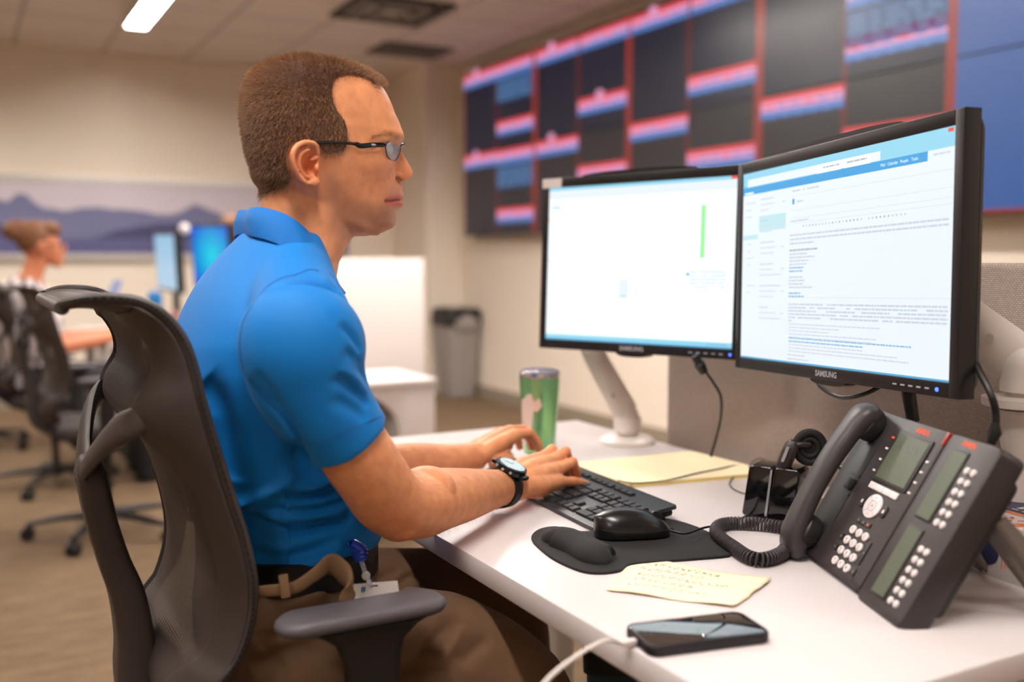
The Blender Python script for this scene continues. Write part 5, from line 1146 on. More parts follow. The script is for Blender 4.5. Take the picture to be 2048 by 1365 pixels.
for s in (-1, 1):
    b.tube([g(-0.06, s*0.15, -0.21), g(-0.03, s*0.19, -0.36), g(0.06, s*0.19, -0.445)], [0.05, 0.045, 0.04], n=14); b.tube([g(0.06, s*0.19, -0.445), g(0.18, s*0.15, -0.43), g(0.30, s*0.09, -0.41), g(0.36, s*0.08, -0.40)], [0.042, 0.038, 0.027, 0.032], n=14)
    for k in range(4): b.tube([g(0.35, s*0.08+(k-1.5)*0.017, -0.395), g(0.40, s*0.08+(k-1.5)*0.019, -0.385), g(0.43, s*0.08+(k-1.5)*0.019, -0.41)], [0.011, 0.009, 0.008], n=8)
    b.tube([g(0.33, s*0.08-s*0.02, -0.40), g(0.37, s*0.08-s*0.05, -0.41)], [0.012, 0.009], n=8)
    b.tube([g(-0.03, s*0.09, -0.62), g(0.2, s*0.10, -0.63), g(0.40, s*0.11, -0.64)], [0.09, 0.085, 0.06], n=14); b.tube([g(0.40, s*0.11, -0.64), g(0.42, s*0.11, -0.85), g(0.40, s*0.11, -1.08)], [0.06, 0.055, 0.04], n=14); b.tube([g(0.38, s*0.11, -1.12), g(0.54, s*0.11, -1.15)], [0.035, 0.03], n=12)
b.build('body', M_skin2, wm_); body2 = bpy.data.objects['body.002'] if 'body.002' in bpy.data.objects else None
bodyw = [o for o in bpy.data.objects if o.parent == wm_][0]; remesh(bodyw, 0.008, 2); 
if not bodyw.data.materials: bodyw.data.materials.append(M_skin2)
b = MB(); b.ell(g(-0.018, 0, 0.022), (0.093, 0.080, 0.092)); b.ell(g(0.045, 0, 0.060), (0.05, 0.065, 0.045)); b.ell(g(-0.105, 0, 0.055), (0.048, 0.05, 0.05)); b.ell(g(-0.08, 0, 0.075), (0.035, 0.04, 0.035)); o = b.build('hair', M_hair2, wm_); remesh(o, 0.006, 3)
if not o.data.materials: o.data.materials.append(M_hair2)
b = MB(); b.tube([g(-.05, 0, -.165), g(-0.06, 0, -0.20), g(-.07, 0, -.34), g(-0.055, 0, -0.5), g(-0.05, 0, -0.63)], [.07, .115, .15, .135, .15], n=24, flat=(1, 1.12))
for s in (-1, 1): b.tube([g(-0.06, s*0.10, -0.20), g(-0.06, s*0.165, -0.235), g(-0.035, s*0.195, -0.345)], [0.065, 0.06, 0.055], n=16)
M_top = mat('white_black_print', rgb(225, 215, 215), 0.8); nt = M_top.node_tree; tc = nt.nodes.new('ShaderNodeTexCoord'); vo = nt.nodes.new('ShaderNodeTexWave'); vo.inputs['Scale'].default_value = 7; vo.inputs['Distortion'].default_value = 6; cr = nt.nodes.new('ShaderNodeValToRGB')
cr.color_ramp.elements[0].position = 0.30; cr.color_ramp.elements[0].color = rgb(45, 45, 50); cr.color_ramp.elements[1].position = 0.42; cr.color_ramp.elements[1].color = rgb(228, 218, 218); nt.links.new(tc.outputs['Object'], vo.inputs['Vector']); nt.links.new(vo.outputs['Color'], cr.inputs[0]); nt.links.new(cr.outputs[0], nt.nodes['Principled BSDF'].inputs['Base Color'])
o = b.build('blouse', M_top, wm_); remesh(o, 0.008, 2)
if not o.data.materials: o.data.materials.append(M_top)
b = MB()
for s in (-1, 1):
    b.tube([g(-0.06, s*0.08, -0.62), g(0.2, s*0.10, -0.63), g(0.41, s*0.11, -0.64)], [0.11, 0.098, 0.072], n=14); b.tube([g(0.41, s*0.11, -0.64), g(0.43, s*0.11, -0.85), g(0.40, s*0.11, -1.08)], [0.072, 0.07, 0.06], n=14)
b.tube([g(-.09, -.1, -.62), g(-.09, .1, -.62)], [.12, .12], n=14)
o = b.build('trousers', mat('black_trousers', rgb(30, 28, 32), 0.8), wm_); remesh(o, 0.01, 2)
# eyeglasses of the woman
b = MB(); b.tube([g(0.0, -0.078, -0.005), g(0.085, -0.062, -0.008)], 0.003, n=6); b.tube([g(0.088+0.004*math.cos(a), -0.036+0.024*math.cos(a), -0.015+0.016*math.sin(a)) for a in np.linspace(0, 2*PI, 16, endpoint=False)], 0.003, n=6, closed=True)
t = thing('eyeglasses', 'dark framed eyeglasses worn by the woman in the background', 'glasses', (HB[0]+0.05, HB[1], HB[2]-0.01)); b.build('frame', M_bez, t)
# brown-haired colleague behind the blue screen
HB2 = np.array(atd(470, 475, 5.9)); g2 = lambda dx, dy, dz: Vector((HB2[0]+dx, HB2[1]+dy, HB2[2]+dz))
p2 = thing('person', 'colleague behind the blue screen, only brown hair visible beside the blue shoulder', 'person', (HB2[0], HB2[1], 0))
b = MB(); b.ell(g2(0, 0, 0), (0.085, 0.075, 0.11)); b.tube([g2(0, 0, -.06), g2(0, 0, -.2)], [0.05, 0.055]); b.tube([g2(0, 0, -.16), g2(0, 0, -.32), g2(0, 0, -.68)], [.10, .17, .15], n=16, flat=(1.2, .8)); b.tube([g2(0, -.08, -.66), g2(0, -.4, -.66), g2(0, -.42, -1.15)], [.09, .07, .05]); b.tube([g2(0.16, -.08, -.66), g2(0.16, -.4, -.66), g2(0.16, -.42, -1.15)], [.09, .07, .05])
o = b.build('body', mat('grey_cardigan', rgb(110, 84, 84), 0.8), p2); remesh(o, 0.012, 2)
b = MB(); b.ell(g2(0.0, 0.0, 0.02), (0.105, 0.095, 0.125)); b.ell(g2(0.0, 0.0, -0.07), (0.10, 0.085, 0.13)); o = b.build('hair', M_hair2, p2); remesh(o, 0.008, 2)
# ================================================================== THE MAN
YH = 1.372
def hp(px, py, Y=None): q = ony(px, py, YH if Y is None else Y); return q[0], q[2]
# skin: vertex colours hold lips, stubble and flush of the skin, plus painted crease shade
M_skin = bpy.data.materials.new('skin'); M_skin.use_nodes = True; nt = M_skin.node_tree; p = nt.nodes['Principled BSDF']
at = nt.nodes.new('ShaderNodeAttribute'); at.attribute_name = 'tone'
tc = nt.nodes.new('ShaderNodeTexCoord'); ns = nt.nodes.new('ShaderNodeTexNoise'); ns.inputs['Scale'].default_value = 55; ns.inputs['Detail'].default_value = 5; nt.links.new(tc.outputs['Object'], ns.inputs['Vector'])
mxs = nt.nodes.new('ShaderNodeMix'); mxs.data_type = 'RGBA'; mxs.blend_type = 'MULTIPLY'; mxs.inputs[0].default_value = 1.0
crs = nt.nodes.new('ShaderNodeValToRGB'); crs.color_ramp.elements[0].position = 0.3; crs.color_ramp.elements[0].color = (0.86, 0.80, 0.78, 1); crs.color_ramp.elements[1].position = 0.7; crs.color_ramp.elements[1].color = (1.05, 1.03, 1.02, 1)
nt.links.new(ns.outputs[0], crs.inputs[0]); nt.links.new(at.outputs['Color'], mxs.inputs[6]); nt.links.new(crs.outputs[0], mxs.inputs[7]); nt.links.new(mxs.outputs[2], p.inputs['Base Color'])
p.inputs['Roughness'].default_value = 0.48; p.inputs['Subsurface Weight'].default_value = 0.12; p.inputs['Subsurface Radius'].default_value = (1.0, 0.3, 0.15); p.inputs['Subsurface Scale'].default_value = 0.005; p.inputs['Specular IOR Level'].default_value = 0.4
n2 = nt.nodes.new('ShaderNodeTexNoise'); n2.inputs['Scale'].default_value = 900; n2.inputs['Detail'].default_value = 3; nt.links.new(tc.outputs['Object'], n2.inputs['Vector']); bp = nt.nodes.new('ShaderNodeBump'); bp.inputs['Strength'].default_value = 0.25; bp.inputs['Distance'].default_value = 0.0006; nt.links.new(n2.outputs[0], bp.inputs['Height']); nt.links.new(bp.outputs[0], p.inputs['Normal'])
SKIN = np.array(rgb(232, 160, 113)[:3]); LIP = np.array(rgb(204, 104, 86)[:3]); STUB = np.array(rgb(150, 102, 82)[:3]); FLUSH = np.array(rgb(228, 128, 88)[:3])

def local_smooth(o, wgt, iters, factor=.6):
    vg = o.vertex_groups.new(name='soft')
    for lv in range(1, 11):
        idx = np.where((wgt > lv/10-.05) & (wgt <= lv/10+(.05 if lv < 10 else 9)))[0].tolist()
        if idx: vg.add(idx, lv/10, 'REPLACE')
    sm = o.modifiers.new('s', 'SMOOTH'); sm.iterations = iters; sm.factor = factor; sm.vertex_group = 'soft'
    dg = bpy.context.evaluated_depsgraph_get(); dg.update(); me_ = bpy.data.meshes.new_from_object(o.evaluated_get(dg)); o.modifiers.clear(); o.vertex_groups.clear(); o.data = me_
# ---- head: horizontal slices. columns: pixel row of the profile, front (without nose and lips), back, half width, widest point
HT = np.array([
 (130, 628, 612, .008, 620), (132, 645, 600, .022, 618), (136, 672, 575, .038, 615), (143, 705, 556, .052, 612), (151, 728, 540, .062, 610), (162, 746, 521, .070, 608),
 (175, 758, 509, .075, 606), (197, 771, 501, .080, 604), (215, 779, 498, .082, 603), (243, 788, 496, .0835, 602), (271, 793, 498, .083, 603), (285, 792, 500, .081, 606),
 (300, 786, 503, .0795, 610), (320, 784, 506, .0785, 616), (340, 784, 515, .076, 622), (358, 786, 517, .073, 628), (375, 789, 530, .070, 634), (391, 791, 543, .0665, 640),
 (405, 790, 565, .0635, 644), (420, 787, 572, .060, 648), (435, 784, 580, .056, 652), (449, 782, 590, .0515, 658), (458, 776, 602, .047, 664), (465, 766, 618, .042, 672), (470, 750, 640, .034, 690), (473, 728, 668, .018, 700)], float)
rows = np.r_[np.linspace(130, 137, 10), np.arange(138, 455, 1.6), np.linspace(455, 473, 24)]
def col(k): return np.interp(rows, HT[:, 0], HT[:, k])
def smooth1(a, it=6):
    a = a.copy()
    for _ in range(it): a[1:-1] = (a[:-2]+2*a[1:-1]+a[2:])/4
    return a
NOSE = np.array([(284, 797), (290, 797.5), (296, 799), (308, 806), (323, 815.5), (335, 822), (342, 825.3), (349, 825), (356, 820), (361, 811), (365, 800), (369, 789)], float)
LIPS = np.array([(366, 789), (370, 803), (376, 804), (383, 802), (388, 805), (391, 806.5), (395, 806), (399, 800), (402, 800.5), (407, 805.5), (411, 805.5), (416, 801), (421, 794.5), (426, 791.5), (432, 791), (440, 791), (449, 789.5), (456, 784), (460, 776)], float)
BROW = np.array([(236, 787), (250, 793), (262, 797), (271, 800), (278, 801), (284, 799), (292, 794), (300, 788)], float)
NR = 240
ph = np.linspace(0, 2*PI, NR, endpoint=False); ph = ph-0.35*np.sin(ph)  # more points at the face
rings = []
xf_, xb_, w_, xm_ = [smooth1(col(k), 4) for k in (1, 2, 3, 4)]
for i, r_ in enumerate(rows):
    xf, z = hp(xf_[i], r_); xb, _ = hp(xb_[i], r_); w_i = w_[i]; xm, _ = hp(xm_[i], r_, YH-w_i*0.9); xm = min(xm, xf-0.02)
    ex = np.interp(r_, [119, 240, 300, 380, 473], [2.0, 2.15, 2.35, 2.2, 2.0]); c, s = np.cos(ph), np.sin(ph)
    X = np.where(c > 0, xm+(xf-xm)*np.abs(c)**(2/ex), xm-(xm-xb)*np.abs(c)); Yy = w_i*np.sign(s)*np.abs(s)**(2/ex if True else 1)
    fr = c > 0
    ay = np.abs(Yy)
    if NOSE[0, 0] <= r_ <= NOSE[-1, 0]:
        d = hp(np.interp(r_, NOSE[:, 0], NOSE[:, 1]), r_)[0]-xf; wn = np.interp(r_, [284, 300, 323, 342, 352, 362, 369], [.0085, .0075, .0095, .0115, .0135, .0135, .011]); X += np.where(fr, max(d, 0)*np.exp(-(ay/wn)**2.2), 0)
    if LIPS[0, 0] <= r_ <= LIPS[-1, 0]:
        d = hp(np.interp(r_, LIPS[:, 0], LIPS[:, 1]), r_)[0]-xf; wl = np.interp(r_, [366, 380, 400, 415, 425, 440, 460], [.010, .017, .027, .022, .018, .021, .020]); X += np.where(fr, max(d, 0)*np.exp(-(ay/wl)**(3.0 if 384 < r_ < 418 else 2.2)), 0)
    if BROW[0, 0] <= r_ <= BROW[-1, 0]:
        d = hp(np.interp(r_, BROW[:, 0], BROW[:, 1]), r_)[0]-xf; X += np.where(fr, d*np.exp(-(ay/.05)**4), 0)
    rings.append(np.stack([X, YH+Yy, np.full(NR, z)], 1))
b = MB(); b.loft([[tuple(p_) for p_ in rg] for rg in rings])
# neck
NK = [(352, 655, 560, .052), (385, 688, 528, .058), (420, 699, 523, .061), (450, 702, 520, .062), (477, 700, 513, .063), (500, 686, 505, .066), (525, 672, 497, .070), (560, 665, 482, .078)]
nk = []
for (r_, a_, c_, w_i) in NK:
    xf, z = hp(a_, r_); xb, _ = hp(c_, r_); n = 48; q = np.linspace(0, 2*PI, n, endpoint=False); nk.append([((xf+xb)/2+(xf-xb)/2*math.cos(t_), YH+w_i*math.sin(t_), z) for t_ in q])
# tilt slices a little: the neck leans forward
b.loft(nk)
# jaw bone, throat
for s in (-1, 1):
    pts = [hp(x_, y_, YH-yy_) for x_, y_, yy_ in ((668, 410, .050), (690, 436, .046), (722, 452, .036), (755, 458, .018))]
    b.tube([(q[0], YH+s*yy_, q[1]) for q, yy_ in zip(pts, (.050, .045, .036, .018))], [.010, .011, .011, .011], n=14)
x_, z_ = hp(791, 353, YH-.0135); [b.ell((x_, YH+s*0.0135, z_), (.0105, .0065, .0075), n=16) for s in (-1, 1)]
x_, z_ = hp(708, 474); b.ell((x_-.022, YH, z_), (.016, .026, .010))
# ears
def ear(s):
    yo = YH+s*0.080
    out_px = [(637, 308), (632, 292), (620, 286.5), (607, 286), (594, 290.5), (584, 299), (578.5, 312), (579.5, 325), (584, 340), (592, 353), (603, 363), (616, 370), (629, 374), (638, 370), (641, 359), (641, 347), (640, 334), (641, 320)]
    offs = [.006, .008, .011, .014, .018, .021, .022, .022, .020, .017, .014, .011, .008, .006, .004, .003, .003, .004]
    cxp, czp = hp(612, 330, YH-0.088)
    O = np.array([(hp(a, c, YH-0.088)[0], yo+s*o, hp(a, c, YH-0.088)[1]) for (a, c), o in zip(out_px, offs)]); O = spline(O, 72, closed=True); O[:, 1] = O[:, 1]
    ctr_ = np.array([cxp, yo, czp]); n = len(O)
    def ring(k, dy): q = ctr_+(O-ctr_)*np.array([k, 1, k]); q[:, 1] = yo+(O[:, 1]-yo)*(0.55+0.45*k)+s*dy; return [tuple(v) for v in q]
    base = ctr_+(O-ctr_)*np.array([.70, 1, .80]); base[:, 1] = YH+s*0.060; base2 = ctr_+(O-ctr_)*np.array([.96, 1, .97]); base2[:, 1] = O[:, 1]-s*.004
    b.loft([[tuple(v) for v in base], [tuple(v) for v in base2], ring(1.0, 0), ring(.90, .0008), ring(.80, -.003), ring(.60, -.0045), ring(.35, -.0075), ring(.1, -.009)])
    b.tube([tuple(v+np.array([0, s*.0008, 0])) for v in O[:int(n*.62)]], list(np.interp(np.linspace(0, 1, int(n*.62)), [0, .1, .5, .85, 1], [.0024, .0036, .0038, .0036, .003])), n=10)
    def ep(x, y, o): a = hp(x, y, YH-0.088); return (a[0], yo+s*o, a[1])
    b.tube(spline([ep(617, 300, .0105), ep(602, 306, .014), ep(594, 320, .016), ep(597, 337, .015), ep(606, 350, .012), ep(617, 355, .010)], 24), .0030, n=10)
    b.tube(spline([ep(640, 312, .005), ep(630, 318, .004), ep(620, 321, .0045)], 10), .0026, n=8)
    b.ell(ep(634, 336, .005), (.0042, .0042, .0065), n=12); b.ell(ep(625, 351, .008), (.0045, .003, .004), n=12); b.ell(ep(629, 364, .007), (.0085, .0045, .0075), n=14)
ear(-1); ear(1)
head = b.build('body', M_skin, None); remesh(head, 0.00155, 3, 0.5)
V = getv(head.data); N = getn(head.data); P2 = V.copy(); pm = P2.copy(); pm[:, 1] = np.where(pm[:, 1] > YH, 2*YH-pm[:, 1], pm[:, 1])  # mirrored to the near side for symmetric work
def feat(px, py, y_, r_, amt, zr=None):
    x, z = hp(px, py, YH-y_); d2 = ((P2[:, 0]-x)/r_)**2+((P2[:, 2]-z)/(zr or r_))**2
    for s in (-1, 1):
        g = np.exp(-d2-((P2[:, 1]-(YH+s*y_))/r_)**2); V[:] += N*(g*amt)[:, None]
feat(778, 299, .034, .017, -.0085, .011); feat(762, 300, .047, .014, -.0035, .010)     # eye sockets
feat(786, 272, .030, .020, .0022, .008); feat(752, 330, .058, .026, .0030, .018)       # brow, cheekbone
feat(735, 250, .078, .03, -.003, .03); feat(745, 375, .055, .028, -.0025, .025)         # temple, cheek hollow
feat(655, 432, .056, .020, .003); feat(797, 360, .0078, .0045, -.0075)                  # jaw angle, nostrils
feat(777, 345, .019, .007, -.003); feat(772, 402, .030, .007, -.0025); feat(798, 421, .0, .02, -.001, .005)
feat(617, 336, .088, .008, -.004, .011)
setv(head.data, V)
hb = BVHTree.FromPolygons([tuple(v) for v in V], [tuple(p_.vertices) for p_ in head.data.polygons])
def hcast(poly, n=24):
    out = []
    for q_ in spline(poly, n):
        h = hb.ray_cast(Vector(CAM), Vector(ray(*q_)).normalized())
        if h[0] is not None: out.append(np.array(h[0]))
    return np.array(out)
def front_pt(px, py): x, z = hp(px, py); return np.array([x, YH, z])
mouth = np.vstack([hcast([(771, 402), (780, 402.5), (790, 401), (798, 400)]), front_pt(800.5, 399.5)]); d, _ = seg_dist(pm, mouth); V -= N*(0.0030*gauss(d, .0020))[:, None]
ala = hcast([(784, 340), (778, 345), (775.5, 352), (778, 358)]); dA, _ = seg_dist(pm, ala); V -= N*(0.0010*gauss(dA, .0026))[:, None]
nos = hcast([(793, 357.5), (800, 360.5)]); dN, _ = seg_dist(pm, nos); V -= N*(0.0050*gauss(dN, .0030))[:, None]
lid = hcast([(744, 300), (752, 296), (762, 293), (772, 291)]); dL, _ = seg_dist(pm, lid); V -= N*(0.0014*gauss(dL, .0022))[:, None]
setv(head.data, V)
pq = project(pm)
wgt = np.clip(gauss(np.hypot((pq[:, 0]-690)/75, (pq[:, 1]-445)/38), 1)*1.6, 0, 1)*(pq[:, 1] > 395)*(pq[:, 0] < 765)+np.clip(gauss(np.hypot((pq[:, 0]-545)/40, (pq[:, 1]-385)/30), 1)*1.5, 0, 1)+np.clip(gauss(np.hypot((pq[:, 0]-652)/22, (pq[:, 1]-425)/50), 1)*1.3, 0, 1)
local_smooth(head, np.clip(wgt, 0, 1), 60); V = getv(head.data); N = getn(head.data)
# eyelids and lids line
tone = np.tile(SKIN, (len(V), 1))
def mixc(m, c): global tone; m = np.clip(m, 0, 1)[:, None]; tone = tone*(1-m)+np.array(c)*m
pj = project(pm); px_, py_ = pj[:, 0], pj[:, 1]
front = (pm[:, 0] > hp(600, 400)[0])
fl = gauss(np.hypot(px_-795, py_-345), 26)*.35+gauss(np.hypot(px_-750, py_-350), 45)*.2+gauss(np.hypot(px_-600, py_-330), 40)*.5; mixc(fl, FLUSH)
stub = in_poly(px_, py_, [(648, 345), (668, 345), (690, 385), (730, 405), (762, 418), (775, 392), (795, 378), (812, 380), (812, 398), (790, 412), (800, 470), (760, 478), (700, 482), (668, 470), (650, 430)]).astype(float)
# soften the border of the beard area by averaging over a few pixels
acc = np.zeros(len(V)); ks = [(r_*math.cos(a), r_*math.sin(a)) for r_ in (4, 9, 14, 19, 24) for a in np.linspace(0, 2*PI, 12, endpoint=False)]
for dx_, dy_ in ks: acc += in_poly(px_+dx_, py_+dy_, [(648, 345), (668, 345), (690, 385), (730, 405), (762, 418), (775, 392), (795, 378), (812, 380), (812, 398), (790, 412), (800, 470), (760, 478), (700, 482), (668, 470), (650, 430)])
mixc(acc/len(ks)*0.7, STUB)
upl = np.vstack([hcast([(774, 401), (783, 397.5), (793, 394)]), front_pt(804, 393.5)]); lol = np.vstack([hcast([(776, 404.5), (786, 406.5), (796, 407)]), front_pt(804, 408.5)])
d1, _ = seg_dist(pm, upl); d2, _ = seg_dist(pm, lol); mixc(gauss(d1, .0040)*1.1, LIP); mixc(gauss(d2, .0050)*1.1, LIP); mixc(gauss(d, .0014)*.85, LIP*.3); mixc(gauss(dN, .0028)*.9, SKIN*.16); mixc(gauss(dA, .0022)*.18, SKIN*.45); mixc(gauss(dL, .0014)*.4, SKIN*.4)  # lip colour; shade painted into mouth line, nostrils, nose and lid creases
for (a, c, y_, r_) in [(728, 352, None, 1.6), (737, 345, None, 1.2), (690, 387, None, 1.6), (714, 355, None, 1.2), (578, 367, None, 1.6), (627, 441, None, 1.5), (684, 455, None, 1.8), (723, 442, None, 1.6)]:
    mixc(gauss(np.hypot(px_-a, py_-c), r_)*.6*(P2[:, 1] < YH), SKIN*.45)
def write_tone(o, t_):
    ca = o.data.color_attributes.new('tone', 'FLOAT_COLOR', 'POINT'); ca.data.foreach_set('color', np.c_[t_, np.ones(len(t_))].astype(np.float32).ravel())
write_tone(head, tone)
if not head.data.materials: head.data.materials.append(M_skin)

# ---- arms and hands ------------------------------------------------
def fore(pts, b, n=26):
    """pts: (px, py, depth, radius) or xyz+radius rows"""
    P_ = [np.r_[atd(q[0], q[1], q[2]), q[3]] for q in pts]; S_ = spline(P_, 44); b.tube([tuple(v[:3]) for v in S_], list(S_[:, 3]), n=n); return S_
b = MB()
RA = fore([(640, 770, 1.19, .036), (700, 885, 1.205, .0445), (742, 950, 1.235, .045), (782, 1003, 1.28, .0455), (835, 1010, 1.34, .046), (880, 999, 1.405, .044), (930, 990, 1.475, .0392), (975, 981, 1.55, .0325), (1005, 975, 1.60, .0285), (1032, 970, 1.63, .0270), (1050, 966, 1.65, .026)], b)
q = atd(795, 1042, 1.285); b.ell(tuple(q), (.028, .030, .027), n=20)
q = atd(760, 985, 1.265); b.ell(tuple(q), (.038, .036, .045), n=20)
q = atd(850, 985, 1.35); b.ell(tuple(q), (.045, .034, .036), n=20)
# right hand in its own frame: x to the fingertips, y to the thumb, z out of the back
def hand(b, W, fdir, up, side, fingers, thumb, k=1.0):
    x = Vector(fdir).normalized(); z = Vector(up); z = (z-x*z.dot(x)).normalized(); y = z.cross(x)*side
    def T(p): return tuple(Vector(W)+x*(p[0]*k)+y*(p[1]*k)+z*(p[2]*k))
    # palm: overlapping metacarpal rays
    for (m, r0, r1) in zip([f[0] for f in fingers], (.0145, .0150, .0145, .0135), (.0128, .0128, .0122, .0112)):
        b.tube([T((0.0, m[1]*.50, .0)), T((m[0]*.5, m[1]*.85, m[2]*.7)), T(m)], [r0*k*1.25, r0*k*1.1, r1*k], n=16)
    b.ell(T((.030, .016, -.010)), (.030*k, .020*k, .016*k)); b.ell(T((.035, -.018, -.009)), (.032*k, .017*k, .016*k)); b.ell(T((.055, 0, -.002)), (.034*k, .030*k, .013*k)); b.ell(T((.004, 0, 0)), (.026*k, .027*k, .021*k))
    for f, r_ in zip(fingers, (.0092, .0095, .0090, .0080)):
        m, p1, p2, p3 = [np.array(v, float) for v in f]; pts = [m-(p1-m)*.15, m, m*.5+p1*.5, p1, p1*.5+p2*.5, p2, p2*.45+p3*.55, p3]; rr_ = [r_*1.25, r_*1.22, r_*1.02, r_*1.06, r_*.95, r_*.98, r_*.92, r_*.80]
        b.tube([T(v) for v in pts], [v*k for v in rr_], n=14); b.ell(T(p3), (r_*.82*k,)*3, n=12); b.ell(T(p1), (r_*1.08*k,)*3, n=12); b.ell(T(m), (r_*1.3*k,)*3, n=12)
    t0, t1, t2, t3 = thumb; b.tube([T(t0), T(t1), T(t2), T(t3)], [.016*k, .0135*k, .0112*k, .0085*k], n=14); b.ell(T(t3), (.0088*k,)*3, n=12); b.ell(T(t1), (.0140*k,)*3, n=12)
    return T
WR_ = np.array(atd(1030, 964, 1.63))
fR = [[(.088, .025, .014), (.120, .029, .024), (.140, .030, .004), (.146, .030, -.016)],
      [(.092, .006, .018), (.128, .008, .029), (.150, .010, .007), (.155, .010, -.014)],
      [(.087, -.014, .014), (.123, -.014, .021), (.143, -.015, .000), (.146, -.016, -.019)],
      [(.078, -.032, .003), (.108, -.037, .000), (.127, -.038, -.005), (.143, -.039, -.010)]]
tR = [(.020, .022, -.008), (.052, .044, -.012), (.082, .052, -.016), (.106, .050, -.020)]
TR_ = hand(b, WR_, (0.93, 0.36, -0.02), (-0.10, -0.36, 0.93), 1.0, fR, tR, 1.05)
# left arm: mostly hidden behind the right one
LA = fore([(560, 800, 1.70, .038), (640, 930, 1.69, .046), (690, 955, 1.70, .045), (760, 940, 1.735, .041), (830, 925, 1.775, .035), (890, 920, 1.81, .029), (935, 915, 1.84, .0265), (960, 910, 1.855, .026)], b)
WL_ = np.array(atd(950, 912, 1.85))
fL = [[(.088, -.026, .012), (.118, -.030, .006), (.132, -.032, -.016), (.134, -.032, -.034)],
      [(.092, -.006, .016), (.124, -.007, .008), (.138, -.008, -.014), (.139, -.008, -.033)],
      [(.087, .014, .013), (.118, .016, .006), (.131, .017, -.014), (.132, .018, -.032)],
      [(.077, .032, .005), (.102, .038, .000), (.114, .040, -.015), (.115, .041, -.028)]]
tL = [(.018, -.020, -.012), (.042, -.034, -.024), (.062, -.034, -.036), (.078, -.028, -.042)]
TL_ = hand(b, WL_, (0.90, 0.28, 0.20), (-0.22, -0.02, 0.97), 1.0, fL, tL, 1.02)
arms = b.build('arms', M_skin, None); remesh(arms, 0.0019, 4, 0.5)
V = getv(arms.data); N = getn(arms.data); pj = project(V)
tone = np.tile(SKIN, (len(V), 1))
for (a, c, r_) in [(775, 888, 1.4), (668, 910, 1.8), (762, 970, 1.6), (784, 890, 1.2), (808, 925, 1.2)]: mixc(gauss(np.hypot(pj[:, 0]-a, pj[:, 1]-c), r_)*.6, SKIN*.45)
mixc(gauss(np.hypot(pj[:, 0]-800, pj[:, 1]-1060), 45)*.22, FLUSH)
def nail_tone(T, f, k):
    p2, p3 = np.array(f[2]), np.array(f[3]); c = np.array(T(tuple(p2*.2+p3*.8+np.array([0, 0, .0085])))); return c
for T_, fs_ in ((TR_, fR), (TL_, fL)):
    for f in fs_: mixc(gauss(np.linalg.norm(V-nail_tone(T_, f, 1), axis=1), .0052)*1.1-.1, np.array(rgb(244, 196, 180)[:3]))
    for f in fs_: mixc(gauss(np.linalg.norm(V-np.array(T_(f[1])), axis=1), .012)*.5, FLUSH)
write_tone(arms, tone)
if not arms.data.materials: arms.data.materials.append(M_skin)
# torso core and legs inside the clothes, so the body is complete
b = MB(); YC_ = 1.385
b.tube([(0.43, YH, 1.14), (0.40, YC_, 1.09), (0.375, YC_, 1.02), (0.365, YC_, .92), (0.37, YC_, .80), (0.385, YC_, .66)], [.05, .085, .10, .095, .09, .095], n=24, flat=(.95, 1.05))
for q0, q1, s in ((Vector((.371, 1.18, 1.05)), Vector(atd(700, 885, 1.205)), -1), (Vector((.40, 1.56, 1.05)), Vector(atd(640, 930, 1.69)), 1)): b.tube([(0.40, YC_, 1.09), q0, q1], [.05, .036, .036], n=20)
THN = [(.375, 1.295, .615), (.52, 1.235, .60), (.61, 1.19, .56), (.66, 1.16, .50)]; THF = [(.375, 1.475, .615), (.55, 1.50, .585), (.73, 1.515, .565), (.825, 1.52, .54)]
b.tube(THN, [.085, .082, .07, .055], n=20); b.tube(THF, [.085, .08, .066, .055], n=20)
b.tube([THN[-1], (.65, 1.13, .30), (.585, 1.13, .09)], [.055, .05, .035], n=16); b.tube([THF[-1], (.84, 1.52, .30), (.82, 1.52, .09)], [.055, .05, .035], n=16)
core = b.build('core', M_skin, None); remesh(core, 0.008, 2)
write_tone(core, np.tile(SKIN, (len(core.data.vertices), 1)))
if not core.data.materials: core.data.materials.append(M_skin)
man = thing('person', 'man with short brown hair in a bright blue polo shirt typing at the desk', 'person', (0.45, 1.38, 0))
# join head, arms and core into the one body
bmj = bmesh.new(); 
for o in (head, arms, core): bmj.from_mesh(o.data)
me = bpy.data.meshes.new('body'); bmj.to_mesh(me); bmj.free(); me.materials.append(M_skin); me.shade_smooth()
for o in (arms, core): bpy.data.objects.remove(o)
head_mesh = head.data; head.data = me; head.name = 'body'; attach(head, man)
if 'tone' not in me.color_attributes: print('NO TONE', list(me.color_attributes.keys()))

# ---- hair: scalp cap and single strands -----------------------------
bmh = bmesh.new(); bmh.from_mesh(head_mesh); bmh.verts.ensure_lookup_table()
VV = getv(head_mesh); NN = getn(head_mesh); pmv = VV.copy(); pmv[:, 1] = np.where(pmv[:, 1] > YH, 2*YH-pmv[:, 1], pmv[:, 1]); pr = project(pmv)
HAIR = [(762, 168), (757, 176), (735, 158), (705, 151), (682, 152), (668, 161), (664, 178), (665, 200), (672, 218), (684, 232), (692, 250), (696, 268), (695, 282), (690, 300), (682, 309), (668, 306), (655, 312), (643, 304), (636, 288), (615, 281), (590, 285), (574, 300), (572, 322), (580, 345), (586, 358), (576, 370), (560, 378), (540, 388), (524, 392), (505, 380), (470, 330), (450, 250), (450, 150), (560, 90), (680, 90), (790, 140)]
EAR = [(643, 304), (636, 286), (615, 280), (592, 283), (575, 298), (572, 322), (580, 345), (592, 366), (650, 380), (650, 304)]
hm = in_poly(pr[:, 0], pr[:, 1], HAIR)
soft = np.zeros(len(VV)); 
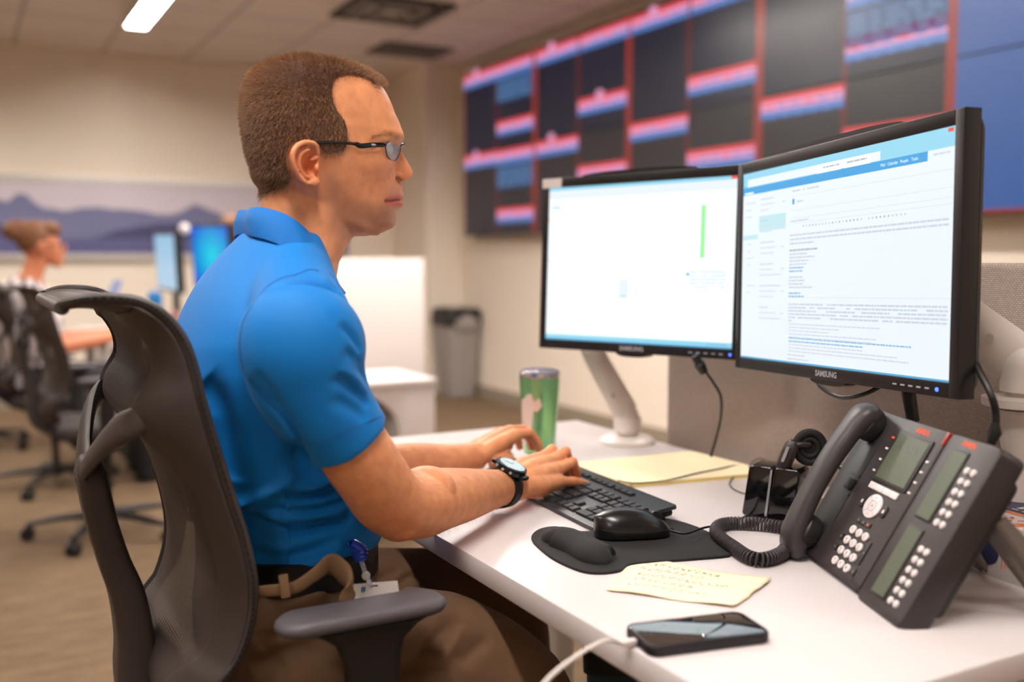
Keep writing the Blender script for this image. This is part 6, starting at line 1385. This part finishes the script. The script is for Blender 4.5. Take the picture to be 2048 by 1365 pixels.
for R_ in (3, 7, 11):
    for k in range(12): a = 2*PI*k/12; soft += in_poly(pr[:, 0]+R_*math.cos(a), pr[:, 1]+R_*math.sin(a), HAIR)
soft = np.clip(soft/36, 0, 1)
# cap: colour darkened to stand for the shade between strands
M_hair = mat('short_brown_hair', rgb(84, 52, 34), 0.6, bump=0.9, bscale=420, var=0.35, vscale=90)
keep = [f for f in bmh.faces if all(soft[v.index] > 0.45 and abs(VV[v.index, 1]-YH) < 0.088 for v in f.verts)]
ix = sorted({v.index for f in keep for v in f.verts}); mp_ = {v: i for i, v in enumerate(ix)}
ix = np.array(ix); topness = np.clip((VV[ix, 2]-hp(0, 200)[1])/0.06, 0, 1)
capV = VV[ix]+NN[ix]*((0.0003+0.0052*np.clip(soft[ix]*1.4-.4, 0, 1)*.6+0.0010*topness*soft[ix])[:, None])
b = MB().add(capV, [[mp_[v.index] for v in f.verts] for f in keep]); cap = b.build('hair', M_hair, man, fix=False); sm = cap.modifiers.new('s', 'SMOOTH'); sm.iterations = 4
# strands
M_str = bpy.data.materials.new('hair_strand'); M_str.use_nodes = True; nt = M_str.node_tree; p = nt.nodes['Principled BSDF']; hi = nt.nodes.new('ShaderNodeObjectInfo'); ci = nt.nodes.new('ShaderNodeHairInfo'); cr = nt.nodes.new('ShaderNodeValToRGB')
cr.color_ramp.elements[0].color = rgb(62, 36, 20); cr.color_ramp.elements[1].color = rgb(190, 138, 92); nt.links.new(ci.outputs['Random'], cr.inputs[0]); nt.links.new(cr.outputs[0], p.inputs['Base Color']); p.inputs['Roughness'].default_value = 0.45
keep = [f for f in bmh.faces if soft[f.verts[0].index] > 0.04 and abs(VV[f.verts[0].index, 1]-YH) < 0.088]
areas = np.array([f.calc_area() for f in keep]); cent = np.array([f.calc_center_median()[:] for f in keep]); nor = np.array([f.normal[:] for f in keep]); fso = np.array([soft[f.verts[0].index] for f in keep])
def strands(name, cent, nor, prob, n, lenf, dirf, rad, mat_, parent, seg=4):
    pk = rng.choice(len(cent), n, p=prob/prob.sum()); c = cent[pk]+rng.normal(0, .0006, (n, 3)); nn = nor[pk]; L = lenf(c)*rng.uniform(.75, 1.15, n); D = dirf(c, nn)
    D += rng.normal(0, .28, (n, 3)); D /= np.linalg.norm(D, axis=1)[:, None]
    t = np.linspace(0, 1, seg); g = np.array([0, 0, -1.0])
    pts = c[:, None, :]+D[:, None, :]*(L[:, None]*t[None, :])[:, :, None]+g*(L[:, None]*.18*t[None, :]**2)[:, :, None]
    cu = bpy.data.hair_curves.new(name); cu.add_curves([seg]*n); cu.attributes['position'].data.foreach_set('vector', pts.reshape(-1, 3).astype(np.float32).ravel())
    ra = cu.attributes.get('radius') or cu.attributes.new('radius', 'FLOAT', 'POINT'); ra.data.foreach_set('value', np.tile(np.linspace(rad, rad*.35, seg), n).astype(np.float32))
    cu.materials.append(mat_); o = bpy.data.objects.new(name, cu); COL.objects.link(o); attach(o, parent); return o
zt_ = hp(0, 190)[1]; xfr = hp(690, 150)[0]
def hl(c):
    tp = np.clip((c[:, 2]-hp(0, 230)[1])/0.08, 0, 1); return 0.0075+0.0045*tp
def hd_(c, n):
    fwd = np.array([0.55, 0, 0.1]); dn = np.array([-0.35, 0, -0.9]); tp = np.clip((c[:, 2]-hp(0, 210)[1])/0.07, 0, 1)[:, None]; frt = np.clip((c[:, 0]-hp(640, 150)[0])/0.06, 0, 1)[:, None]
    side = n*0.55+dn*0.75; top = n*0.75+np.array([-0.25, 0, 0.15])*(1-frt)+np.array([0.75, -0.12, 0.05])*frt; d = side*(1-tp)+top*tp; return d/np.linalg.norm(d, axis=1)[:, None]
strands('hair_strands', cent+nor*0.001*np.clip(fso, 0, 1)[:, None], nor, areas*(fso**1.5), 36000, hl, hd_, 0.00019, M_str, man)
bmh.free()
# eyebrow
bro = [(737, 281), (752, 272), (768, 266), (781, 266), (792, 272)]
eb = in_poly(pr[:, 0], pr[:, 1], [(735, 283), (750, 270), (768, 263), (784, 262), (797, 271), (797, 279), (784, 271), (768, 271), (750, 278)])
ids = np.where(eb & (VV[:, 1] < YH+.07))[0]
strands('eyebrows', VV[ids], NN[ids], np.ones(len(ids)), 700, lambda c: np.full(len(c), .006), lambda c, n: n*.35+np.array([-.75, 0, .1]), 0.00009, M_str, man)
# fine forearm hair
me_b = head.data; VB = getv(me_b); NB = getn(me_b); pb = project(VB); ids = np.where((pb[:, 0] > 790) & (pb[:, 0] < 1000) & (pb[:, 1] > 915) & (VB[:, 2] < 0.90) & (VB[:, 1] < 1.50))[0]
M_fine = mat('fine_arm_hair', rgb(196, 140, 92), 0.5)
if len(ids): strands('arm_hair', VB[ids], NB[ids], np.ones(len(ids)), 2200, lambda c: np.full(len(c), .0085), lambda c, n: n*.35+np.array([.55, -.1, -.45]), 0.000045, M_fine, man)
# eyeballs
M_eye = mat('eye_white', rgb(235, 228, 222), 0.15); M_iris = mat('iris_blue_grey', rgb(80, 110, 125), 0.2)
for s in (-1, 1):
    x_, z_ = hp(775, 300, YH-.033); x_ -= .004; c = Vector((x_, YH+s*.033, z_)); b = MB(); b.ell(c, (.0122, .0122, .0122), n=24, mi=0); b.lathe([(0.0, .0126), (.0045, .0121), (.0056, .0108)], M=frame_from(c, (0, 1, 0), (0, 0, 1)), n=20, mi=1); b.build('eye', [M_eye, M_iris], man)
# ================================================================== CLOTHES
M_polo = mat('bright_blue_polo_knit', rgb(0, 116, 196), 0.6, bump=0.25, bscale=1800, sheen=0.04, spec=0.3)
M_polo.node_tree.nodes['Principled BSDF'].inputs['Sheen Roughness'].default_value = 0.5
YC_ = 1.385
TOR = [(.752, .281, .510, .166), (.76, .279, .520, .168), (.80, .266, .520, .165), (.85, .254, .505, .166), (.90, .243, .492, .170), (.95, .238, .485, .178), (1.00, .244, .484, .188), (1.04, .256, .480, .198), (1.07, .266, .474, .190), (1.095, .276, .468, .172), (1.115, .286, .462, .150), (1.135, .299, .458, .125), (1.155, .315, .455, .102), (1.172, .331, .452, .086), (1.184, .343, .448, .074)]
zz = np.linspace(.752, 1.184, 60); TT = np.array(TOR); q = np.linspace(0, 2*PI, 72, endpoint=False); rings = []
for z in zz:
    xb, xf, w_i = [np.interp(z, TT[:, 0], TT[:, k]) for k in (1, 2, 3)]; e_x = 2.45 if z < 1.05 else 2.45-.35*min(1, (z-1.05)/.1)
    yc = YC_-0.012*max(0, (z-1.05)/.13)
    c, s = np.cos(q), np.sin(q); rings.append([((xf+xb)/2+(xf-xb)/2*math.copysign(abs(c_)**(2/e_x), c_), yc+w_i*math.copysign(abs(s_)**(2/e_x), s_), z) for c_, s_ in zip(c, s)])
b = MB(); b.loft(rings)
def A(px, py, Z): return tuple(atd(px, py, Z))
sl = [(A(604, 630, 1.195), .058), (A(603, 662, 1.18), .0725), (A(606, 705, 1.175), .0745), (A(618, 760, 1.18), .069), (A(645, 815, 1.188), .062), (A(676, 856, 1.198), .0565), (A(700, 888, 1.207), .0535)]
P_ = spline([np.r_[np.array(a), r_] for a, r_ in sl], 36); b.tube([tuple(v[:3]) for v in P_], list(P_[:, 3]), n=40, flat=(1, 1))
# trapezius and shoulder caps
b.tube([(.395, 1.31, 1.128), (.378, 1.25, 1.098), A(604, 650, 1.190)], [.050, .058, .062], n=24)
b.tube([(.395, 1.46, 1.128), (.40, 1.52, 1.100), (.405, 1.565, 1.065)], [.048, .058, .064], n=24)
fl_ = [((.405, 1.56, 1.075), .060), ((.41, 1.585, 1.03), .074), ((.435, 1.60, .97), .072), ((.47, 1.61, .91), .062), ((.49, 1.615, .872), .057)]
P_ = spline([np.r_[np.array(a), r_] for a, r_ in fl_], 30); b.tube([tuple(v[:3]) for v in P_], list(P_[:, 3]), n=32)
shirt = b.build('polo_shirt', M_polo, None); remesh(shirt, 0.0034, 10, 0.6)
V = getv(shirt.data); pq = project(V); nearm = V[:, 1] < YC_; local_smooth(shirt, np.clip(gauss(np.hypot((pq[:, 0]-615)/95, (pq[:, 1]-555)/48), 1)*1.7, 0, 1)*nearm+np.clip(gauss(np.hypot((V[:, 1]-1.53)/.09, (V[:, 2]-1.10)/.05), 1), 0, 1)*(~nearm), 90, .7)
V = getv(shirt.data); N = getn(shirt.data); bvh = BVHTree.FromPolygons([tuple(v) for v in V], [tuple(p_.vertices) for p_ in shirt.data.polygons])
def cast(px, py):
    d = Vector(ray(px, py)).normalized(); h = bvh.ray_cast(Vector(CAM), d); return None if h[0] is None else np.array(h[0])
def surf(poly, n=40):
    pts = spline(poly, n); out = [cast(*p_) for p_ in pts]; return np.array([o for o in out if o is not None])
moves = np.zeros(len(V))
def crease(poly, depth, width, taper=True):
    pl_ = surf(poly)
    if len(pl_) < 3: return
    d_, t_ = seg_dist(V, pl_); moves[:] -= depth*gauss(d_, width)*(np.sin(np.clip(t_, 0, 1)*PI)**.6 if taper else 1)
# folds at the waist
for poly, dp, wd in [
    ([(455, 1028), (500, 1040), (535, 1055), (575, 1066), (620, 1062), (670, 1050)], 0.0170, .0075), ([(465, 1048), (510, 1062), (550, 1080), (580, 1092)], 0.0102, .006),
    ([(450, 1002), (488, 1009), (528, 990), (570, 966), (592, 948)], -0.0119, .008), ([(500, 1022), (545, 1022), (572, 1018)], 0.0085, .006),
    ([(572, 992), (620, 996), (655, 985), (690, 972)], 0.0153, .008), ([(570, 975), (610, 978), (650, 966), (680, 955)], -0.0102, .007), ([(575, 1015), (620, 1022), (665, 1016), (700, 1000)], 0.0119, .007),
    ([(566, 1008), (600, 1010), (650, 1004)], -0.0085, .006), ([(575, 1055), (630, 1048), (680, 1045), (706, 1030)], 0.0153, .008), ([(575, 1040), (630, 1036), (690, 1020)], -0.0102, .007), ([(500, 1105), (560, 1118), (620, 1108), (680, 1080)], 0.0102, .010), ([(520, 1138), (580, 1136), (640, 1118), (685, 1092)], -0.0085, .008),
    ([(410, 760), (440, 830), (455, 900), (460, 960)], 0.0119, .022), ([(575, 880), (610, 930), (640, 960)], 0.0136, .016),
    # armpit and sleeve
    ([(500, 760), (530, 800), (562, 828), (592, 872), (600, 900)], .009, .007), ([(510, 745), (545, 790), (575, 835)], .005, .006), ([(545, 800), (570, 850), (590, 890)], -.004, .007),
    ([(668, 752), (695, 770), (722, 792), (740, 815)], .0065, .0065), ([(675, 738), (705, 755), (735, 790)], -.004, .006), ([(662, 800), (700, 815), (735, 840)], .004, .008), ([(690, 700), (715, 725), (732, 758)], .0055, .006), ([(680, 648), (705, 672), (722, 705)], .005, .006), ([(705, 715), (728, 742)], -.003, .004),
    ([(655, 560), (672, 575), (684, 596)], .004, .004)]: crease(poly, dp, wd)
V += N*moves[:, None]; moves[:] = 0
SEAM = [(637, 543), (618.6, 540), (592, 550), (566, 556), (539, 571), (513, 598), (492, 632), (482.7, 658.6), (480, 690), (484, 730), (492, 752), (506, 770), (528.5, 798), (559, 825), (575.6, 845), (592.5, 872)]
setv(shirt.data, V); bvh = BVHTree.FromPolygons([tuple(v) for v in V], [tuple(p_.vertices) for p_ in shirt.data.polygons]); N = getn(shirt.data)
# sharp hem at the sleeve: clip everything that hangs beyond the hem plane
V += N*moves[:, None]
h0 = np.array(A(625, 915, 1.205)); h1 = np.array(A(778, 856, 1.213)); axd = np.array(P_[0][:3])*0
ax = np.array(A(712, 905, 1.212))-np.array(A(660, 830, 1.192)); ax /= np.linalg.norm(ax); hm_ = (h0+h1)/2; across = (h1-h0)/np.linalg.norm(h1-h0); ax = ax-across*(ax@across); ax /= np.linalg.norm(ax)
near_sl = (np.linalg.norm(V-hm_, axis=1) < .12) & (V[:, 2] > .76); over = (V-hm_)@ax; m_ = near_sl & (over > 0) & (np.linalg.norm((V-hm_)-np.outer(over, ax), axis=1) < .064); V[m_] -= np.outer(over[m_], ax)
setv(shirt.data, V)
if not shirt.data.materials: shirt.data.materials.append(M_polo)
attach(shirt, man)
bvh = BVHTree.FromPolygons([tuple(v) for v in V], [tuple(p_.vertices) for p_ in shirt.data.polygons])
M_seam = mat('dark_blue_thread', rgb(0, 84, 160), .7)
for poly, r_ in ((SEAM, .0010), ([(592.5, 875), (582, 909), (574, 956), (569, 1006), (564, 1033), (575.6, 1057), (580.7, 1090), (575.6, 1124), (574, 1146)], .0006), ([(604, 893), (663, 874), (724, 850), (764, 833)], .0006), ([(656, 546), (668, 556), (678, 575)], .0006)):
    pl_ = surf(poly, 60)
    if len(pl_) > 3: b = MB(); b.tube([tuple(v) for v in pl_], r_, n=6); b.build('seam', M_seam, shirt)

# collar: folded leaf
M_collar = mat('blue_rib_collar', rgb(0, 108, 190), 0.6, bump=0.35, bscale=1400, sheen=0.04, spec=0.3)
top = [(493, 422, 1.375), (501, 417.5, 1.340), (530, 418, 1.318), (575, 433, 1.302), (615, 462, 1.298), (645, 503, 1.306), (665, 547, 1.326), (684, 583, 1.352)]
bot = [(487, 467, 1.375), (500, 472, 1.330), (540, 482, 1.295), (590, 505, 1.276), (628, 530, 1.272), (656, 553, 1.288), (674, 575, 1.315), (690, 589, 1.345)]
def cpts(l): near = [ony(x_, y_, Y_) for x_, y_, Y_ in l]; far = [np.array([v[0], 2*1.3745-v[1], v[2]]) for v in near[1:]]; return spline(far[::-1]+near, 90)
Tt, Bb = cpts(top), cpts(bot); cen = np.array([.42, 1.3745, 0]); rg = []
def inw(P, d_): o = P-cen; o[:, 2] = 0; o /= np.linalg.norm(o, axis=1)[:, None]; return P-o*d_
mid = (Tt*.5+Bb*.5); mid = inw(mid, -0.0035)
lay = [inw(Bb.copy(), .004), Bb, mid, Tt+np.array([0, 0, 0]), inw(Tt, .0025)+np.array([0, 0, .0016]), inw(Tt, .0055)+np.array([0, 0, -.001]), inw(Bb*.4+Tt*.6, .009), inw(Bb.copy(), .012)]
rows_ = [[tuple(L_[i]) for L_ in lay] for i in range(len(Tt))]
b = MB().loft(rows_); b.build('collar', M_collar, man, auto=70)
# placket with one button
pq = np.array(cast(689, 600) if cast(689, 600) is not None else (.45, 1.33, 1.09))
b = MB(); b.tube([(pq[0]+.002, 1.362, 1.115), (pq[0]+.010, 1.365, 1.075), (pq[0]+.012, 1.368, 1.03)], [.010, .012, .012], n=12, flat=(1.2, .5)); b.build('placket', M_collar, man)

# belt and trousers
M_belt = mat('black_leather_belt', rgb(18, 16, 18), 0.4); M_kh = mat('brown_khaki_twill', rgb(96, 70, 47), 0.8, bump=0.3, bscale=2200, var=0.06, vscale=30)
def waist(z, k=1.0, dx=0.0): return [((.395+dx)+.118*k*math.copysign(abs(math.cos(a))**(2/2.4), math.cos(a)), YC_+.172*k*math.copysign(abs(math.sin(a))**(2/2.4), math.sin(a)), z) for a in q]
b = MB(); b.loft([waist(.716, .990), waist(.718, 1.0), waist(.757, 1.0), waist(.759, .985)]); belt = b.build('belt', M_belt, man, auto=40)
b = MB(); b.loft([waist(.722, .985), waist(.70, 1.03), waist(.66, 1.07), waist(.60, 1.06), waist(.55, 1.0), waist(.515, .85)])
def T4(l, n=26): P_ = spline(l, 34); b.tube([tuple(v[:3]) for v in P_], list(P_[:, 3]), n=n)
T4([(.37, 1.30, .605, .100), (.47, 1.255, .60, .103), (.56, 1.215, .590, .098), (.62, 1.19, .565, .086), (.66, 1.165, .525, .078), (.67, 1.15, .45, .070), (.65, 1.13, .33, .066), (.62, 1.12, .20, .062), (.58, 1.13, .10, .060)])
T4([(.37, 1.47, .605, .100), (.50, 1.49, .590, .098), (.62, 1.505, .575, .092), (.73, 1.515, .565, .084), (.80, 1.52, .552, .078), (.835, 1.52, .50, .073), (.84, 1.52, .38, .068), (.83, 1.52, .22, .064), (.82, 1.52, .10, .062)])
b.tube([(.45, 1.385, .63), (.50, 1.40, .60)], [.09, .06], n=20)
tr = b.build('trousers', M_kh, None); remesh(tr, 0.005, 5, 0.6)
V = getv(tr.data); N = getn(tr.data); bvh = BVHTree.FromPolygons([tuple(v) for v in V], [tuple(p_.vertices) for p_ in tr.data.polygons]); moves = np.zeros(len(V))
for poly, dp, wd in [([(520, 1300), (560, 1270), (610, 1240), (640, 1220)], .008, .009), ([(500, 1340), (560, 1310), (620, 1290)], .008, .010), ([(530, 1200), (580, 1190), (640, 1160)], .006, .008), ([(560, 1215), (610, 1200), (660, 1180)], -.006, .008),
    ([(850, 1310), (880, 1270), (920, 1240)], .009, .010), ([(870, 1340), (905, 1290), (925, 1250)], -.006, .009), ([(920, 1330), (960, 1290), (985, 1280)], .006, .010), ([(740, 1180), (770, 1150), (800, 1140)], .006, .007), ([(780, 1200), (800, 1170), (830, 1150), (870, 1170)], .007, .007),
    ([(700, 1340), (740, 1350), (820, 1340), (900, 1345)], .003, .004), ([(500, 1275), (530, 1270), (545, 1268)], .002, .003), ([(660, 1200), (690, 1170), (700, 1130)], .006, .008), ([(715, 1190), (725, 1150), (712, 1100)], .006, .008)]: crease(poly, dp, wd)
nz = np.array([noise.noise(Vector(v*14.0))*.0035+noise.noise(Vector(v*np.array([30, 18, 30])))*.0016 for v in V])
V += N*(moves+nz)[:, None]; setv(tr.data, V)
if not tr.data.materials: tr.data.materials.append(M_kh)
attach(tr, man)
# bunched waistband in front, pocket mouth, belt loop
def wpt(a_deg, z, k=1.0): a = math.radians(a_deg); return ((.395)+.118*k*math.copysign(abs(math.cos(a))**(2/2.4), math.cos(a)), YC_+.172*k*math.copysign(abs(math.sin(a))**(2/2.4), math.sin(a)), z)
M_khb = mat('khaki_waistband', rgb(112, 84, 58), 0.8, bump=0.3, bscale=2200)
b = MB(); cp = [(500, 1186), (545, 1182), (590, 1176), (630, 1150), (662, 1128), (690, 1150), (700, 1175), (690, 1205)]
wb = [np.array(atd(x_, y_, Z_)) for (x_, y_), Z_ in zip(cp, (1.222, 1.215, 1.215, 1.225, 1.245, 1.235, 1.225, 1.22))]; wb = spline(wb, 40)
b.tube([tuple(v) for v in wb], list(np.interp(np.linspace(0, 1, len(wb)), [0, .4, .7, 1], [.005, .006, .012, .007])), n=14, flat=(1.4, .45), upd=(0, 0, 1)); b.build('waistband', M_khb, man)
for (x_, y0_, y1_, Z_) in ((571, 1150, 1196, 1.205),):
    b = MB(); pa, pb_ = np.array(atd(x_-5, y0_, Z_)), np.array(atd(x_+1, y1_, Z_-.003)); out = -np.array(ray(x_, y0_)); out /= np.linalg.norm(out)
    b.tube([tuple(pa), tuple(pa*.5+pb_*.5+out*.004), tuple(pb_)], .0058, n=10, flat=(.35, 1), upd=tuple(out)); b.build('belt_loop', M_khb, man)
# shoes, below the picture
M_shoe = mat('dark_brown_shoe', rgb(50, 34, 26), 0.4)
for (x_, y_) in ((.60, 1.13), (.82, 1.52)):
    b = MB(); b.tube([(x_-.05, y_, .05), (x_+.03, y_, .055), (x_+.12, y_, .04), (x_+.20, y_, .034)], [.040, .045, .042, .028], n=18, flat=(.95, 1)); b.box((x_+.075, y_, .010), (.28, .085, .02), bev=.008); b.build('shoe', M_shoe, man, auto=50)

# ------------------------------------------------------------------ eyeglasses
M_frame = mat('black_metal_frame', rgb(20, 20, 22), 0.3, 0.4); M_lens = mat('clear_lens', (.55, .68, .8, 1), 0.03, spec=0.8, alpha=0.28); M_rim = mat('steel_blue_rim', rgb(60, 72, 84), 0.2, 0.7)
gl = thing('eyeglasses', 'thin black half-metal eyeglasses worn by the man in blue', 'glasses', (hp(785, 300)[0], YH, hp(785, 300)[1]))
def G(px, py, y_): x, z = hp(px, py, YH-y_); return np.array([x, YH-y_, z])
# lens outline near side: outer edge at y=.062, inner edge at y=.012
def lens_loop(s):
    L_ = [(771.5, 292, .0605), (776, 284.5, .054), (788, 283, .036), (799, 289, .017), (801, 297, .0125), (797, 312, .017), (790, 321.5, .030), (781, 319, .044), (773, 308, .057)]
    P_ = np.array([G(*v) for v in L_]); P_[:, 1] = YH+s*(YH-P_[:, 1]); return spline(P_, 54, closed=True)
for s in (-1, 1):
    Lp = lens_loop(s); MB().tube([tuple(v) for v in Lp], .0008, n=8, closed=True).build('rim', M_rim, gl)
    cl_ = Lp.mean(0); dn_ = np.array([.0015, 0, 0]); n = len(Lp)
    V_ = [tuple(v) for v in Lp]+[tuple(cl_+(v-cl_)*.5+dn_*1.2) for v in Lp]+[tuple(cl_+dn_*1.6)]; Fc = [(i, (i+1) % n, n+(i+1) % n, n+i) for i in range(n)]+[(n+i, n+(i+1) % n, 2*n) for i in range(n)]
    o = MB().add(V_, Fc).build('lens', M_lens, gl); sd = o.modifiers.new('s', 'SOLIDIFY'); sd.thickness = .0006
    tp = [(772, 291, .0615), (764, 290, .0655), (745, 290, .0715), (722, 292, .0765), (712, 288.5, .078), (690, 286, .081), (660, 285, .085), (630, 286, .089), (612, 287.5, .0925), (600, 293, .094), (590, 304, .092)]
    P_ = np.array([G(*v) for v in tp]); P_[:, 1] = YH+s*(YH-P_[:, 1]); P_ = spline(P_, 60); rr_ = np.interp(np.linspace(0, 1, len(P_)), [0, .1, .38, .42, .6, .85, 1], [.0022, .0032, .0036, .0021, .0020, .0026, .0024])
    MB().tube([tuple(v) for v in P_], list(rr_), n=10, flat=(1.0, .55), upd=(0, 0, 1)).build('temple', M_frame, gl)
    e = P_[int(len(P_)*.20)]+np.array([0, s*.0022, 0]); MB().ell(tuple(e), (.0045, .0006, .0016), n=12).build('temple_emblem', M_silver, gl)
    pn = G(799, 300, .010); pn[1] = YH+s*.010; MB().ell(tuple(pn), (.002, .0012, .004), n=10).build('nose_pad', M_clear, gl)
b = MB(); bl = G(801, 292, .0135); bpt = [bl, G(806, 289, 0)+np.array([.002, 0, .001]), np.array([bl[0], 2*YH-bl[1], bl[2]])]; b.tube(spline(bpt, 12), .0014, n=8); b.build('bridge', M_rim, gl)

# ------------------------------------------------------------------ wristwatch
wt = thing('wristwatch', 'black sports watch with a pale round face on the near wrist', 'watch', tuple(atd(1018, 962, 1.60)))
i_w = int(np.argmin(np.abs(project(RA[:, :3])[:, 0]-1008))); wc = RA[i_w, :3]; ta = RA[min(i_w+2, len(RA)-1), :3]-RA[i_w-2, :3]; ta /= np.linalg.norm(ta); rw = RA[i_w, 3]
upw = np.array([-.16, -.50, .85]); upw -= ta*(upw@ta); upw /= np.linalg.norm(upw); sdw = np.cross(ta, upw)
M_wb = mat('black_rubber_strap', rgb(20, 20, 22), 0.5); M_wc = mat('watch_case', rgb(24, 26, 30), 0.25, 0.3); M_wf = mat('watch_face', rgb(190, 214, 222), 0.06, spec=0.8, coat=0.8)
b = MB(); rgs = []; n = 48; R0 = rw+.0022
for k in range(n):
    a = 2*PI*k/n; rad = upw*math.cos(a)+sdw*math.sin(a); c = wc+rad*R0; wd_ = .0105+.002*math.cos(a); rgs.append([tuple(c+ta*(-wd_)+rad*-.0012), tuple(c+ta*(-wd_)+rad*.0016), tuple(c+ta*(-wd_+.002)+rad*.0026), tuple(c+ta*(wd_-.002)+rad*.0026), tuple(c+ta*wd_+rad*.0016), tuple(c+ta*wd_+rad*-.0012)])
b.loft(rgs, closed=True); b.build('strap', M_wb, wt, auto=50)
MW = frame_from(Vector(wc+upw*(rw+.001)), ta, sdw if np.cross(ta, sdw)@upw > 0 else -sdw)
MB().lathe([(0.0, 0), (.0235, 0), (.026, .003), (.0262, .0095), (.025, .0118), (.0215, .0125)], M=MW, n=48).build('case', M_wc, wt, auto=40)
MB().lathe([(0.0, .0122), (.0214, .0122), (.0212, .0127), (0.0, .0127)], M=MW, n=48).build('dial', M_wf, wt, auto=40)
b = MB()
for a in range(0, 360, 30): c_, s_ = math.cos(math.radians(a)), math.sin(math.radians(a)); b.tube([MW @ Vector((c_*.0165, s_*.0165, .0129)), MW @ Vector((c_*.0182, s_*.0182, .0129))], .0003, n=4)
b.tube([MW @ Vector((0, 0, .0129)), MW @ Vector((.009, .004, .0129))], .0004, n=4); b.tube([MW @ Vector((0, 0, .0129)), MW @ Vector((-.005, .012, .0129))], .0003, n=4); b.build('dial_marks', M_wc, wt)
for s in (-1, 1): MB().box((MW @ Vector((0, s*.0265, .003))), (.020, .012, .006), rot=MW.to_3x3(), bev=.002).build('lug', M_wc, wt, auto=40)
for a in (-60, -90, -120):
    c_, s_ = math.cos(math.radians(a+0)), math.sin(math.radians(a)); MB().tube([MW @ Vector((s_*.0255, c_*.0255, .006)), MW @ Vector((s_*.0278, c_*.0278, .006))], .0022, n=12).build('button', M_alu, wt)
MB().box(tuple(wc-upw*(rw+.005)), (.018, .020, .003), rot=MW.to_3x3(), bev=.001).build('buckle', M_wc, wt, auto=40)

# ------------------------------------------------------------------ badge
bd = thing('id_badge', 'white identity card with a red lower band hanging from a blue reel at the hip', 'badge', tuple(atd(760, 1210, 1.20)))
Zb = 1.25
c4_ = [np.array(atd(x_, y_, z_)) for x_, y_, z_ in ((694, 1170, 1.262), (795, 1162, 1.262), (808, 1262, 1.258), (716, 1266, 1.258))]
def BQ(u, v, off=0.0): p_ = c4_[0]*(1-u)*(1-v)+c4_[1]*u*(1-v)+c4_[2]*u*v+c4_[3]*(1-u)*v; return p_-np.array(ray(750, 1210))/np.linalg.norm(ray(750, 1210))*off
def card(u0, u1, v0, v1, m, nm, o0, o1): 
    V_ = [tuple(BQ(u, v, o)) for o in (o0, o1) for (u, v) in ((u0, v0), (u1, v0), (u1, v1), (u0, v1))]; return MB().add(V_, [(0, 1, 2, 3), (4, 5, 6, 7), (0, 1, 5, 4), (1, 2, 6, 5), (2, 3, 7, 6), (3, 0, 4, 7)]).build(nm, m, bd, smooth=False)
card(0, 1, 0, .78, M_white, 'card', 0, .001); card(0, 1, .78, 1, mat('badge_red', rgb(206, 44, 40), .5), 'red_band', 0, .001)
card(.44, .60, .055, .085, M_dark, 'slot', .001, .0013)
MBd = frame_from(Vector(BQ(.66, .89, .0014)), Vector(BQ(1, .89)-BQ(0, .89)), Vector(BQ(.5, 0)-BQ(.5, 1)))
MB().text('D', .0175, MBd, bold=.0006).build('badge_letter', M_white, bd, smooth=False)
MB().text('#', .010, frame_from(Vector(BQ(.30, .12, .0014)), Vector(BQ(1, .89)-BQ(0, .89)), Vector(BQ(.5, 0)-BQ(.5, 1))), bold=.0003).build('badge_mark', mat('badge_blue', rgb(30, 100, 150), .5), bd, smooth=False)
M_reel = mat('royal_blue_translucent', rgb(24, 60, 170), .15, coat=.6)
cb_ = spline([np.array(atd(x_, y_, 1.30)) for x_, y_ in ((704, 1088), (716, 1096), (720, 1108), (722, 1122))], 60); b = MB()
b.tube([tuple(v) for v in cb_], .0075, n=12)
for k in range(4): c_ = cb_[8+k*12]; b.tube([tuple(c_+np.array([.009*math.cos(a), .009*math.sin(a)*.8, .003*math.sin(a)])) for a in np.linspace(0, 2*PI, 20, endpoint=False)], .0018, n=6, closed=True)
b.build('reel', M_reel, bd)
b = MB(); b.tube([tuple(atd(722, 1122, 1.298)), tuple(atd(730, 1145, 1.27)), tuple(BQ(.45, .0, .002)), tuple(BQ(.48, .07, .002))], .0032, n=8, flat=(.4, 1)); b.build('strap', M_clear, bd)
MB().lathe([(.002, -.0015), (.0055, -.0015), (.0058, 0), (.0055, .0015), (.002, .0015)], M=frame_from(Vector(atd(732, 1152, 1.262)), rt.tolist(), upv.tolist()), n=20).build('snap', M_silver, bd)
